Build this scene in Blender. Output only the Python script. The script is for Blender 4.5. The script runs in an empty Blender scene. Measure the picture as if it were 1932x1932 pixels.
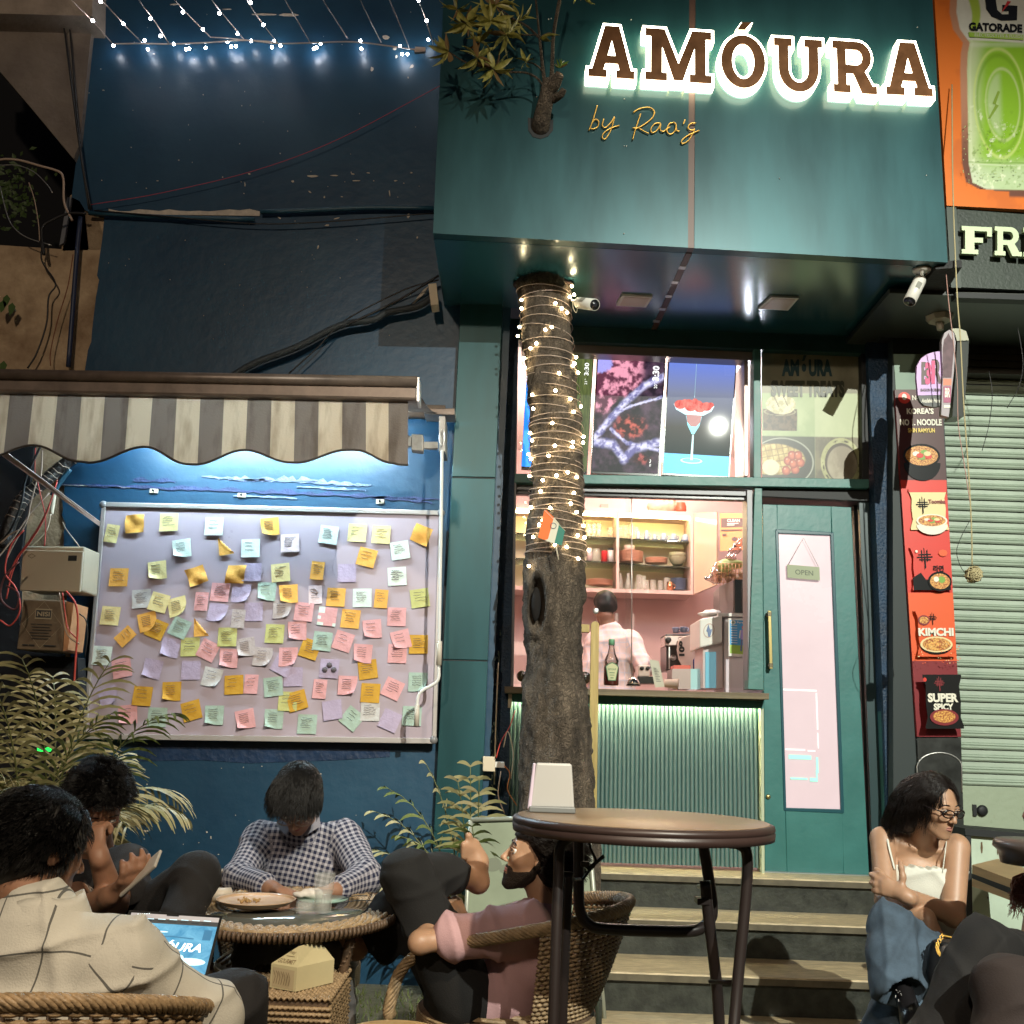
import bpy, math, random
import numpy as np
from mathutils import Vector, Matrix, Euler
rnd = random.Random(7)
scene = bpy.context.scene
COL = scene.collection
# ------------------------------------------------------------------ camera
EYE = Vector((0.0, 0.0, 1.25)); FOC = 1932.0
PITCH, YAW, ROLL = math.radians(12.17), math.radians(0.3), math.radians(2.0)
ROT = Matrix.Rotation(YAW, 3, 'Z') @ Matrix.Rotation(math.pi/2 + PITCH, 3, 'X') @ Matrix.Rotation(ROLL, 3, 'Z')
cam_data = bpy.data.cameras.new('camera'); cam = bpy.data.objects.new('camera', cam_data); COL.objects.link(cam)
cam.matrix_world = Matrix.Translation(EYE) @ ROT.to_4x4()
cam_data.sensor_width = 36; cam_data.lens = 36.0; cam_data.clip_start = 0.05; cam_data.clip_end = 500
scene.camera = cam
# ------------------------------------------------------------------ world: night sky
world = bpy.data.worlds.new('World'); scene.world = world; world.use_nodes = True
wn = world.node_tree.nodes; wl = world.node_tree.links
sky = wn.new('ShaderNodeTexSky'); sky.sky_type = 'NISHITA'; sky.sun_disc = False
sky.sun_elevation = math.radians(-4); sky.sun_rotation = math.radians(160)
wl.new(sky.outputs[0], wn['Background'].inputs[0]); wn['Background'].inputs[1].default_value = 0.6
scene.view_settings.view_transform = 'Standard'; scene.view_settings.look = 'None'
scene.view_settings.exposure = 0.42; scene.view_settings.gamma = 1.0; scene.view_settings.use_curve_mapping = False
scene.cycles.use_denoising = True
scene.cycles.max_bounces = 6; scene.cycles.diffuse_bounces = 3; scene.cycles.glossy_bounces = 3
scene.cycles.transmission_bounces = 5; scene.cycles.transparent_max_bounces = 12
scene.cycles.caustics_reflective = False; scene.cycles.caustics_refractive = False
scene.cycles.sample_clamp_indirect = 4.0
# ------------------------------------------------------------------ street lamp, added fills, shop lights
def lamp(name, loc, power, col, radius=0.1, target=None, spot=None, blend=.5):
    d = bpy.data.lights.new(name, 'SPOT' if spot else 'POINT'); d.energy = power; d.color = col; d.shadow_soft_size = radius
    if spot: d.spot_size = math.radians(spot); d.spot_blend = blend
    o = bpy.data.objects.new(name, d); COL.objects.link(o); o.location = loc
    if target is not None: o.rotation_euler = (Vector(target)-Vector(loc)).to_track_quat('-Z', 'Y').to_euler()
    return o
lamp('street_lamp_light', (3.2, -4.2, 6.2), 4300, (.98, 1.0, .88), .03, target=(1.9, 5.2, 1.5), spot=44, blend=.85)
lamp('fill_light_warm', (-1.4, -3.6, 5.0), 470, (1.0, .82, .62), .12)  # unseen fill lamp, added to warm and lift the left side
lamp('fill_light_seats', (1.3, -.6, 4.6), 560, (1.0, .82, .58), .08, target=(-.75, 3.1, .75), spot=44, blend=.8)  # unseen spot, added to brighten the seated people but not the wall
lamp('shop_light', (0.9, 6.9, 3.25), 55, (1.0, .76, .66), .12)
lamp('shop_light_cool', (1.5, 6.3, 3.2), 26, (.86, .88, 1.0), .10)
lamp('shop_light_window', (0.2, 6.6, 3.2), 24, (1.0, .85, .8), .12)
# ------------------------------------------------------------------ helpers
def link(o, parent=None):
    COL.objects.link(o)
    if parent is not None: o.parent = parent
    return o
def tag(o, label=None, cat=None, group=None, kind=None):
    if label: o['label'] = label
    if cat: o['category'] = cat
    if group: o['group'] = group
    if kind: o['kind'] = kind
    return o
def empty(name, label=None, cat=None, group=None, loc=None):
    o = bpy.data.objects.new(name, None); COL.objects.link(o); o.empty_display_size = .05
    return tag(o, label, cat, group)
def U(x, y, Y):
    """the point of the depth plane Y that the photograph shows at (x, y)"""
    d = ROT @ Vector(((x-966)/FOC, -(y-966)/FOC, -1.0)); return EYE + d*(Y/d.y)
def UZ(x, y, z):
    d = ROT @ Vector(((x-966)/FOC, -(y-966)/FOC, -1.0)); return EYE + d*((z-EYE.z)/d.z)
def UP(x, y, p0, n):
    d = ROT @ Vector(((x-966)/FOC, -(y-966)/FOC, -1.0)); return EYE + d*((Vector(p0)-EYE).dot(n)/d.dot(n))
def px(Y): return Y/FOC
MATS = {}
def mat(name, col=(.5,.5,.5), rough=.6, metal=0.0, var=0.0, vs=6.0, bump=0.0, bs=60.0, emit=0.0, ecol=None, spec=.5, col2=None, thr=None, coat=0.0, sss=0.0, stretch=None, alpha=1.0):
    if name in MATS: return MATS[name]
    m = bpy.data.materials.new(name); m.use_nodes = True; nt = m.node_tree; n = nt.nodes; l = nt.links
    b = n['Principled BSDF']; b.inputs['Base Color'].default_value = (*col, 1); b.inputs['Roughness'].default_value = rough
    b.inputs['Metallic'].default_value = metal; b.inputs['Specular IOR Level'].default_value = spec
    if coat: b.inputs['Coat Weight'].default_value = coat; b.inputs['Coat Roughness'].default_value = .08
    if sss: b.inputs['Subsurface Weight'].default_value = sss; b.inputs['Subsurface Radius'].default_value = (.02,.008,.004); b.inputs['Subsurface Scale'].default_value = .5
    if alpha < 1: b.inputs['Alpha'].default_value = alpha
    tc = n.new('ShaderNodeTexCoord'); co = tc.outputs['Object']
    if stretch:
        mp = n.new('ShaderNodeMapping'); mp.inputs['Scale'].default_value = stretch; l.new(co, mp.inputs[0]); co = mp.outputs[0]
    if var or col2:
        nz = n.new('ShaderNodeTexNoise'); nz.inputs['Scale'].default_value = vs; nz.inputs['Detail'].default_value = 5; nz.inputs['Roughness'].default_value = .6; l.new(co, nz.inputs[0])
        rp = n.new('ShaderNodeValToRGB'); l.new(nz.outputs[0], rp.inputs[0])
        c2 = col2 if col2 else tuple(min(1, c*(1+var)) for c in col); c1 = col if col2 else tuple(c*(1-var) for c in col)
        a, bb = thr if thr else (.32, .68)
        rp.color_ramp.elements[0].position = a; rp.color_ramp.elements[1].position = bb
        rp.color_ramp.elements[0].color = (*c1, 1); rp.color_ramp.elements[1].color = (*c2, 1)
        l.new(rp.outputs[0], b.inputs['Base Color'])
        mr = n.new('ShaderNodeMapRange'); mr.inputs[3].default_value = max(0, rough-.08); mr.inputs[4].default_value = min(1, rough+.1)
        l.new(nz.outputs[0], mr.inputs[0]); l.new(mr.outputs[0], b.inputs['Roughness'])
    if bump:
        nb = n.new('ShaderNodeTexNoise'); nb.inputs['Scale'].default_value = bs; nb.inputs['Detail'].default_value = 4; l.new(co, nb.inputs[0])
        bp = n.new('ShaderNodeBump'); bp.inputs['Strength'].default_value = bump; bp.inputs['Distance'].default_value = .01
        l.new(nb.outputs[0], bp.inputs['Height']); l.new(bp.outputs[0], b.inputs['Normal'])
    if emit:
        b.inputs['Emission Color'].default_value = (*(ecol or col), 1); b.inputs['Emission Strength'].default_value = emit
    MATS[name] = m
    return m
def glassmat(name, tint=(1,1,1), refl=.5, rough=.02, base=.03):
    if name in MATS: return MATS[name]
    m = bpy.data.materials.new(name); m.use_nodes = True; nt = m.node_tree; n = nt.nodes; l = nt.links
    n.remove(n['Principled BSDF']); out = n['Material Output']
    t = n.new('ShaderNodeBsdfTransparent'); t.inputs[0].default_value = (*tint, 1)
    g = n.new('ShaderNodeBsdfGlossy'); g.inputs['Roughness'].default_value = rough
    f = n.new('ShaderNodeFresnel'); f.inputs[0].default_value = 1.45
    mm = n.new('ShaderNodeMath'); mm.operation = 'MULTIPLY_ADD'; mm.inputs[1].default_value = refl; mm.inputs[2].default_value = base
    mx = n.new('ShaderNodeMixShader'); l.new(f.outputs[0], mm.inputs[0]); l.new(mm.outputs[0], mx.inputs[0])
    l.new(t.outputs[0], mx.inputs[1]); l.new(g.outputs[0], mx.inputs[2]); l.new(mx.outputs[0], out.inputs[0])
    MATS[name] = m
    return m
def woodmat(name, c1, c2, rough=.5, axis=(1,12,12), sc=6, bump=.15):
    return mat(name, c1, rough, col2=c2, vs=sc, stretch=axis, bump=bump, bs=sc*4)
def norm(v):
    v = np.asarray(v, float); return v/(np.linalg.norm(v)+1e-12)
def frames(P, closed=False):
    P = np.asarray(P, float); n = len(P)
    if closed: T = np.roll(P,-1,0)-np.roll(P,1,0)
    else:
        T = np.empty_like(P); T[1:-1] = P[2:]-P[:-2]; T[0] = P[1]-P[0]; T[-1] = P[-1]-P[-2]
    T /= np.linalg.norm(T,axis=1)[:,None]+1e-12
    N = np.zeros_like(P); a = np.array([0,0,1.]) if abs(T[0][2])<.9 else np.array([1.,0,0])
    N[0] = norm(np.cross(T[0], a))
    for i in range(1,n):
        v = N[i-1]-T[i]*np.dot(N[i-1],T[i]); N[i] = norm(v)
    B = np.cross(T,N)
    return T,N,B
def catmull(pts, k=6):
    P = [np.asarray(p, float) for p in pts]
    if len(P) < 3: return np.array([P[0]+(P[1]-P[0])*t for t in np.linspace(0,1,k+1)])
    Q = [2*P[0]-P[1]]+P+[2*P[-1]-P[-2]]; out = []
    for i in range(1,len(Q)-2):
        for t in np.linspace(0,1,k,endpoint=False):
            a,b,c,d = Q[i-1],Q[i],Q[i+1],Q[i+2]
            out.append(.5*((2*b)+(c-a)*t+(2*a-5*b+4*c-d)*t*t+(-a+3*b-3*c+d)*t**3))
    out.append(P[-1]); return np.array(out)
def fbm(x,y,f=4.0,oct=5,seed=0):
    """smooth value noise of two arrays"""
    g=np.random.RandomState(seed); tb=g.rand(64,64); o=0; a=1; t=0
    for k in range(oct):
        X=x*f+k*7.3; Y=y*f+k*3.1; i=np.floor(X).astype(int); j=np.floor(Y).astype(int); u=X-i; v=Y-j; u=u*u*(3-2*u); v=v*v*(3-2*v)
        A=tb[i%64,j%64]; B=tb[(i+1)%64,j%64]; C=tb[i%64,(j+1)%64]; E=tb[(i+1)%64,(j+1)%64]
        o=o+a*(A*(1-u)*(1-v)+B*u*(1-v)+C*(1-u)*v+E*u*v); t+=a; a*=.55; f*=2.03
    return o/t
def sst(a,b,x):
    t=np.clip((x-a)/(b-a),0,1); return t*t*(3-2*t)
def paint(name,par,P,nx,ny,fn,emit=0.0,rough=.4,vc=None,off=.0012):
    """flat printed picture: a fine grid on the quad P (bl, br, tr, tl) whose printed colour is fn(u, v)"""
    u,v=np.meshgrid(np.linspace(0,1,nx),np.linspace(0,1,ny)); q=[np.asarray(p,float) for p in P]
    nr=norm(np.cross(q[1]-q[0],q[3]-q[0])); nr=nr if np.dot(nr,np.array(EYE)-q[0])>0 else -nr
    a=u.ravel()[:,None]; b=v.ravel()[:,None]; V=q[0]*(1-a)*(1-b)+q[1]*a*(1-b)+q[2]*a*b+q[3]*(1-a)*b+nr*off
    i=np.arange(nx*ny).reshape(ny,nx); F=np.stack([i[:-1,:-1],i[:-1,1:],i[1:,1:],i[1:,:-1]],-1).reshape(-1,4)
    C=np.clip(np.stack(fn(u,v),-1),0,4).reshape(-1,3)
    me=bpy.data.meshes.new(name); me.from_pydata(V.tolist(),[],F.tolist()); at=me.attributes.new('ink','FLOAT_COLOR','POINT'); at.data.foreach_set('color',np.concatenate([C,np.ones((len(C),1))],1).astype(np.float32).ravel())
    k='ink_%g_%g'%(emit,rough)
    if k not in MATS:
        m=mat(k,(.01,.01,.01) if emit else (.5,.5,.5),rough,spec=.3); n=m.node_tree.nodes; l=m.node_tree.links; t=n.new('ShaderNodeAttribute'); t.attribute_name='ink'; b_=n['Principled BSDF']
        l.new(t.outputs['Color'],b_.inputs['Emission Color' if emit else 'Base Color'])
        if emit: b_.inputs['Emission Strength'].default_value=emit
    me.materials.append(MATS[k]); o=bpy.data.objects.new(name,me); link(o,par); return o
def mixc(a,b,t):
    return tuple(x*(1-t)+y*t for x,y in zip(a,b))
class MB:
    """collects shapes of one mesh"""
    def __init__(s): s.v=[]; s.f=[]; s.m=[]; s.uv=[]; s.n=0; s.sm=[]
    def add(s, V, F, m=0, uv=None, smooth=False):
        V = np.asarray(V,float).reshape(-1,3); s.v.append(V)
        s.uv.append(np.zeros((len(V),2)) if uv is None else np.asarray(uv,float))
        for f in F: s.f.append([i+s.n for i in f]); s.m.append(m); s.sm.append(smooth)
        s.n += len(V); return s
    def quadbox(s, q, d, m=0):
        """solid from a face of corners q pushed along vector d"""
        q=[np.asarray(p,float) for p in q]; d=np.asarray(d,float); n=len(q)
        V=q+[p+d for p in q]; F=[list(range(n)),list(range(2*n-1,n-1,-1))]
        for i in range(n):
            j=(i+1)%n; F.append([j,i,i+n,j+n])
        return s.add(V,F,m)
    def poly(s, q, m=0, uv=None): return s.add(q,[list(range(len(q)))],m,uv)
    def tube(s, P, r, k=6, m=0, closed=False, caps=True, smooth=True, flat=1.0):
        P=np.asarray(P,float); T,N,B=frames(P,closed); n=len(P)
        r=np.broadcast_to(np.asarray(r,float),(n,)); a=np.linspace(0,2*math.pi,k,endpoint=False)
        V=(P[:,None]+r[:,None,None]*(np.cos(a)[None,:,None]*N[:,None]+flat*np.sin(a)[None,:,None]*B[:,None])).reshape(-1,3); F=[]
        for i in range(n if closed else n-1):
            i2=(i+1)%n
            for j in range(k):
                j2=(j+1)%k; F.append([i*k+j,i*k+j2,i2*k+j2,i2*k+j])
        if caps and not closed: F.append(list(range(k-1,-1,-1))); F.append([(n-1)*k+j for j in range(k)])
        uv=np.stack([np.repeat(np.linspace(0,1,n),k),np.tile(a/6.283,n)],1)
        return s.add(V,F,m,uv,smooth)
    def lathe(s, prof, c, k=20, m=0, axis=(0,0,1), smooth=True, arc=None):
        """prof: (radius, height) pairs turned round the axis through c"""
        ax=norm(axis); a0=np.array([1.,0,0]) if abs(ax[0])<.9 else np.array([0,1.,0]); e1=norm(np.cross(ax,a0)); e2=np.cross(ax,e1)
        a=np.linspace(0,2*math.pi,k,endpoint=False); c=np.asarray(c,float); V=[]
        for r,h in prof: V.append(c+ax*h+r*(np.cos(a)[:,None]*e1+np.sin(a)[:,None]*e2))
        V=np.concatenate(V); F=[]; n=len(prof)
        for i in range(n-1):
            for j in range(k):
                j2=(j+1)%k; F.append([i*k+j,i*k+j2,(i+1)*k+j2,(i+1)*k+j])
        if prof[0][0]>1e-6: F.append(list(range(k-1,-1,-1)))
        if prof[-1][0]>1e-6: F.append([(n-1)*k+j for j in range(k)])
        return s.add(V,F,m,None,smooth)
    def ball(s, c, r, m=0, k=10, sc=(1,1,1), R=None):
        th=np.linspace(0,math.pi,k//2+2); V=[];a=np.linspace(0,2*math.pi,k,endpoint=False)
        for t in th: V.append(np.stack([np.sin(t)*np.cos(a)*sc[0],np.sin(t)*np.sin(a)*sc[1],np.full(k,math.cos(t)*sc[2])],1)*r)
        V=np.concatenate(V)
        if R is not None: V=V@np.asarray(R).T
        V=V+np.asarray(c,float); F=[]
        for i in range(len(th)-1):
            for j in range(k):
                j2=(j+1)%k; F.append([i*k+j,(i+1)*k+j,(i+1)*k+j2,i*k+j2])
        return s.add(V,F,m,None,True)
    def build(s, name, mats, parent=None, bevel=0):
        me=bpy.data.meshes.new(name); V=np.concatenate(s.v) if s.v else np.zeros((0,3))
        me.from_pydata(V.tolist(),[],s.f)
        mats = mats if isinstance(mats,(list,tuple)) else [mats]
        for m in mats: me.materials.append(m)
        me.polygons.foreach_set('material_index',s.m); me.polygons.foreach_set('use_smooth',s.sm)
        UV=np.concatenate(s.uv)
        if UV.any():
            lay=me.uv_layers.new(name='UVMap'); li=np.empty(len(me.loops),dtype=np.int32); me.loops.foreach_get('vertex_index',li)
            lay.data.foreach_set('uv',UV[li].ravel())
        me.validate(); me.update()
        o=bpy.data.objects.new(name,me); link(o,parent)
        if bevel:
            b=o.modifiers.new('bevel','BEVEL'); b.width=bevel; b.segments=2; b.limit_method='ANGLE'
        return o
def boxpts(a,b):
    x0,y0,z0=a; x1,y1,z1=b
    return [(x0,y0,z0),(x1,y0,z0),(x1,y0,z1),(x0,y0,z1)],(0,y1-y0,0)
def box(name,a,b,m,parent=None,bevel=0):
    q,d=boxpts(a,b); return MB().quadbox(q,d).build(name,m,parent,bevel)
def pbox(name, x0,y0,x1,y1, Y, depth, m, parent=None, bevel=0):
    """upright slab whose front face covers the rectangle x0..y1 of the photograph on plane Y"""
    q=[U(x0,y1,Y),U(x1,y1,Y),U(x1,y0,Y),U(x0,y0,Y)]
    return MB().quadbox(q,(0,depth,0)).build(name,m,parent,bevel)
def pq(pts, Y): return [U(x,y,Y) for x,y in pts]
def pslab(name, pts, Y, depth, m, parent=None, bevel=0):
    q=pq(pts,Y); return MB().quadbox(q,(0,depth,0)).build(name,m,parent,bevel)
def cable(name, pts, r, m, parent=None, k=5, label=None, cat=None, group=None, n=6):
    o=MB().tube(catmull(pts,n),r,k).build(name,m,parent)
    return tag(o,label,cat,group)
_tx={}
def text_mesh(body, bold=0.0, shear=0.0):
    key=(body,bold,shear)
    if key not in _tx:
        t=bpy.data.curves.new('t','FONT'); t.body=body; t.offset=bold; t.shear=shear; t.resolution_u=3; o=bpy.data.objects.new('t',t)
        COL.objects.link(o); bpy.context.view_layer.update()
        me=bpy.data.meshes.new_from_object(o.evaluated_get(bpy.context.evaluated_depsgraph_get()))
        V=np.array([v.co[:] for v in me.vertices]) if len(me.vertices) else np.zeros((1,3)); F=[list(p.vertices) for p in me.polygons]
        bpy.data.objects.remove(o); bpy.data.curves.remove(t); bpy.data.meshes.remove(me)
        mn=V.min(0); mx=V.max(0); V=(V-mn)/np.maximum(mx-mn,1e-6); _tx[key]=(V[:,:2],F)
    return _tx[key]
class Print:
    """flat print laid in thin layers on a quad: corners bottom-left, bottom-right, top-right, top-left"""
    def __init__(s, q, nrm=None, step=.0006, start=.0006):
        s.q=[np.asarray(p,float) for p in q]; s.mb=MB(); s.mats=[]; s.h=start; s.step=step
        if nrm is None:
            nrm=np.cross(s.q[1]-s.q[0],s.q[3]-s.q[0]); 
        s.nrm=norm(nrm)
        if np.dot(s.nrm, np.array(EYE)-s.q[0])<0: s.nrm=-s.nrm
    def P(s,uv,h):
        uv=np.asarray(uv,float); u=uv[:,:1]; v=uv[:,1:2]; a,b,c,d=s.q
        return a*(1-u)*(1-v)+b*u*(1-v)+c*u*v+d*(1-u)*v+s.nrm*h
    def mi(s,m):
        if m not in s.mats: s.mats.append(m)
        return s.mats.index(m)
    def poly(s,uv,m,F=None):
        uv=np.asarray(uv,float); s.mb.add(s.P(uv,s.h),F or [list(range(len(uv)))],s.mi(m),uv); s.h+=s.step; return s
    def rect(s,u0,v0,u1,v1,m): return s.poly([(u0,v0),(u1,v0),(u1,v1),(u0,v1)],m)
    def ell(s,u,v,ru,rv,m,k=28,a0=0,a1=360):
        a=np.radians(np.linspace(a0,a1,k,endpoint=(a1-a0)<360)); return s.poly(np.stack([u+ru*np.cos(a),v+rv*np.sin(a)],1),m)
    def ring(s,u,v,ru,rv,t,m,k=28):
        a=np.linspace(0,2*math.pi,k,endpoint=False); o=np.stack([u+ru*np.cos(a),v+rv*np.sin(a)],1); i=np.stack([u+ru*(1-t)*np.cos(a),v+rv*(1-t)*np.sin(a)],1)
        return s.poly(np.concatenate([o,i]),m,[[j,(j+1)%k,k+(j+1)%k,k+j] for j in range(k)])
    def text(s,body,u0,v0,u1,v1,m,bold=0.0,shear=0.0,arc=0.0):
        V,F=text_mesh(body,bold,shear); uv=np.stack([u0+(u1-u0)*V[:,0],v0+(v1-v0)*V[:,1]+arc*(V[:,0]-.5)**2],1); return s.poly(uv,m,F)
    def line(s,pts,w,m):
        P=np.asarray(pts,float); d=np.gradient(P,axis=0); n=np.stack([-d[:,1],d[:,0]],1); n/=np.linalg.norm(n,axis=1)[:,None]+1e-9
        w=np.broadcast_to(w,(len(P),))[:,None]/2; V=np.concatenate([P+n*w,P-n*w]); k=len(P)
        return s.poly(V,m,[[i,i+1,k+i+1,k+i] for i in range(k-1)])
    def build(s,name,parent): return s.mb.build(name,s.mats,parent)
def curve_outline(splines, depth, offset=0.0):
    """solid letter from closed outlines (x, y); holes are outlines inside others -> verts, faces"""
    c=bpy.data.curves.new('c','CURVE'); c.dimensions='2D'; c.fill_mode='BOTH'; c.extrude=depth/2; c.offset=offset
    for sp in splines:
        k=c.splines.new('POLY'); k.points.add(len(sp)-1)
        for p,(x,y) in zip(k.points,sp): p.co=(x,y,0,1)
        k.use_cyclic_u=True
    o=bpy.data.objects.new('c',c); COL.objects.link(o); bpy.context.view_layer.update()
    me=bpy.data.meshes.new_from_object(o.evaluated_get(bpy.context.evaluated_depsgraph_get()))
    V=np.array([v.co[:] for v in me.vertices]); F=[list(p.vertices) for p in me.polygons]
    bpy.data.objects.remove(o); bpy.data.curves.remove(c); bpy.data.meshes.remove(me)
    return V,F
def arcp(cx,cy,rx,ry,a0,a1,k=14):
    a=np.radians(np.linspace(a0,a1,k)); return [(cx+rx*math.cos(t),cy+ry*math.sin(t)) for t in a]
GLY = {
'A':(1.06,[[(0,0),(.42,0),(.42,.15),(.35,.15),(.39,.27),(.67,.27),(.71,.15),(.64,.15),(.64,0),(1.06,0),(1.06,.15),(.98,.15),(.70,1),(.36,1),(.08,.15),(0,.15)],[(.44,.42),(.62,.42),(.53,.72)]]),
'M':(1.3,[[(0,0),(.43,0),(.43,.15),(.33,.15),(.33,.66),(.56,.02),(.74,.02),(.97,.66),(.97,.15),(.87,.15),(.87,0),(1.3,0),(1.3,.15),(1.19,.15),(1.19,.85),(1.3,.85),(1.3,1),(.92,1),(.65,.34),(.38,1),(0,1),(0,.85),(.11,.85),(.11,.15),(0,.15)]]),
'O':(1.0,[arcp(.5,.5,.5,.53,0,350,36),arcp(.5,.5,.25,.35,0,350,30)]),
'U':(1.15,[[(0,1),(0,.85),(.1,.85)]+arcp(.575,.42,.475,.45,180,360,20)+[(1.05,.85),(1.15,.85),(1.15,1),(.72,1),(.72,.85),(.81,.85)]+arcp(.575,.42,.235,.27,360,180,16)+[(.34,.85),(.43,.85),(.43,1)]]),
'R':(1.14,[[(0,0),(.45,0),(.45,.15),(.35,.15),(.35,.37),(.53,.37),(.74,0),(1.14,0),(1.14,.15),(1.03,.15),(.84,.42)]+arcp(.66,.70,.36,.30,-50,90,14)+[(0,1),(0,.85),(.11,.85),(.11,.15),(0,.15)],[(.35,.54),(.62,.54)]+arcp(.62,.69,.16,.15,-80,80,8)+[(.35,.84)]]),
'F':(.88,[[(0,0),(.48,0),(.48,.16),(.37,.16),(.37,.42),(.62,.42),(.62,.60),(.37,.60),(.37,.84),(.74,.84),(.74,.66),(.88,.66),(.88,1),(0,1),(0,.84),(.1,.84),(.1,.16),(0,.16)]]),
'E':(.88,[[(0,0),(.88,0),(.88,.34),(.74,.34),(.74,.16),(.37,.16),(.37,.42),(.62,.42),(.62,.60),(.37,.60),(.37,.84),(.74,.84),(.74,.66),(.88,.66),(.88,1),(0,1),(0,.84),(.1,.84),(.1,.16),(0,.16)]]),
'accent':(1.0,[[(0,0),(.55,0),(1.0,1),(.35,1)]]),
}
# ------------------------------------------------------------------ distance-field bodies (one continuous surface each)
def surface_nets(D, org, h):
    S=D<0; nx,ny,nz=D.shape
    c=np.zeros((nx-1,ny-1,nz-1),np.int8)
    for i in (0,1):
        for j in (0,1):
            for k in (0,1): c+=S[i:nx-1+i,j:ny-1+j,k:nz-1+k]
    act=(c>0)&(c<8); idx=np.argwhere(act)
    ids=np.full(act.shape,-1,np.int32); ids[act]=np.arange(len(idx))
    acc=np.zeros((len(idx),3)); cnt=np.zeros(len(idx))
    corners=[(i,j,k) for i in (0,1) for j in (0,1) for k in (0,1)]
    for a in range(8):
        for b in range(a+1,8):
            A=np.array(corners[a]);B=np.array(corners[b])
            if np.abs(A-B).sum()!=1: continue
            da=D[tuple((idx+A).T)]; db=D[tuple((idx+B).T)]; k=(da<0)!=(db<0)
            t=(da/(da-db+1e-12))[:,None]; p=A+(B-A)*t; acc[k]+=p[k]; cnt[k]+=1
    V=(idx+acc/cnt[:,None])*h+org
    F=[]
    for ax in range(3):
        o=[a for a in range(3) if a!=ax]
        s0=[slice(None)]*3; s1=[slice(None)]*3; s0[ax]=slice(0,-1); s1[ax]=slice(1,None)
        cr=S[tuple(s0)]!=S[tuple(s1)]
        e=np.argwhere(cr); e=e[(e[:,o[0]]>0)&(e[:,o[1]]>0)&(e[:,o[0]]<D.shape[o[0]]-1)&(e[:,o[1]]<D.shape[o[1]]-1)]
        u=np.zeros(3,int);u[o[0]]=1; v=np.zeros(3,int);v[o[1]]=1
        q=np.stack([ids[tuple((e-u-v).T)],ids[tuple((e-v).T)],ids[tuple(e.T)],ids[tuple((e-u).T)]],1)
        flip=S[tuple(e.T)]
        if ax==1: flip=~flip
        q[~flip]=q[~flip][:,::-1]; F.append(q)
    F=np.concatenate(F); F=F[(F>=0).all(1)]
    return V,F
def cap(a,b,r1,r2=None): return ('c',np.asarray(a,float),np.asarray(b,float),r1,r1 if r2 is None else r2)
def ell(c,r,R=None): return ('e',np.asarray(c,float),np.asarray(r,float)*np.ones(3),np.eye(3) if R is None else np.asarray(R,float))
def chain(pts,rs): return [cap(pts[i],pts[i+1],rs[i],rs[i+1]) for i in range(len(pts)-1)]
def pdist(p,X):
    if p[0]=='c':
        _,a,b,r1,r2=p; ba=b-a; L=np.dot(ba,ba)+1e-12; t=np.clip(((X-a)@ba)/L,0,1)
        return np.linalg.norm(X-a-t[...,None]*ba,axis=-1)-(r1+(r2-r1)*t)
    _,c,r,R=p; Y=(X-c)@R; q=Y/r; k0=np.linalg.norm(q,axis=-1); k1=np.linalg.norm(q/r,axis=-1)
    return k0*(k0-1)/(k1+1e-9)
def pbb(p,m):
    if p[0]=='c':
        r=max(p[3],p[4])+m; return np.minimum(p[1],p[2])-r,np.maximum(p[1],p[2])+r
    r=p[2].max()+m; return p[1]-r,p[1]+r
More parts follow.
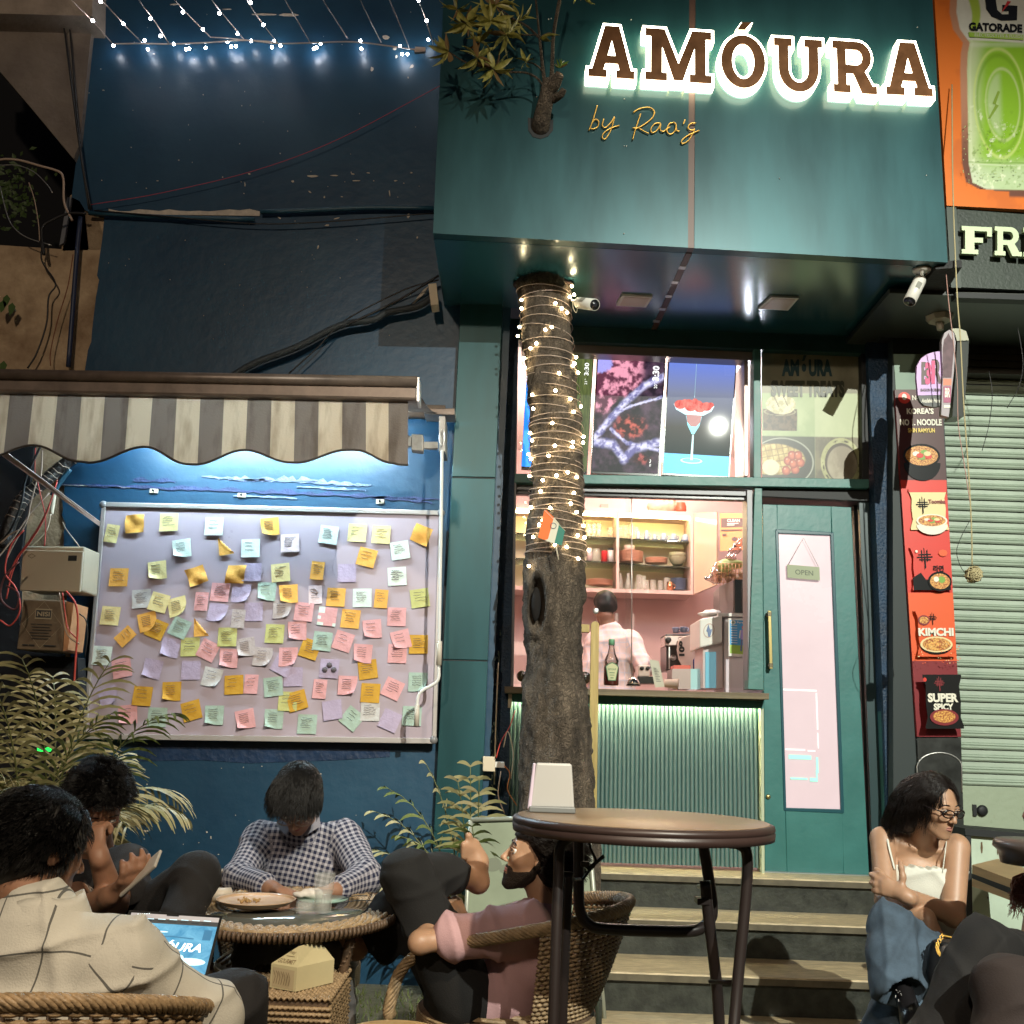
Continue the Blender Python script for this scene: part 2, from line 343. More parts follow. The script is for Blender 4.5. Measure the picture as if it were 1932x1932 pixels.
def sdf_build(name,prims,mats,parent,h=.006,k=.02,sub=(),disp=None,clip=None,uvprims=None,extra=None,relax=1,nplan=0):
    """prims joined smoothly, sub cut away; clip(X)->distance to keep inside; disp(X)->offset of the surface"""
    B=[pbb(p,.03) for p in prims if p[0]!='k']; lo=np.min([b[0] for b in B],0); hi=np.max([b[1] for b in B],0)
    n=np.ceil((hi-lo)/h).astype(int)+2; D=np.full(tuple(n),.08,np.float32)
    def grid(b0,b1):
        i0=np.clip(np.floor((b0-lo)/h).astype(int),0,n); i1=np.clip(np.ceil((b1-lo)/h).astype(int)+1,0,n)
        ax=[lo[a]+np.arange(i0[a],i1[a])*h for a in range(3)]
        return (slice(i0[0],i1[0]),slice(i0[1],i1[1]),slice(i0[2],i1[2])),np.stack(np.meshgrid(*ax,indexing='ij'),-1)
    for p in prims:
        if p[0]=='k': k=p[1]; continue
        sl,X=grid(*pbb(p,.05))
        if 0 in X.shape: continue
        d=pdist(p,X); o=D[sl]; hh=np.clip(.5+.5*(o-d)/k,0,1); D[sl]=o*(1-hh)+d*hh-k*hh*(1-hh)
    if disp is not None or clip is not None:
        ax=[lo[a]+np.arange(n[a])*h for a in range(3)]; near=np.argwhere(np.abs(D)<.06); X=near*h+lo; t=tuple(near.T)
        if disp is not None: D[t]+=disp(X)
        if clip is not None: D[t]=np.maximum(D[t],clip(X))
        if clip is not None:
            ins=np.argwhere(D<=-.06); 
            if len(ins): X=ins*h+lo; t=tuple(ins.T); D[t]=np.maximum(D[t],clip(X))
    for p in sub:
        kk=.006; sl,X=grid(*pbb(p,.02))
        if 0 in X.shape: continue
        d=-pdist(p,X); o=D[sl]; hh=np.clip(.5-.5*(o-d)/kk,0,1); D[sl]=o*(1-hh)+d*hh+kk*hh*(1-hh)
    D[0]=D[-1]=.05; D[:,0]=D[:,-1]=.05; D[:,:,0]=D[:,:,-1]=.05
    V,F=surface_nets(D,lo,h)
    me=bpy.data.meshes.new(name); me.vertices.add(len(V)); me.vertices.foreach_set('co',V.ravel())
    me.loops.add(len(F)*4); me.loops.foreach_set('vertex_index',F.ravel().astype(np.int32)); me.polygons.add(len(F))
    me.polygons.foreach_set('loop_start',np.arange(0,len(F)*4,4,dtype=np.int32)); me.polygons.foreach_set('use_smooth',np.ones(len(F),bool))
    me.update(); me.validate()
    for m in (mats if isinstance(mats,(list,tuple)) else [mats]): me.materials.append(m)
    if uvprims is not None:
        best=np.full(len(V),9.); uv=np.zeros((len(V),2))
        for pi,p in enumerate(uvprims):
            d=pdist(p,V); kk=d<best; best[kk]=d[kk]
            if p[0]=='c': a=p[1]; ax=p[2]-p[1]; Ln=np.linalg.norm(ax)+1e-9; ax=ax/Ln; r=(p[3]+p[4])/2
            else: a=p[1]; ax=np.array([0,0,1.]); r=p[2].mean()
            e1=norm(np.cross(ax,[0,1,0.001]) if abs(ax[1])<.9 else np.cross(ax,[1,0,0])); e2=np.cross(ax,e1)
            Q=V-a; s=Q@ax; th=np.arctan2(Q@e2,Q@e1)
            uu=np.stack([s,th*r],1)
            if pi<nplan: uu=np.stack([V[:,2]+.03*np.sin(V[:,0]*9)+5,V[:,0]+.02*np.sin(V[:,2]*13)+5],1)
            uv[kk]=uu[kk]
        at=me.attributes.new('cloth','FLOAT_VECTOR','POINT'); at.data.foreach_set('vector',np.concatenate([uv,np.zeros((len(V),1))],1).ravel())
    if extra is not None: extra(me,V)
    o=bpy.data.objects.new(name,me); link(o,parent)
    if relax:
        s=o.modifiers.new('smooth','SMOOTH'); s.factor=.5; s.iterations=relax
    return o
def crease(seed,freq,amp,n=3):
    g=np.random.RandomState(seed); K=[(norm(g.randn(3)*np.array((1,.6,1)))*freq*(.7+g.rand()*.7),g.rand()*6.28) for _ in range(n)]; w=wob(seed+9,freq*.5,1.0)
    def f(X):
        q=w(X)*2.2; o=0
        for i,(a,p) in enumerate(K):
            m=.5+.5*np.sin(X@(K[(i+1)%n][0]*.33)+p*2); o=o+m*(1-np.sqrt(np.sin(X@a*1.2+p+q*.45)**2+.01))**3*1.3
        return -amp*o
    return f
def wob(seed,freq,amp,stretch=(1,1,1)):
    g=np.random.RandomState(seed); K=[(norm(g.randn(3))*freq*(.6+g.rand()*1.2)*np.array(stretch),g.rand()*6.28,1/(1+i*.35)) for i in range(7)]
    W=[(norm(g.randn(3))*freq*.5,g.rand()*6.28) for _ in range(3)]
    def f(X):
        w=np.stack([np.sin(X@a+p) for a,p in W],-1)*.6; w=w.sum(-1); o=0
        for a,p,s in K: o=o+s*np.sin(X@a+p+w*1.7)
        return amp*o/3
    return f
# ================================================================== materials of the setting
M_blue = mat('blue_paint',(.008,.038,.080),.40,col2=(.014,.066,.120),vs=1.6,thr=(.3,.75),bump=.22,bs=16)
M_bluedk = mat('dark_blue_paint',(.010,.035,.075),.5,var=.35,vs=9,bump=1.0,bs=70)
M_ochre = mat('ochre_plaster',(.24,.15,.08),.85,col2=(.55,.40,.25),vs=5,bump=.9,bs=22)
M_greyp = mat('grey_plaster',(.12,.095,.078),.9,col2=(.22,.18,.15),vs=3,bump=.9,bs=14)
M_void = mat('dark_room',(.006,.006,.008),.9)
M_teal = mat('teal_cladding',(.011,.062,.070),.34,metal=.30,var=.22,vs=1.6,coat=.25,stretch=(2.2,2.2,.5),bump=.03,bs=3)
M_tealdk = mat('teal_soffit',(.020,.095,.125),.22,metal=.2,var=.10,vs=1.5,coat=1.0)
MATS['teal_soffit'].node_tree.nodes['Principled BSDF'].inputs['Coat Roughness'].default_value=.20
M_green = mat('green_frame_paint',(.055,.175,.155),.45,var=.15,vs=9,bump=.15,bs=40)
M_door = mat('door_paint',(.033,.155,.145),.42,var=.10,vs=5,bump=.1,bs=30)
M_black = mat('black_gap',(.008,.010,.011),.6)
M_blackgl = mat('black_gloss',(.012,.013,.014),.22)
M_alu = mat('aluminium',(.55,.54,.52),.35,metal=.8)
M_grey = mat('grey_frame',(.17,.17,.18),.45,metal=.3)
M_brown = mat('brown_strip',(.09,.045,.030),.45)
M_white = mat('white_plastic',(.72,.70,.66),.4)
M_cream = mat('cream',(.62,.52,.38),.6)
M_stone = mat('dark_stone_riser',(.012,.014,.011),.40,col2=(.04,.044,.035),vs=14,bump=.25,bs=60)
M_tread = mat('tread_tile',(.26,.20,.12),.4,col2=(.60,.48,.29),vs=7,stretch=(2,14,10),bump=.25,bs=40)
M_ground = mat('soil',(.045,.040,.022),.95,col2=(.10,.085,.05),vs=12,bump=.8,bs=40)
M_chip = mat('paint_chip',(.55,.48,.40),.85,var=.2,vs=20)
M_cable = mat('black_cable',(.012,.011,.011),.5)
M_pine = woodmat('pine_wood',(.36,.25,.075),(.50,.37,.13),.5,(20,20,1.5),3)

# ------------------------------------------------------------------ ground
g = MB().quadbox([(-40,-30,-.15),(40,-30,-.15),(40,-30,0),(-40,-30,0)],(0,60,0)).build('ground',M_ground); tag(g,kind='structure')
# grass: blades on the ground between the chairs
gb = MB(); gr = np.random.RandomState(3)
N=9000; X=gr.uniform(-2.6,.35,N); Y=gr.uniform(3.0,5.35,N); hgt=gr.uniform(.015,.045,N); a=gr.uniform(0,6.28,N); w=.0028
dx=np.cos(a)*w; dy=np.sin(a)*w; lx=gr.uniform(-.02,.02,N); ly=gr.uniform(-.02,.02,N)
V=np.stack([np.stack([X-dx,Y-dy,0*X],1),np.stack([X+dx,Y+dy,0*X],1),np.stack([X+lx,Y+ly,hgt],1)],1).reshape(-1,3)
gb.add(V,[[3*i,3*i+1,3*i+2] for i in range(N)])
tag(gb.build('grass',mat('grass_blade',(.05,.085,.012),.6,col2=(.12,.14,.03),vs=5)),kind='stuff')
# ------------------------------------------------------------------ neighbour's ochre wall with opening, blue painted wall
ow = empty('ochre_wall','weathered ochre plaster wall with a dark unglazed opening at the far left','wall')
def ochre(pts, y=5.52, d=.25): return pslab('plaster',pts,y,d,M_ochre,ow)
ochre([(-160,1950),(320,1950),(300,780),(150,300),(116,470),(-160,452)])
ochre([(118,473),(131,370),(240,300),(250,470)])
pslab('opening_frame',[(112,463),(120,458),(135,372),(127,372)],5.50,.04,M_grey,ow)
pslab('opening_back',[(-300,470),(300,490),(300,-300),(-300,-300)],6.6,.05,M_void,ow)
pslab('opening_dark',[(-200,1960),(125,1960),(118,1180),(36,1180),(38,1060),(52,940),(64,850),(66,790),(-200,790)],5.49,.03,M_void,ow)  # black sheet on the ochre wall, painting the dark of a lower opening
sl = MB().quadbox([U(-60,-60,5.3),U(176,-60,5.3),U(174,30,5.3),U(-60,24,5.3)],(0,.22,0)).build('concrete_slab',mat('slab_edge',(.30,.24,.19),.9,var=.25,bump=.8,bs=20)); tag(sl,'crumbling pale concrete slab edge over the dark opening','ledge')
bm = MB().quadbox([U(-60,20,5.46),U(176,26,5.46),U(150,270,5.46),U(139,300,5.46),U(60,205,5.46),U(-30,100,5.46),U(-60,60,5.46)],(0,.10,0)).build('slanted_beam',M_greyp); tag(bm,'grey plastered slanted beam under the slab at the top left','beam')
bw = empty('blue_wall','tall dark blue painted plaster wall carrying the whiteboard and light strings','wall')
edge=[(188,-420),(172,-60),(160,120),(148,270),(135,372),(150,379),(160,396),(176,405),(197,408),(193,450),(190,470),(183,520),(187,528),(181,560),(174,620),(172,645),(166,660),(160,700),(150,780),(140,870),(132,878),(118,895),(110,905),(122,917),(121,930),(117,944),(119,960),(117,971),(124,990),(120,1005),(121,1060),(130,1180),(140,1400),(120,1640),(100,1960)]
MB().quadbox(pq(edge+[(900,1960),(1010,-420)],5.5),(0,.018,0)).build('painted_plaster',M_blue,bw)
cp = MB(); cr = random.Random(5)
def chip(x,y,w,h,rot=0,Y=5.4975):
    k=cr.randint(5,8); P=[]
    for i in range(k):
        a=i/k*6.283; r=cr.uniform(.6,1.1); u=math.cos(a)*w*r/2; v=math.sin(a)*h*r/2; c,s=math.cos(rot),math.sin(rot); P.append((x+u*c-v*s,y+u*s+v*c))
    cp.quadbox(pq(P,Y),(0,.002,0))
for x,y,w,h,r in [(590,332,22,5,0),(630,331,18,3,0),(585,362,3,9,-.9),(552,342,9,5,.3),(665,328,9,3,.1),(695,326,8,2.5,0),(612,372,4,6,0),(735,364,3,16,-.15),(746,341,8,3,0),(776,326,5,3,0),(672,341,20,2,0),(705,341,3,2,0),(645,371,6,2,0),(600,466,4,9,.3),(770,407,6,12,.2),(617,425,10,4,0),(635,412,12,3,-.3),(527,411,8,3,.5),(787,448,3,6,.2),(337,302,4,2,0),(276,355,3,2,0),(192,340,2,2,0),(297,341,6,1.5,0),(420,334,3,2,0),(462,348,2,9,0),(470,328,6,3,0),(777,125,10,6,-.7),(770,146,4,4,0),(748,107,5,8,0),(702,130,7,10,.2),(728,70,14,9,0),(745,92,8,6,0),(190,130,3,3,0),(168,175,2,2,0),(195,170,5,2,0),(290,102,5,2,0),(330,8,24,3,0),(430,17,22,2,0),(500,27,60,4,0),(545,28,50,7,0),(900,1500,2,3,0),(870,560,3,3,0),
  (275,1568,10,4,0),(272,1583,3,2,0),(605,1460,3,3,0),(390,1570,4,3,.4),(398,1580,2,8,0),(412,1612,4,2,0),(420,1640,6,3,0),(375,1590,2,2,0),(830,1552,6,3,-.6),(845,1580,5,5,0),(838,1590,4,3,0),(848,1652,3,9,0),(820,1810,8,3,.4),(800,1838,7,3,.2),(790,1850,5,5,0),(812,1822,3,6,0),(700,1700,3,2,0)]: chip(x,y,w*1.0,h*1.0,r)
for i in range(60): chip(cr.uniform(200,800),cr.uniform(10,640),cr.uniform(1,3),cr.uniform(1,2.5),cr.uniform(0,3))
for i in range(40): chip(cr.uniform(150,820),cr.uniform(1405,1840),cr.uniform(1,3.5),cr.uniform(1,2.5),cr.uniform(0,3))
tag(cp.build('paint_chips',M_chip,bw),kind='stuff')
# ragged plaster scar with peeling lips above the whiteboard
scar=MB(); pr=random.Random(9)
def rag(x0,y0,x1,y1,n,j,w,m):
    t=np.linspace(0,1,n); top=[(x0+(x1-x0)*a,y0+(y1-y0)*a-pr.uniform(0,j)*w*math.sin(math.pi*min(1,max(0,a*.9+.05)))) for a in t]; bot=[(x0+(x1-x0)*a,y0+(y1-y0)*a+pr.uniform(.1,j)*w*.5) for a in t[::-1]]
    P=pq(top+bot,5.494); n2=len(P); V=P+[p+Vector((0,.006,0)) for p in P]
    F=[[i,i+1,n2-2-i,n2-1-i] for i in range(n-1)]; F+= [[i,(i+1)%n2,(i+1)%n2+n2,i+n2] for i in range(n2)]
    scar.add(V,F,m)
rag(110,913,830,941,60,1,9,0); rag(250,905,330,908,12,1,10,0); rag(380,899,700,915,40,1.2,9,1); rag(560,918,690,925,20,1,5,1); rag(115,914,245,920,12,1,2,2); rag(430,905,600,908,20,1,5,1); rag(700,938,815,948,14,1,7,0); rag(440,935,560,940,12,1,4,1)
scar.build('plaster_scar',[mat('scar_violet',(.03,.045,.12),.7,var=.3,vs=12,bump=.5),mat('scar_lilac',(.16,.20,.32),.6,var=.3,vs=14,bump=.6),M_chip],bw)
mudband=pslab('repaint_band',[(262,1398),(738,1398),(735,1428),(640,1434),(470,1440),(380,1434),(258,1436)],5.496,.003,mat('band_navy',(.008,.028,.075),.4,var=.3,vs=10,bump=.4,bs=30),bw)
for x,y in ((456,934),(717,946),(290,926)):
    b=MB(); c=U(x,y,5.49); b.quadbox([c+Vector(v) for v in ((-.022,0,-.012),(.022,0,-.012),(.022,0,.012),(-.022,0,.012))],(0,.01,0)); b.lathe([(.006,0),(.006,.012)],c+Vector((0,-.004,0)),8,1,(0,-1,0)); b.build('anchor_plate',[M_cream,M_black],bw)
strip=MB()
P=[(205,401)]; top=[(205+i*19,399-pr.uniform(0,5)) for i in range(16)]; bot=[(490,407),(205,404)]
strip.quadbox(pq(top+bot,5.493),(0,.005,0)).build('bare_plaster_strip',M_chip,bw)
# ------------------------------------------------------------------ pipes and cables on the blue wall
M_bpipe = mat('blue_painted_pipe',(.018,.07,.11),.45,var=.2,vs=14)
tag(cable('pipe',[U(168,402,5.46),U(330,410,5.46),U(480,414,5.46)],.0125,M_bpipe,k=8,n=3),'short blue painted conduit under the bare plaster strip','pipe')
tag(cable('pipe',[U(492,400,5.46),U(600,396,5.46),U(700,392,5.46),U(818,393,5.46)],.014,M_bpipe,k=8,n=3),'long blue painted pipe running to the green canopy box','pipe')
tag(cable('pipe',[U(152,410,5.46),U(145,480,5.46),U(136,600,5.46),U(129,692,5.46)],.014,mat('navy_pipe',(.02,.03,.07),.4),k=8,n=3),'dark blue vertical pipe down the ochre wall','pipe')
cable('cable',[U(112,-20,5.42),U(122,60,5.42),U(140,200,5.42),U(152,290,5.42),U(168,395,5.46)],.0055,M_cable,label='left of two black cables hanging over the slanted beam',cat='cable')
cable('cable',[U(124,-20,5.43),U(134,80,5.43),U(146,220,5.43),U(158,320,5.43),U(172,395,5.46)],.0055,M_cable,label='right of two black cables hanging over the slanted beam',cat='cable')
cable('cable',[U(178,397,5.44),U(300,407,5.44),U(480,422,5.44),U(620,418,5.44),U(820,402,5.44)],.004,M_cable,label='thin black cable sagging just under the blue pipe',cat='cable')
cable('twine',[U(172,386,5.44),U(300,365,5.44),U(480,322,5.44),U(640,262,5.44),U(830,162,5.44)],.0022,mat('pink_twine',(.45,.06,.10),.7),label='thin pink twine stretched diagonally across the blue wall',cat='string')
M_hose=mat('dark_hose',(.022,.028,.032),.6,var=.3,vs=20,bump=.5,bs=40)
cable('hose',[U(430,715,5.42),U(483,684,5.42),U(560,655,5.42),U(640,615,5.42),U(705,603,5.42),U(730,590,5.42),U(790,577,5.42),U(822,555,5.42)],.021,M_hose,k=8,label='thick black hose rising from the awning to the canopy box',cat='hose')
cable('cable',[U(655,612,5.40),U(700,592,5.40),U(760,562,5.40),U(828,520,5.40)],.007,M_cable,label='black cable lying along the upper side of the thick hose',cat='cable')
cable('cable',[U(545,705,5.41),U(600,655,5.41),U(650,605,5.41),U(760,548,5.41),U(828,528,5.41)],.0045,M_cable,label='thin cable crossing over the thick black hose',cat='cable')
pslab('paint_flake',[(772,580),(800,545),(808,540),(802,552),(782,572)],5.492,.004,M_chip,bw)
tag(pslab('pipe_sleeve',[(808,536),(823,534),(827,574),(813,576)],5.30,.1,M_cream),'cream pipe sleeve where the thick hose meets the canopy box','sleeve')
# ------------------------------------------------------------------ canopy box over the shop (fascia and soffit)
FP=Vector((.8,4.684,3.63)); FN=Vector((.0501,-1,0)).normalized()
def UF(x,y,off=0): return UP(x,y,FP+FN*off,FN)
SZ=3.63
can = empty('canopy','teal metal clad canopy box carrying the lit shop sign','canopy')
back=Vector((0,.06,0))
MB().quadbox([UF(817,440),UF(1298,467),UF(1302,-300),UF(850,-300)],back).build('cladding_panel',M_teal,can)
MB().quadbox([UF(1310,468),UF(1788,495),UF(1742,-300),UF(1314,-300)],back).build('cladding_panel',M_teal,can)
MB().quadbox([UF(1297.6,467,-.004),UF(1310.4,468,-.004),UF(1314.4,-300,-.004),UF(1301.6,-300,-.004)],back*.8).build('seam_strip',M_brown,can)
lb=UF(817,440); rb=UF(1788,495); zt=UF(1300,-300).z
q=[lb+Vector((.002,.07,0)),Vector((lb.x+.002,5.49,SZ)),Vector((lb.x+.002,5.49,zt)),Vector((lb.x+.002,lb.y+.07,zt))]
MB().quadbox(q,(.03,0,0)).build('side_panel',M_teal,can)
q=[rb+Vector((-.002,.07,0)),Vector((rb.x-.002,5.9,SZ)),Vector((rb.x-.002,5.9,zt)),Vector((rb.x-.002,rb.y+.07,zt))]
MB().quadbox(q,(-.03,0,0)).build('side_panel',M_teal,can)
s1=UZ(1640,640,SZ); s0=Vector((lb.x,5.49,SZ)); e=.004
mid0=UF(1297,467); mid1=UZ(1228,612,SZ); mid2=UF(1310,468); mid3=UZ(1240,613,SZ)
def sof(pts,name,m,dz=.02,z=None):
    P=[Vector((p.x,p.y,(z or SZ))) for p in pts]; return MB().quadbox(P,(0,0,dz)).build(name,m,can)
sof([lb+Vector((0,.062,0)),mid0+Vector((0,.062,0)),mid1+Vector((0,.35,0)),Vector((-.02,5.86,0)),Vector((-.02,5.49,0)),s0],'soffit_panel',M_tealdk)
sof([mid2+Vector((0,.062,0)),rb+Vector((0,.062,0)),Vector((s1.x+.12,5.86,0)),mid3+Vector((0,.35,0))],'soffit_panel',M_tealdk)
sof([mid0+Vector((.003,.065,0)),mid2+Vector((-.003,.065,0)),mid3+Vector((-.003,.35,0)),mid1+Vector((.003,.35,0))],'seam_strip',M_brown,.016)
for i in range(5):
    t=.15+.18*i; a=mid0.lerp(mid1,t); b=mid2.lerp(mid3,t); MB().quadbox([a+Vector((0,.06,-.003)),b+Vector((0,.06,-.003)),b+Vector((0,.09,-.003)),a+Vector((0,.09,-.003))],(0,0,.01)).build('strip_clip',M_alu,can)
MB().quadbox([UF(996,222,.003),UF(1044,226,.003),UF(1043,246,.003),UF(1034,257,.003),UF(1020,262,.003),UF(1005,258,.003),UF(997,246,.003)],(0,.01,0)).build('cutout_dark',M_black,can)  # flat black plate on the cladding, painted as the dark of the trunk hole
for x,y in [(1780,52),(1790,165)]: pass
sc=MB()
for x,y in [(1035,36),(1040,35),(1191,37),(1015,226),(1012,183),(1018,182),(1178,276),(1182,276),(1177,441),(1471,337),(1475,537),(1735,170),(1731,51),(1748,331),(1754,482),(1770,673),(1178,187),(1467,90)]:
    if y<470: c=UF(x,y,.001); sc.ball(c,.004,0,6)
sc.build('rivets',M_alu,can)['kind']='stuff'
# recessed square downlights (unlit) under the canopy
for k,(q_,lab) in enumerate([([(1163,577),(1219,580),(1231,561),(1174,558)],'unlit square downlight beside the security camera under the canopy'),([(1430,583),(1487,586),(1507,563),(1455,561)],'unlit square downlight over the sweet treats poster')]):
    d=empty('downlight',lab,'light','square downlights under the canopy'); P=[UZ(x,y,SZ-.012) for x,y in q_]
    MB().quadbox(P,(0,0,.012)).build('frame',M_white,d); c=sum(P,Vector())/4
    MB().quadbox([c+(p-c)*.82+Vector((0,0,-.003)) for p in P],(0,0,.003)).build('diffuser',mat('dif',(.62,.52,.48),.5),d)
# dark angle beam on the right edge of the soffit
bmr=MB().quadbox([UZ(1788,500,SZ-.02)+Vector((-.04,.05,0)),UZ(1788,500,SZ-.02)+Vector((.08,.02,0)),Vector((s1.x+.22,5.82,SZ-.06)),Vector((s1.x+.02,5.82,SZ-.06))],(0,0,.04)).build('canopy_edge_beam',mat('rusty_dark_steel',(.015,.016,.017),.7,var=.5,vs=25,bump=.6)); tag(bmr,'black grimy steel beam along the right edge of the canopy','beam')
# ------------------------------------------------------------------ cladding pillar
pil = empty('pillar','teal metal clad pillar left of the shop window','pillar')
def pl(x,y): # edges interpolated down the pillar
    L=868+(822-868)*(y-590)/(1500-590); R=947+(911-947)*(y-610)/(1470-610); return L,R
ys=[560,900,1245,1600,1930]
for i in range(4):
    a,b=ys[i]+(1.2 if i else 0),ys[i+1]-1.2; L0,R0=pl(0,a); L1,R1=pl(0,b); dz=(0,.30,0)
    MB().quadbox(pq([(L1,b),(R1,b+2),(R0,a+2),(L0,a)],5.45),dz).build('cladding_panel',M_teal,pil,bevel=.003)
L,R=pl(0,560);L1,R1=pl(0,1930)
MB().quadbox(pq([(L1+2,1930),(R1-1,1930),(R-1,562),(L+2,562)],5.456),(0,.28,0)).build('pillar_core',M_black,pil)
tag(MB().quadbox(pq([(905,1960),(958,1960),(960,1480),(968,1000),(978,615),(940,606)],5.72),(0,.1,0)).build('reveal_wall',M_bluedk),'narrow rough dark blue wall strip between pillar and window','wall')
cps=MB()
for i in range(70):
    y=cr.uniform(1180,1500); x=958-(y-1000)*.055+cr.uniform(-16,-2); k=cr.uniform(1,3.6)
    P=[(x+cr.uniform(-k,k)*.6,y+cr.uniform(-k,k)*2) for _ in range(5)]
    c=np.mean(P,0); P.sort(key=lambda p: math.atan2(p[1]-c[1],p[0]-c[0])); cps.quadbox(pq(P,5.716),(0,.003,0))
tag(cps.build('flaking_paint',mat('flake',(.42,.50,.42),.8,var=.3)),'pale flakes of peeling paint on the narrow blue strip','paint')
# ------------------------------------------------------------------ shop front
sf = empty('shopfront','green framed shop front with display windows and a serving counter','shop front')
Y0=5.76
fr=lambda n,pts,Y=Y0,d=.08,m=M_green,b=.003: pslab(n,pts,Y,d,m,sf,b)
fr('lintel',[(955,640),(1662,668),(1662,630),(955,600)],5.74,.12,mat('lintel_teal',(.015,.06,.06),.35,var=.2))
fr('transom',[(966,910),(1640,921),(1640,904),(966,893)],5.735,.10)
fr('mullion',[(1422,905),(1436,905),(1436,655),(1422,652)],5.75,.1)
fr('mullion',[(1411.5,1300),(1441,1302),(1438,921),(1424,920)],5.757,.09)
fr('door_post',[(1437,1652),(1443,1652),(1441,1318),(1435,1318)],5.74,.1,mat('pale_trim',(.45,.5,.35),.4))
fr('upper_frame_top',[(984,661),(1421,680),(1421,664),(984,645)],5.785,.10,mat('warm_frame',(.28,.24,.23),.35,metal=.4))
fr('upper_frame_side',[(1404,898),(1412,898),(1412,678),(1404,680)],5.80,.25,mat('warm_frame2',(.30,.22,.20),.35,metal=.3))
fr('window_frame_top',[(972,924),(1411,936),(1411,924),(972,911)],5.79,.06,M_grey)
fr('window_frame_track',[(972,932),(1411,944),(1411,937),(972,925)],5.81,.05,M_blackgl)
fr('window_frame_side',[(1411,1300),(1421,1300),(1420,924),(1409,924)],5.772,.12,M_grey)
fr('window_frame_side',[(962,1295),(969,1295),(978,640),(970,640)],5.74,.12,M_grey)
fr('treats_frame_right',[(1627,915),(1640,916),(1636,650),(1625,650)],5.745,.1,M_black)
fr('door_head',[(1424,936),(1640,946),(1640,921),(1424,917)],5.78,.3,M_black)
# the glass panes
M_glass=glassmat('pane_glass',(.96,.98,.97),.8)
for n,q_ in (('upper_pane',[(978,905),(1422,912),(1422,664),(978,645)]),('lower_pane',[(1180,1296),(1411,1298),(1411,930),(1180,924)])):
    P=pq(q_,5.83 if n=='upper_pane' else 5.85); MB().poly(P).build(n,M_glass,sf)
MB().poly(pq([(966,1290),(1192,1296),(1192,926),(968,920)],5.835)).build('sliding_pane',glassmat('pane2',(.90,.93,.92),1.0,.04,.07),sf)
MB().tube(pq([(1192,926),(1192,1296)],5.833),.003,4).build('pane_edge',M_alu,sf)
MB().lathe([(.012,0),(.018,.006),(.012,.008)],U(1124,1153,5.83),14,0,(0,-1,0)).build('finger_pull',M_alu,sf)
# counter, LED strip, fluted front
ct=empty('counter','plywood counter top over fluted green front with glowing strip','counter')
MB().quadbox(pq([(952,1307),(1451,1320),(1451,1311),(952,1298)],5.60),(0,.62,0)).build('counter_top',woodmat('ply_edge',(.10,.075,.035),(.20,.15,.07),.45,(1,4,60),4),ct,.002)
MB().quadbox(pq([(952,1298.5),(1451,1311.5),(1451,1308),(952,1295)],5.597),(0,.62,0)).build('counter_laminate',mat('laminate',(.15,.11,.06),.35),ct)
MB().quadbox(pq([(958,1324),(1441,1337),(1441,1319),(958,1306)],5.70),(0,.05,0)).build('apron',M_door,ct)
xl=U(958,1400,5.79).x; xr=U(1437,1480,5.79).x; zt_=U(1250,1327,5.79).z; zb=.585
MB().quadbox([(xl,5.80,zb),(xr,5.80,zb),(xr,5.80,zt_),(xl,5.80,zt_)],(0,.06,0)).build('front_board',M_door,ct)
prof=[(-.0105,0),(-.0085,-.010),(-.003,-.015),(.003,-.015),(.0085,-.010),(.0105,0)]
n=int((xr-xl)/.0236); fl=None
zt2=zt_
for i in range(n):
    x=xl+.012+i*(xr-xl-.02)/n
    if fl is None:
        mb=MB(); V=[(a,b,0) for a,b in prof]+[(a,b,zt2-zb) for a,b in prof]; mb.add(V,[[j,j+1,j+7,j+6] for j in range(5)]+[[5,4,3,2,1,0]],0,None,False); fl=mb.build('flute',mat('flute_paint',(.115,.175,.165),.38,var=.06,vs=3),ct); o=fl
    else: o=fl.copy(); link(o,ct)
    o.location=(x,5.80,zb)
MB().quadbox([(xl,5.755,zt_-.0),(xr-.03,5.755,zt_-.0),(xr-.03,5.745,zt_+.012),(xl,5.745,zt_+.012)],(0,.012,0)).build('light_strip',mat('led_strip',(1,1,.7),.5,emit=115,ecol=(1.0,.92,.58)),ct)
# ------------------------------------------------------------------ door
dr=empty('shop_door','green shop door with tall frosted pane and OPEN sign','door')
D=5.83
def dz(n,pts,Y=D,d=.045,m=M_door,b=.003): return pslab(n,pts,Y,d,m,dr,b)
TL,TR,BR_,BL_=(1439,951),(1606,957),(1640,1651),(1443,1645)
gTL,gTR,gBR,gBL=(1466,1001),(1569,1007),(1590,1531),(1482,1527)
dz('stile',[BL_,(1485,1648),(1466,952),TL]); dz('stile',[(1592,1649),BR_,TR,(1568,955)])
dz('rail',[gTL,gTR,(1568,955),(1466,952)],D+.0005); dz('rail',[(1485,1648),(1592,1649),gBR,gBL],D+.0005)
dz('pane_frame',[(1463,998),(1572,1004),(1569,1010),(1467,1006)],D-.004,.02,mat('pane_frame_teal',(.008,.07,.09),.35))
dz('pane_frame',[(1479,1530),(1592,1535),(1590,1527),(1483,1524)],D-.004,.02,MATS['pane_frame_teal'])
dz('pane_frame',[(1479,1530),(1484,1530),(1469,1003),(1463,1000)],D-.005,.02,MATS['pane_frame_teal'])
dz('pane_frame',[(1587,1532),(1593,1534),(1573,1004),(1567,1005)],D-.005,.02,MATS['pane_frame_teal'])
MB().poly(pq([(1482,1528),(1590,1532),(1569,1006),(1466,1002)],D+.01)).build('frosted_pane',mat('frosted_film',(.48,.39,.42),.25,emit=.30,ecol=(.95,.72,.76),var=.05,vs=3),dr)  # faint emission put into the pane for the lit room behind it
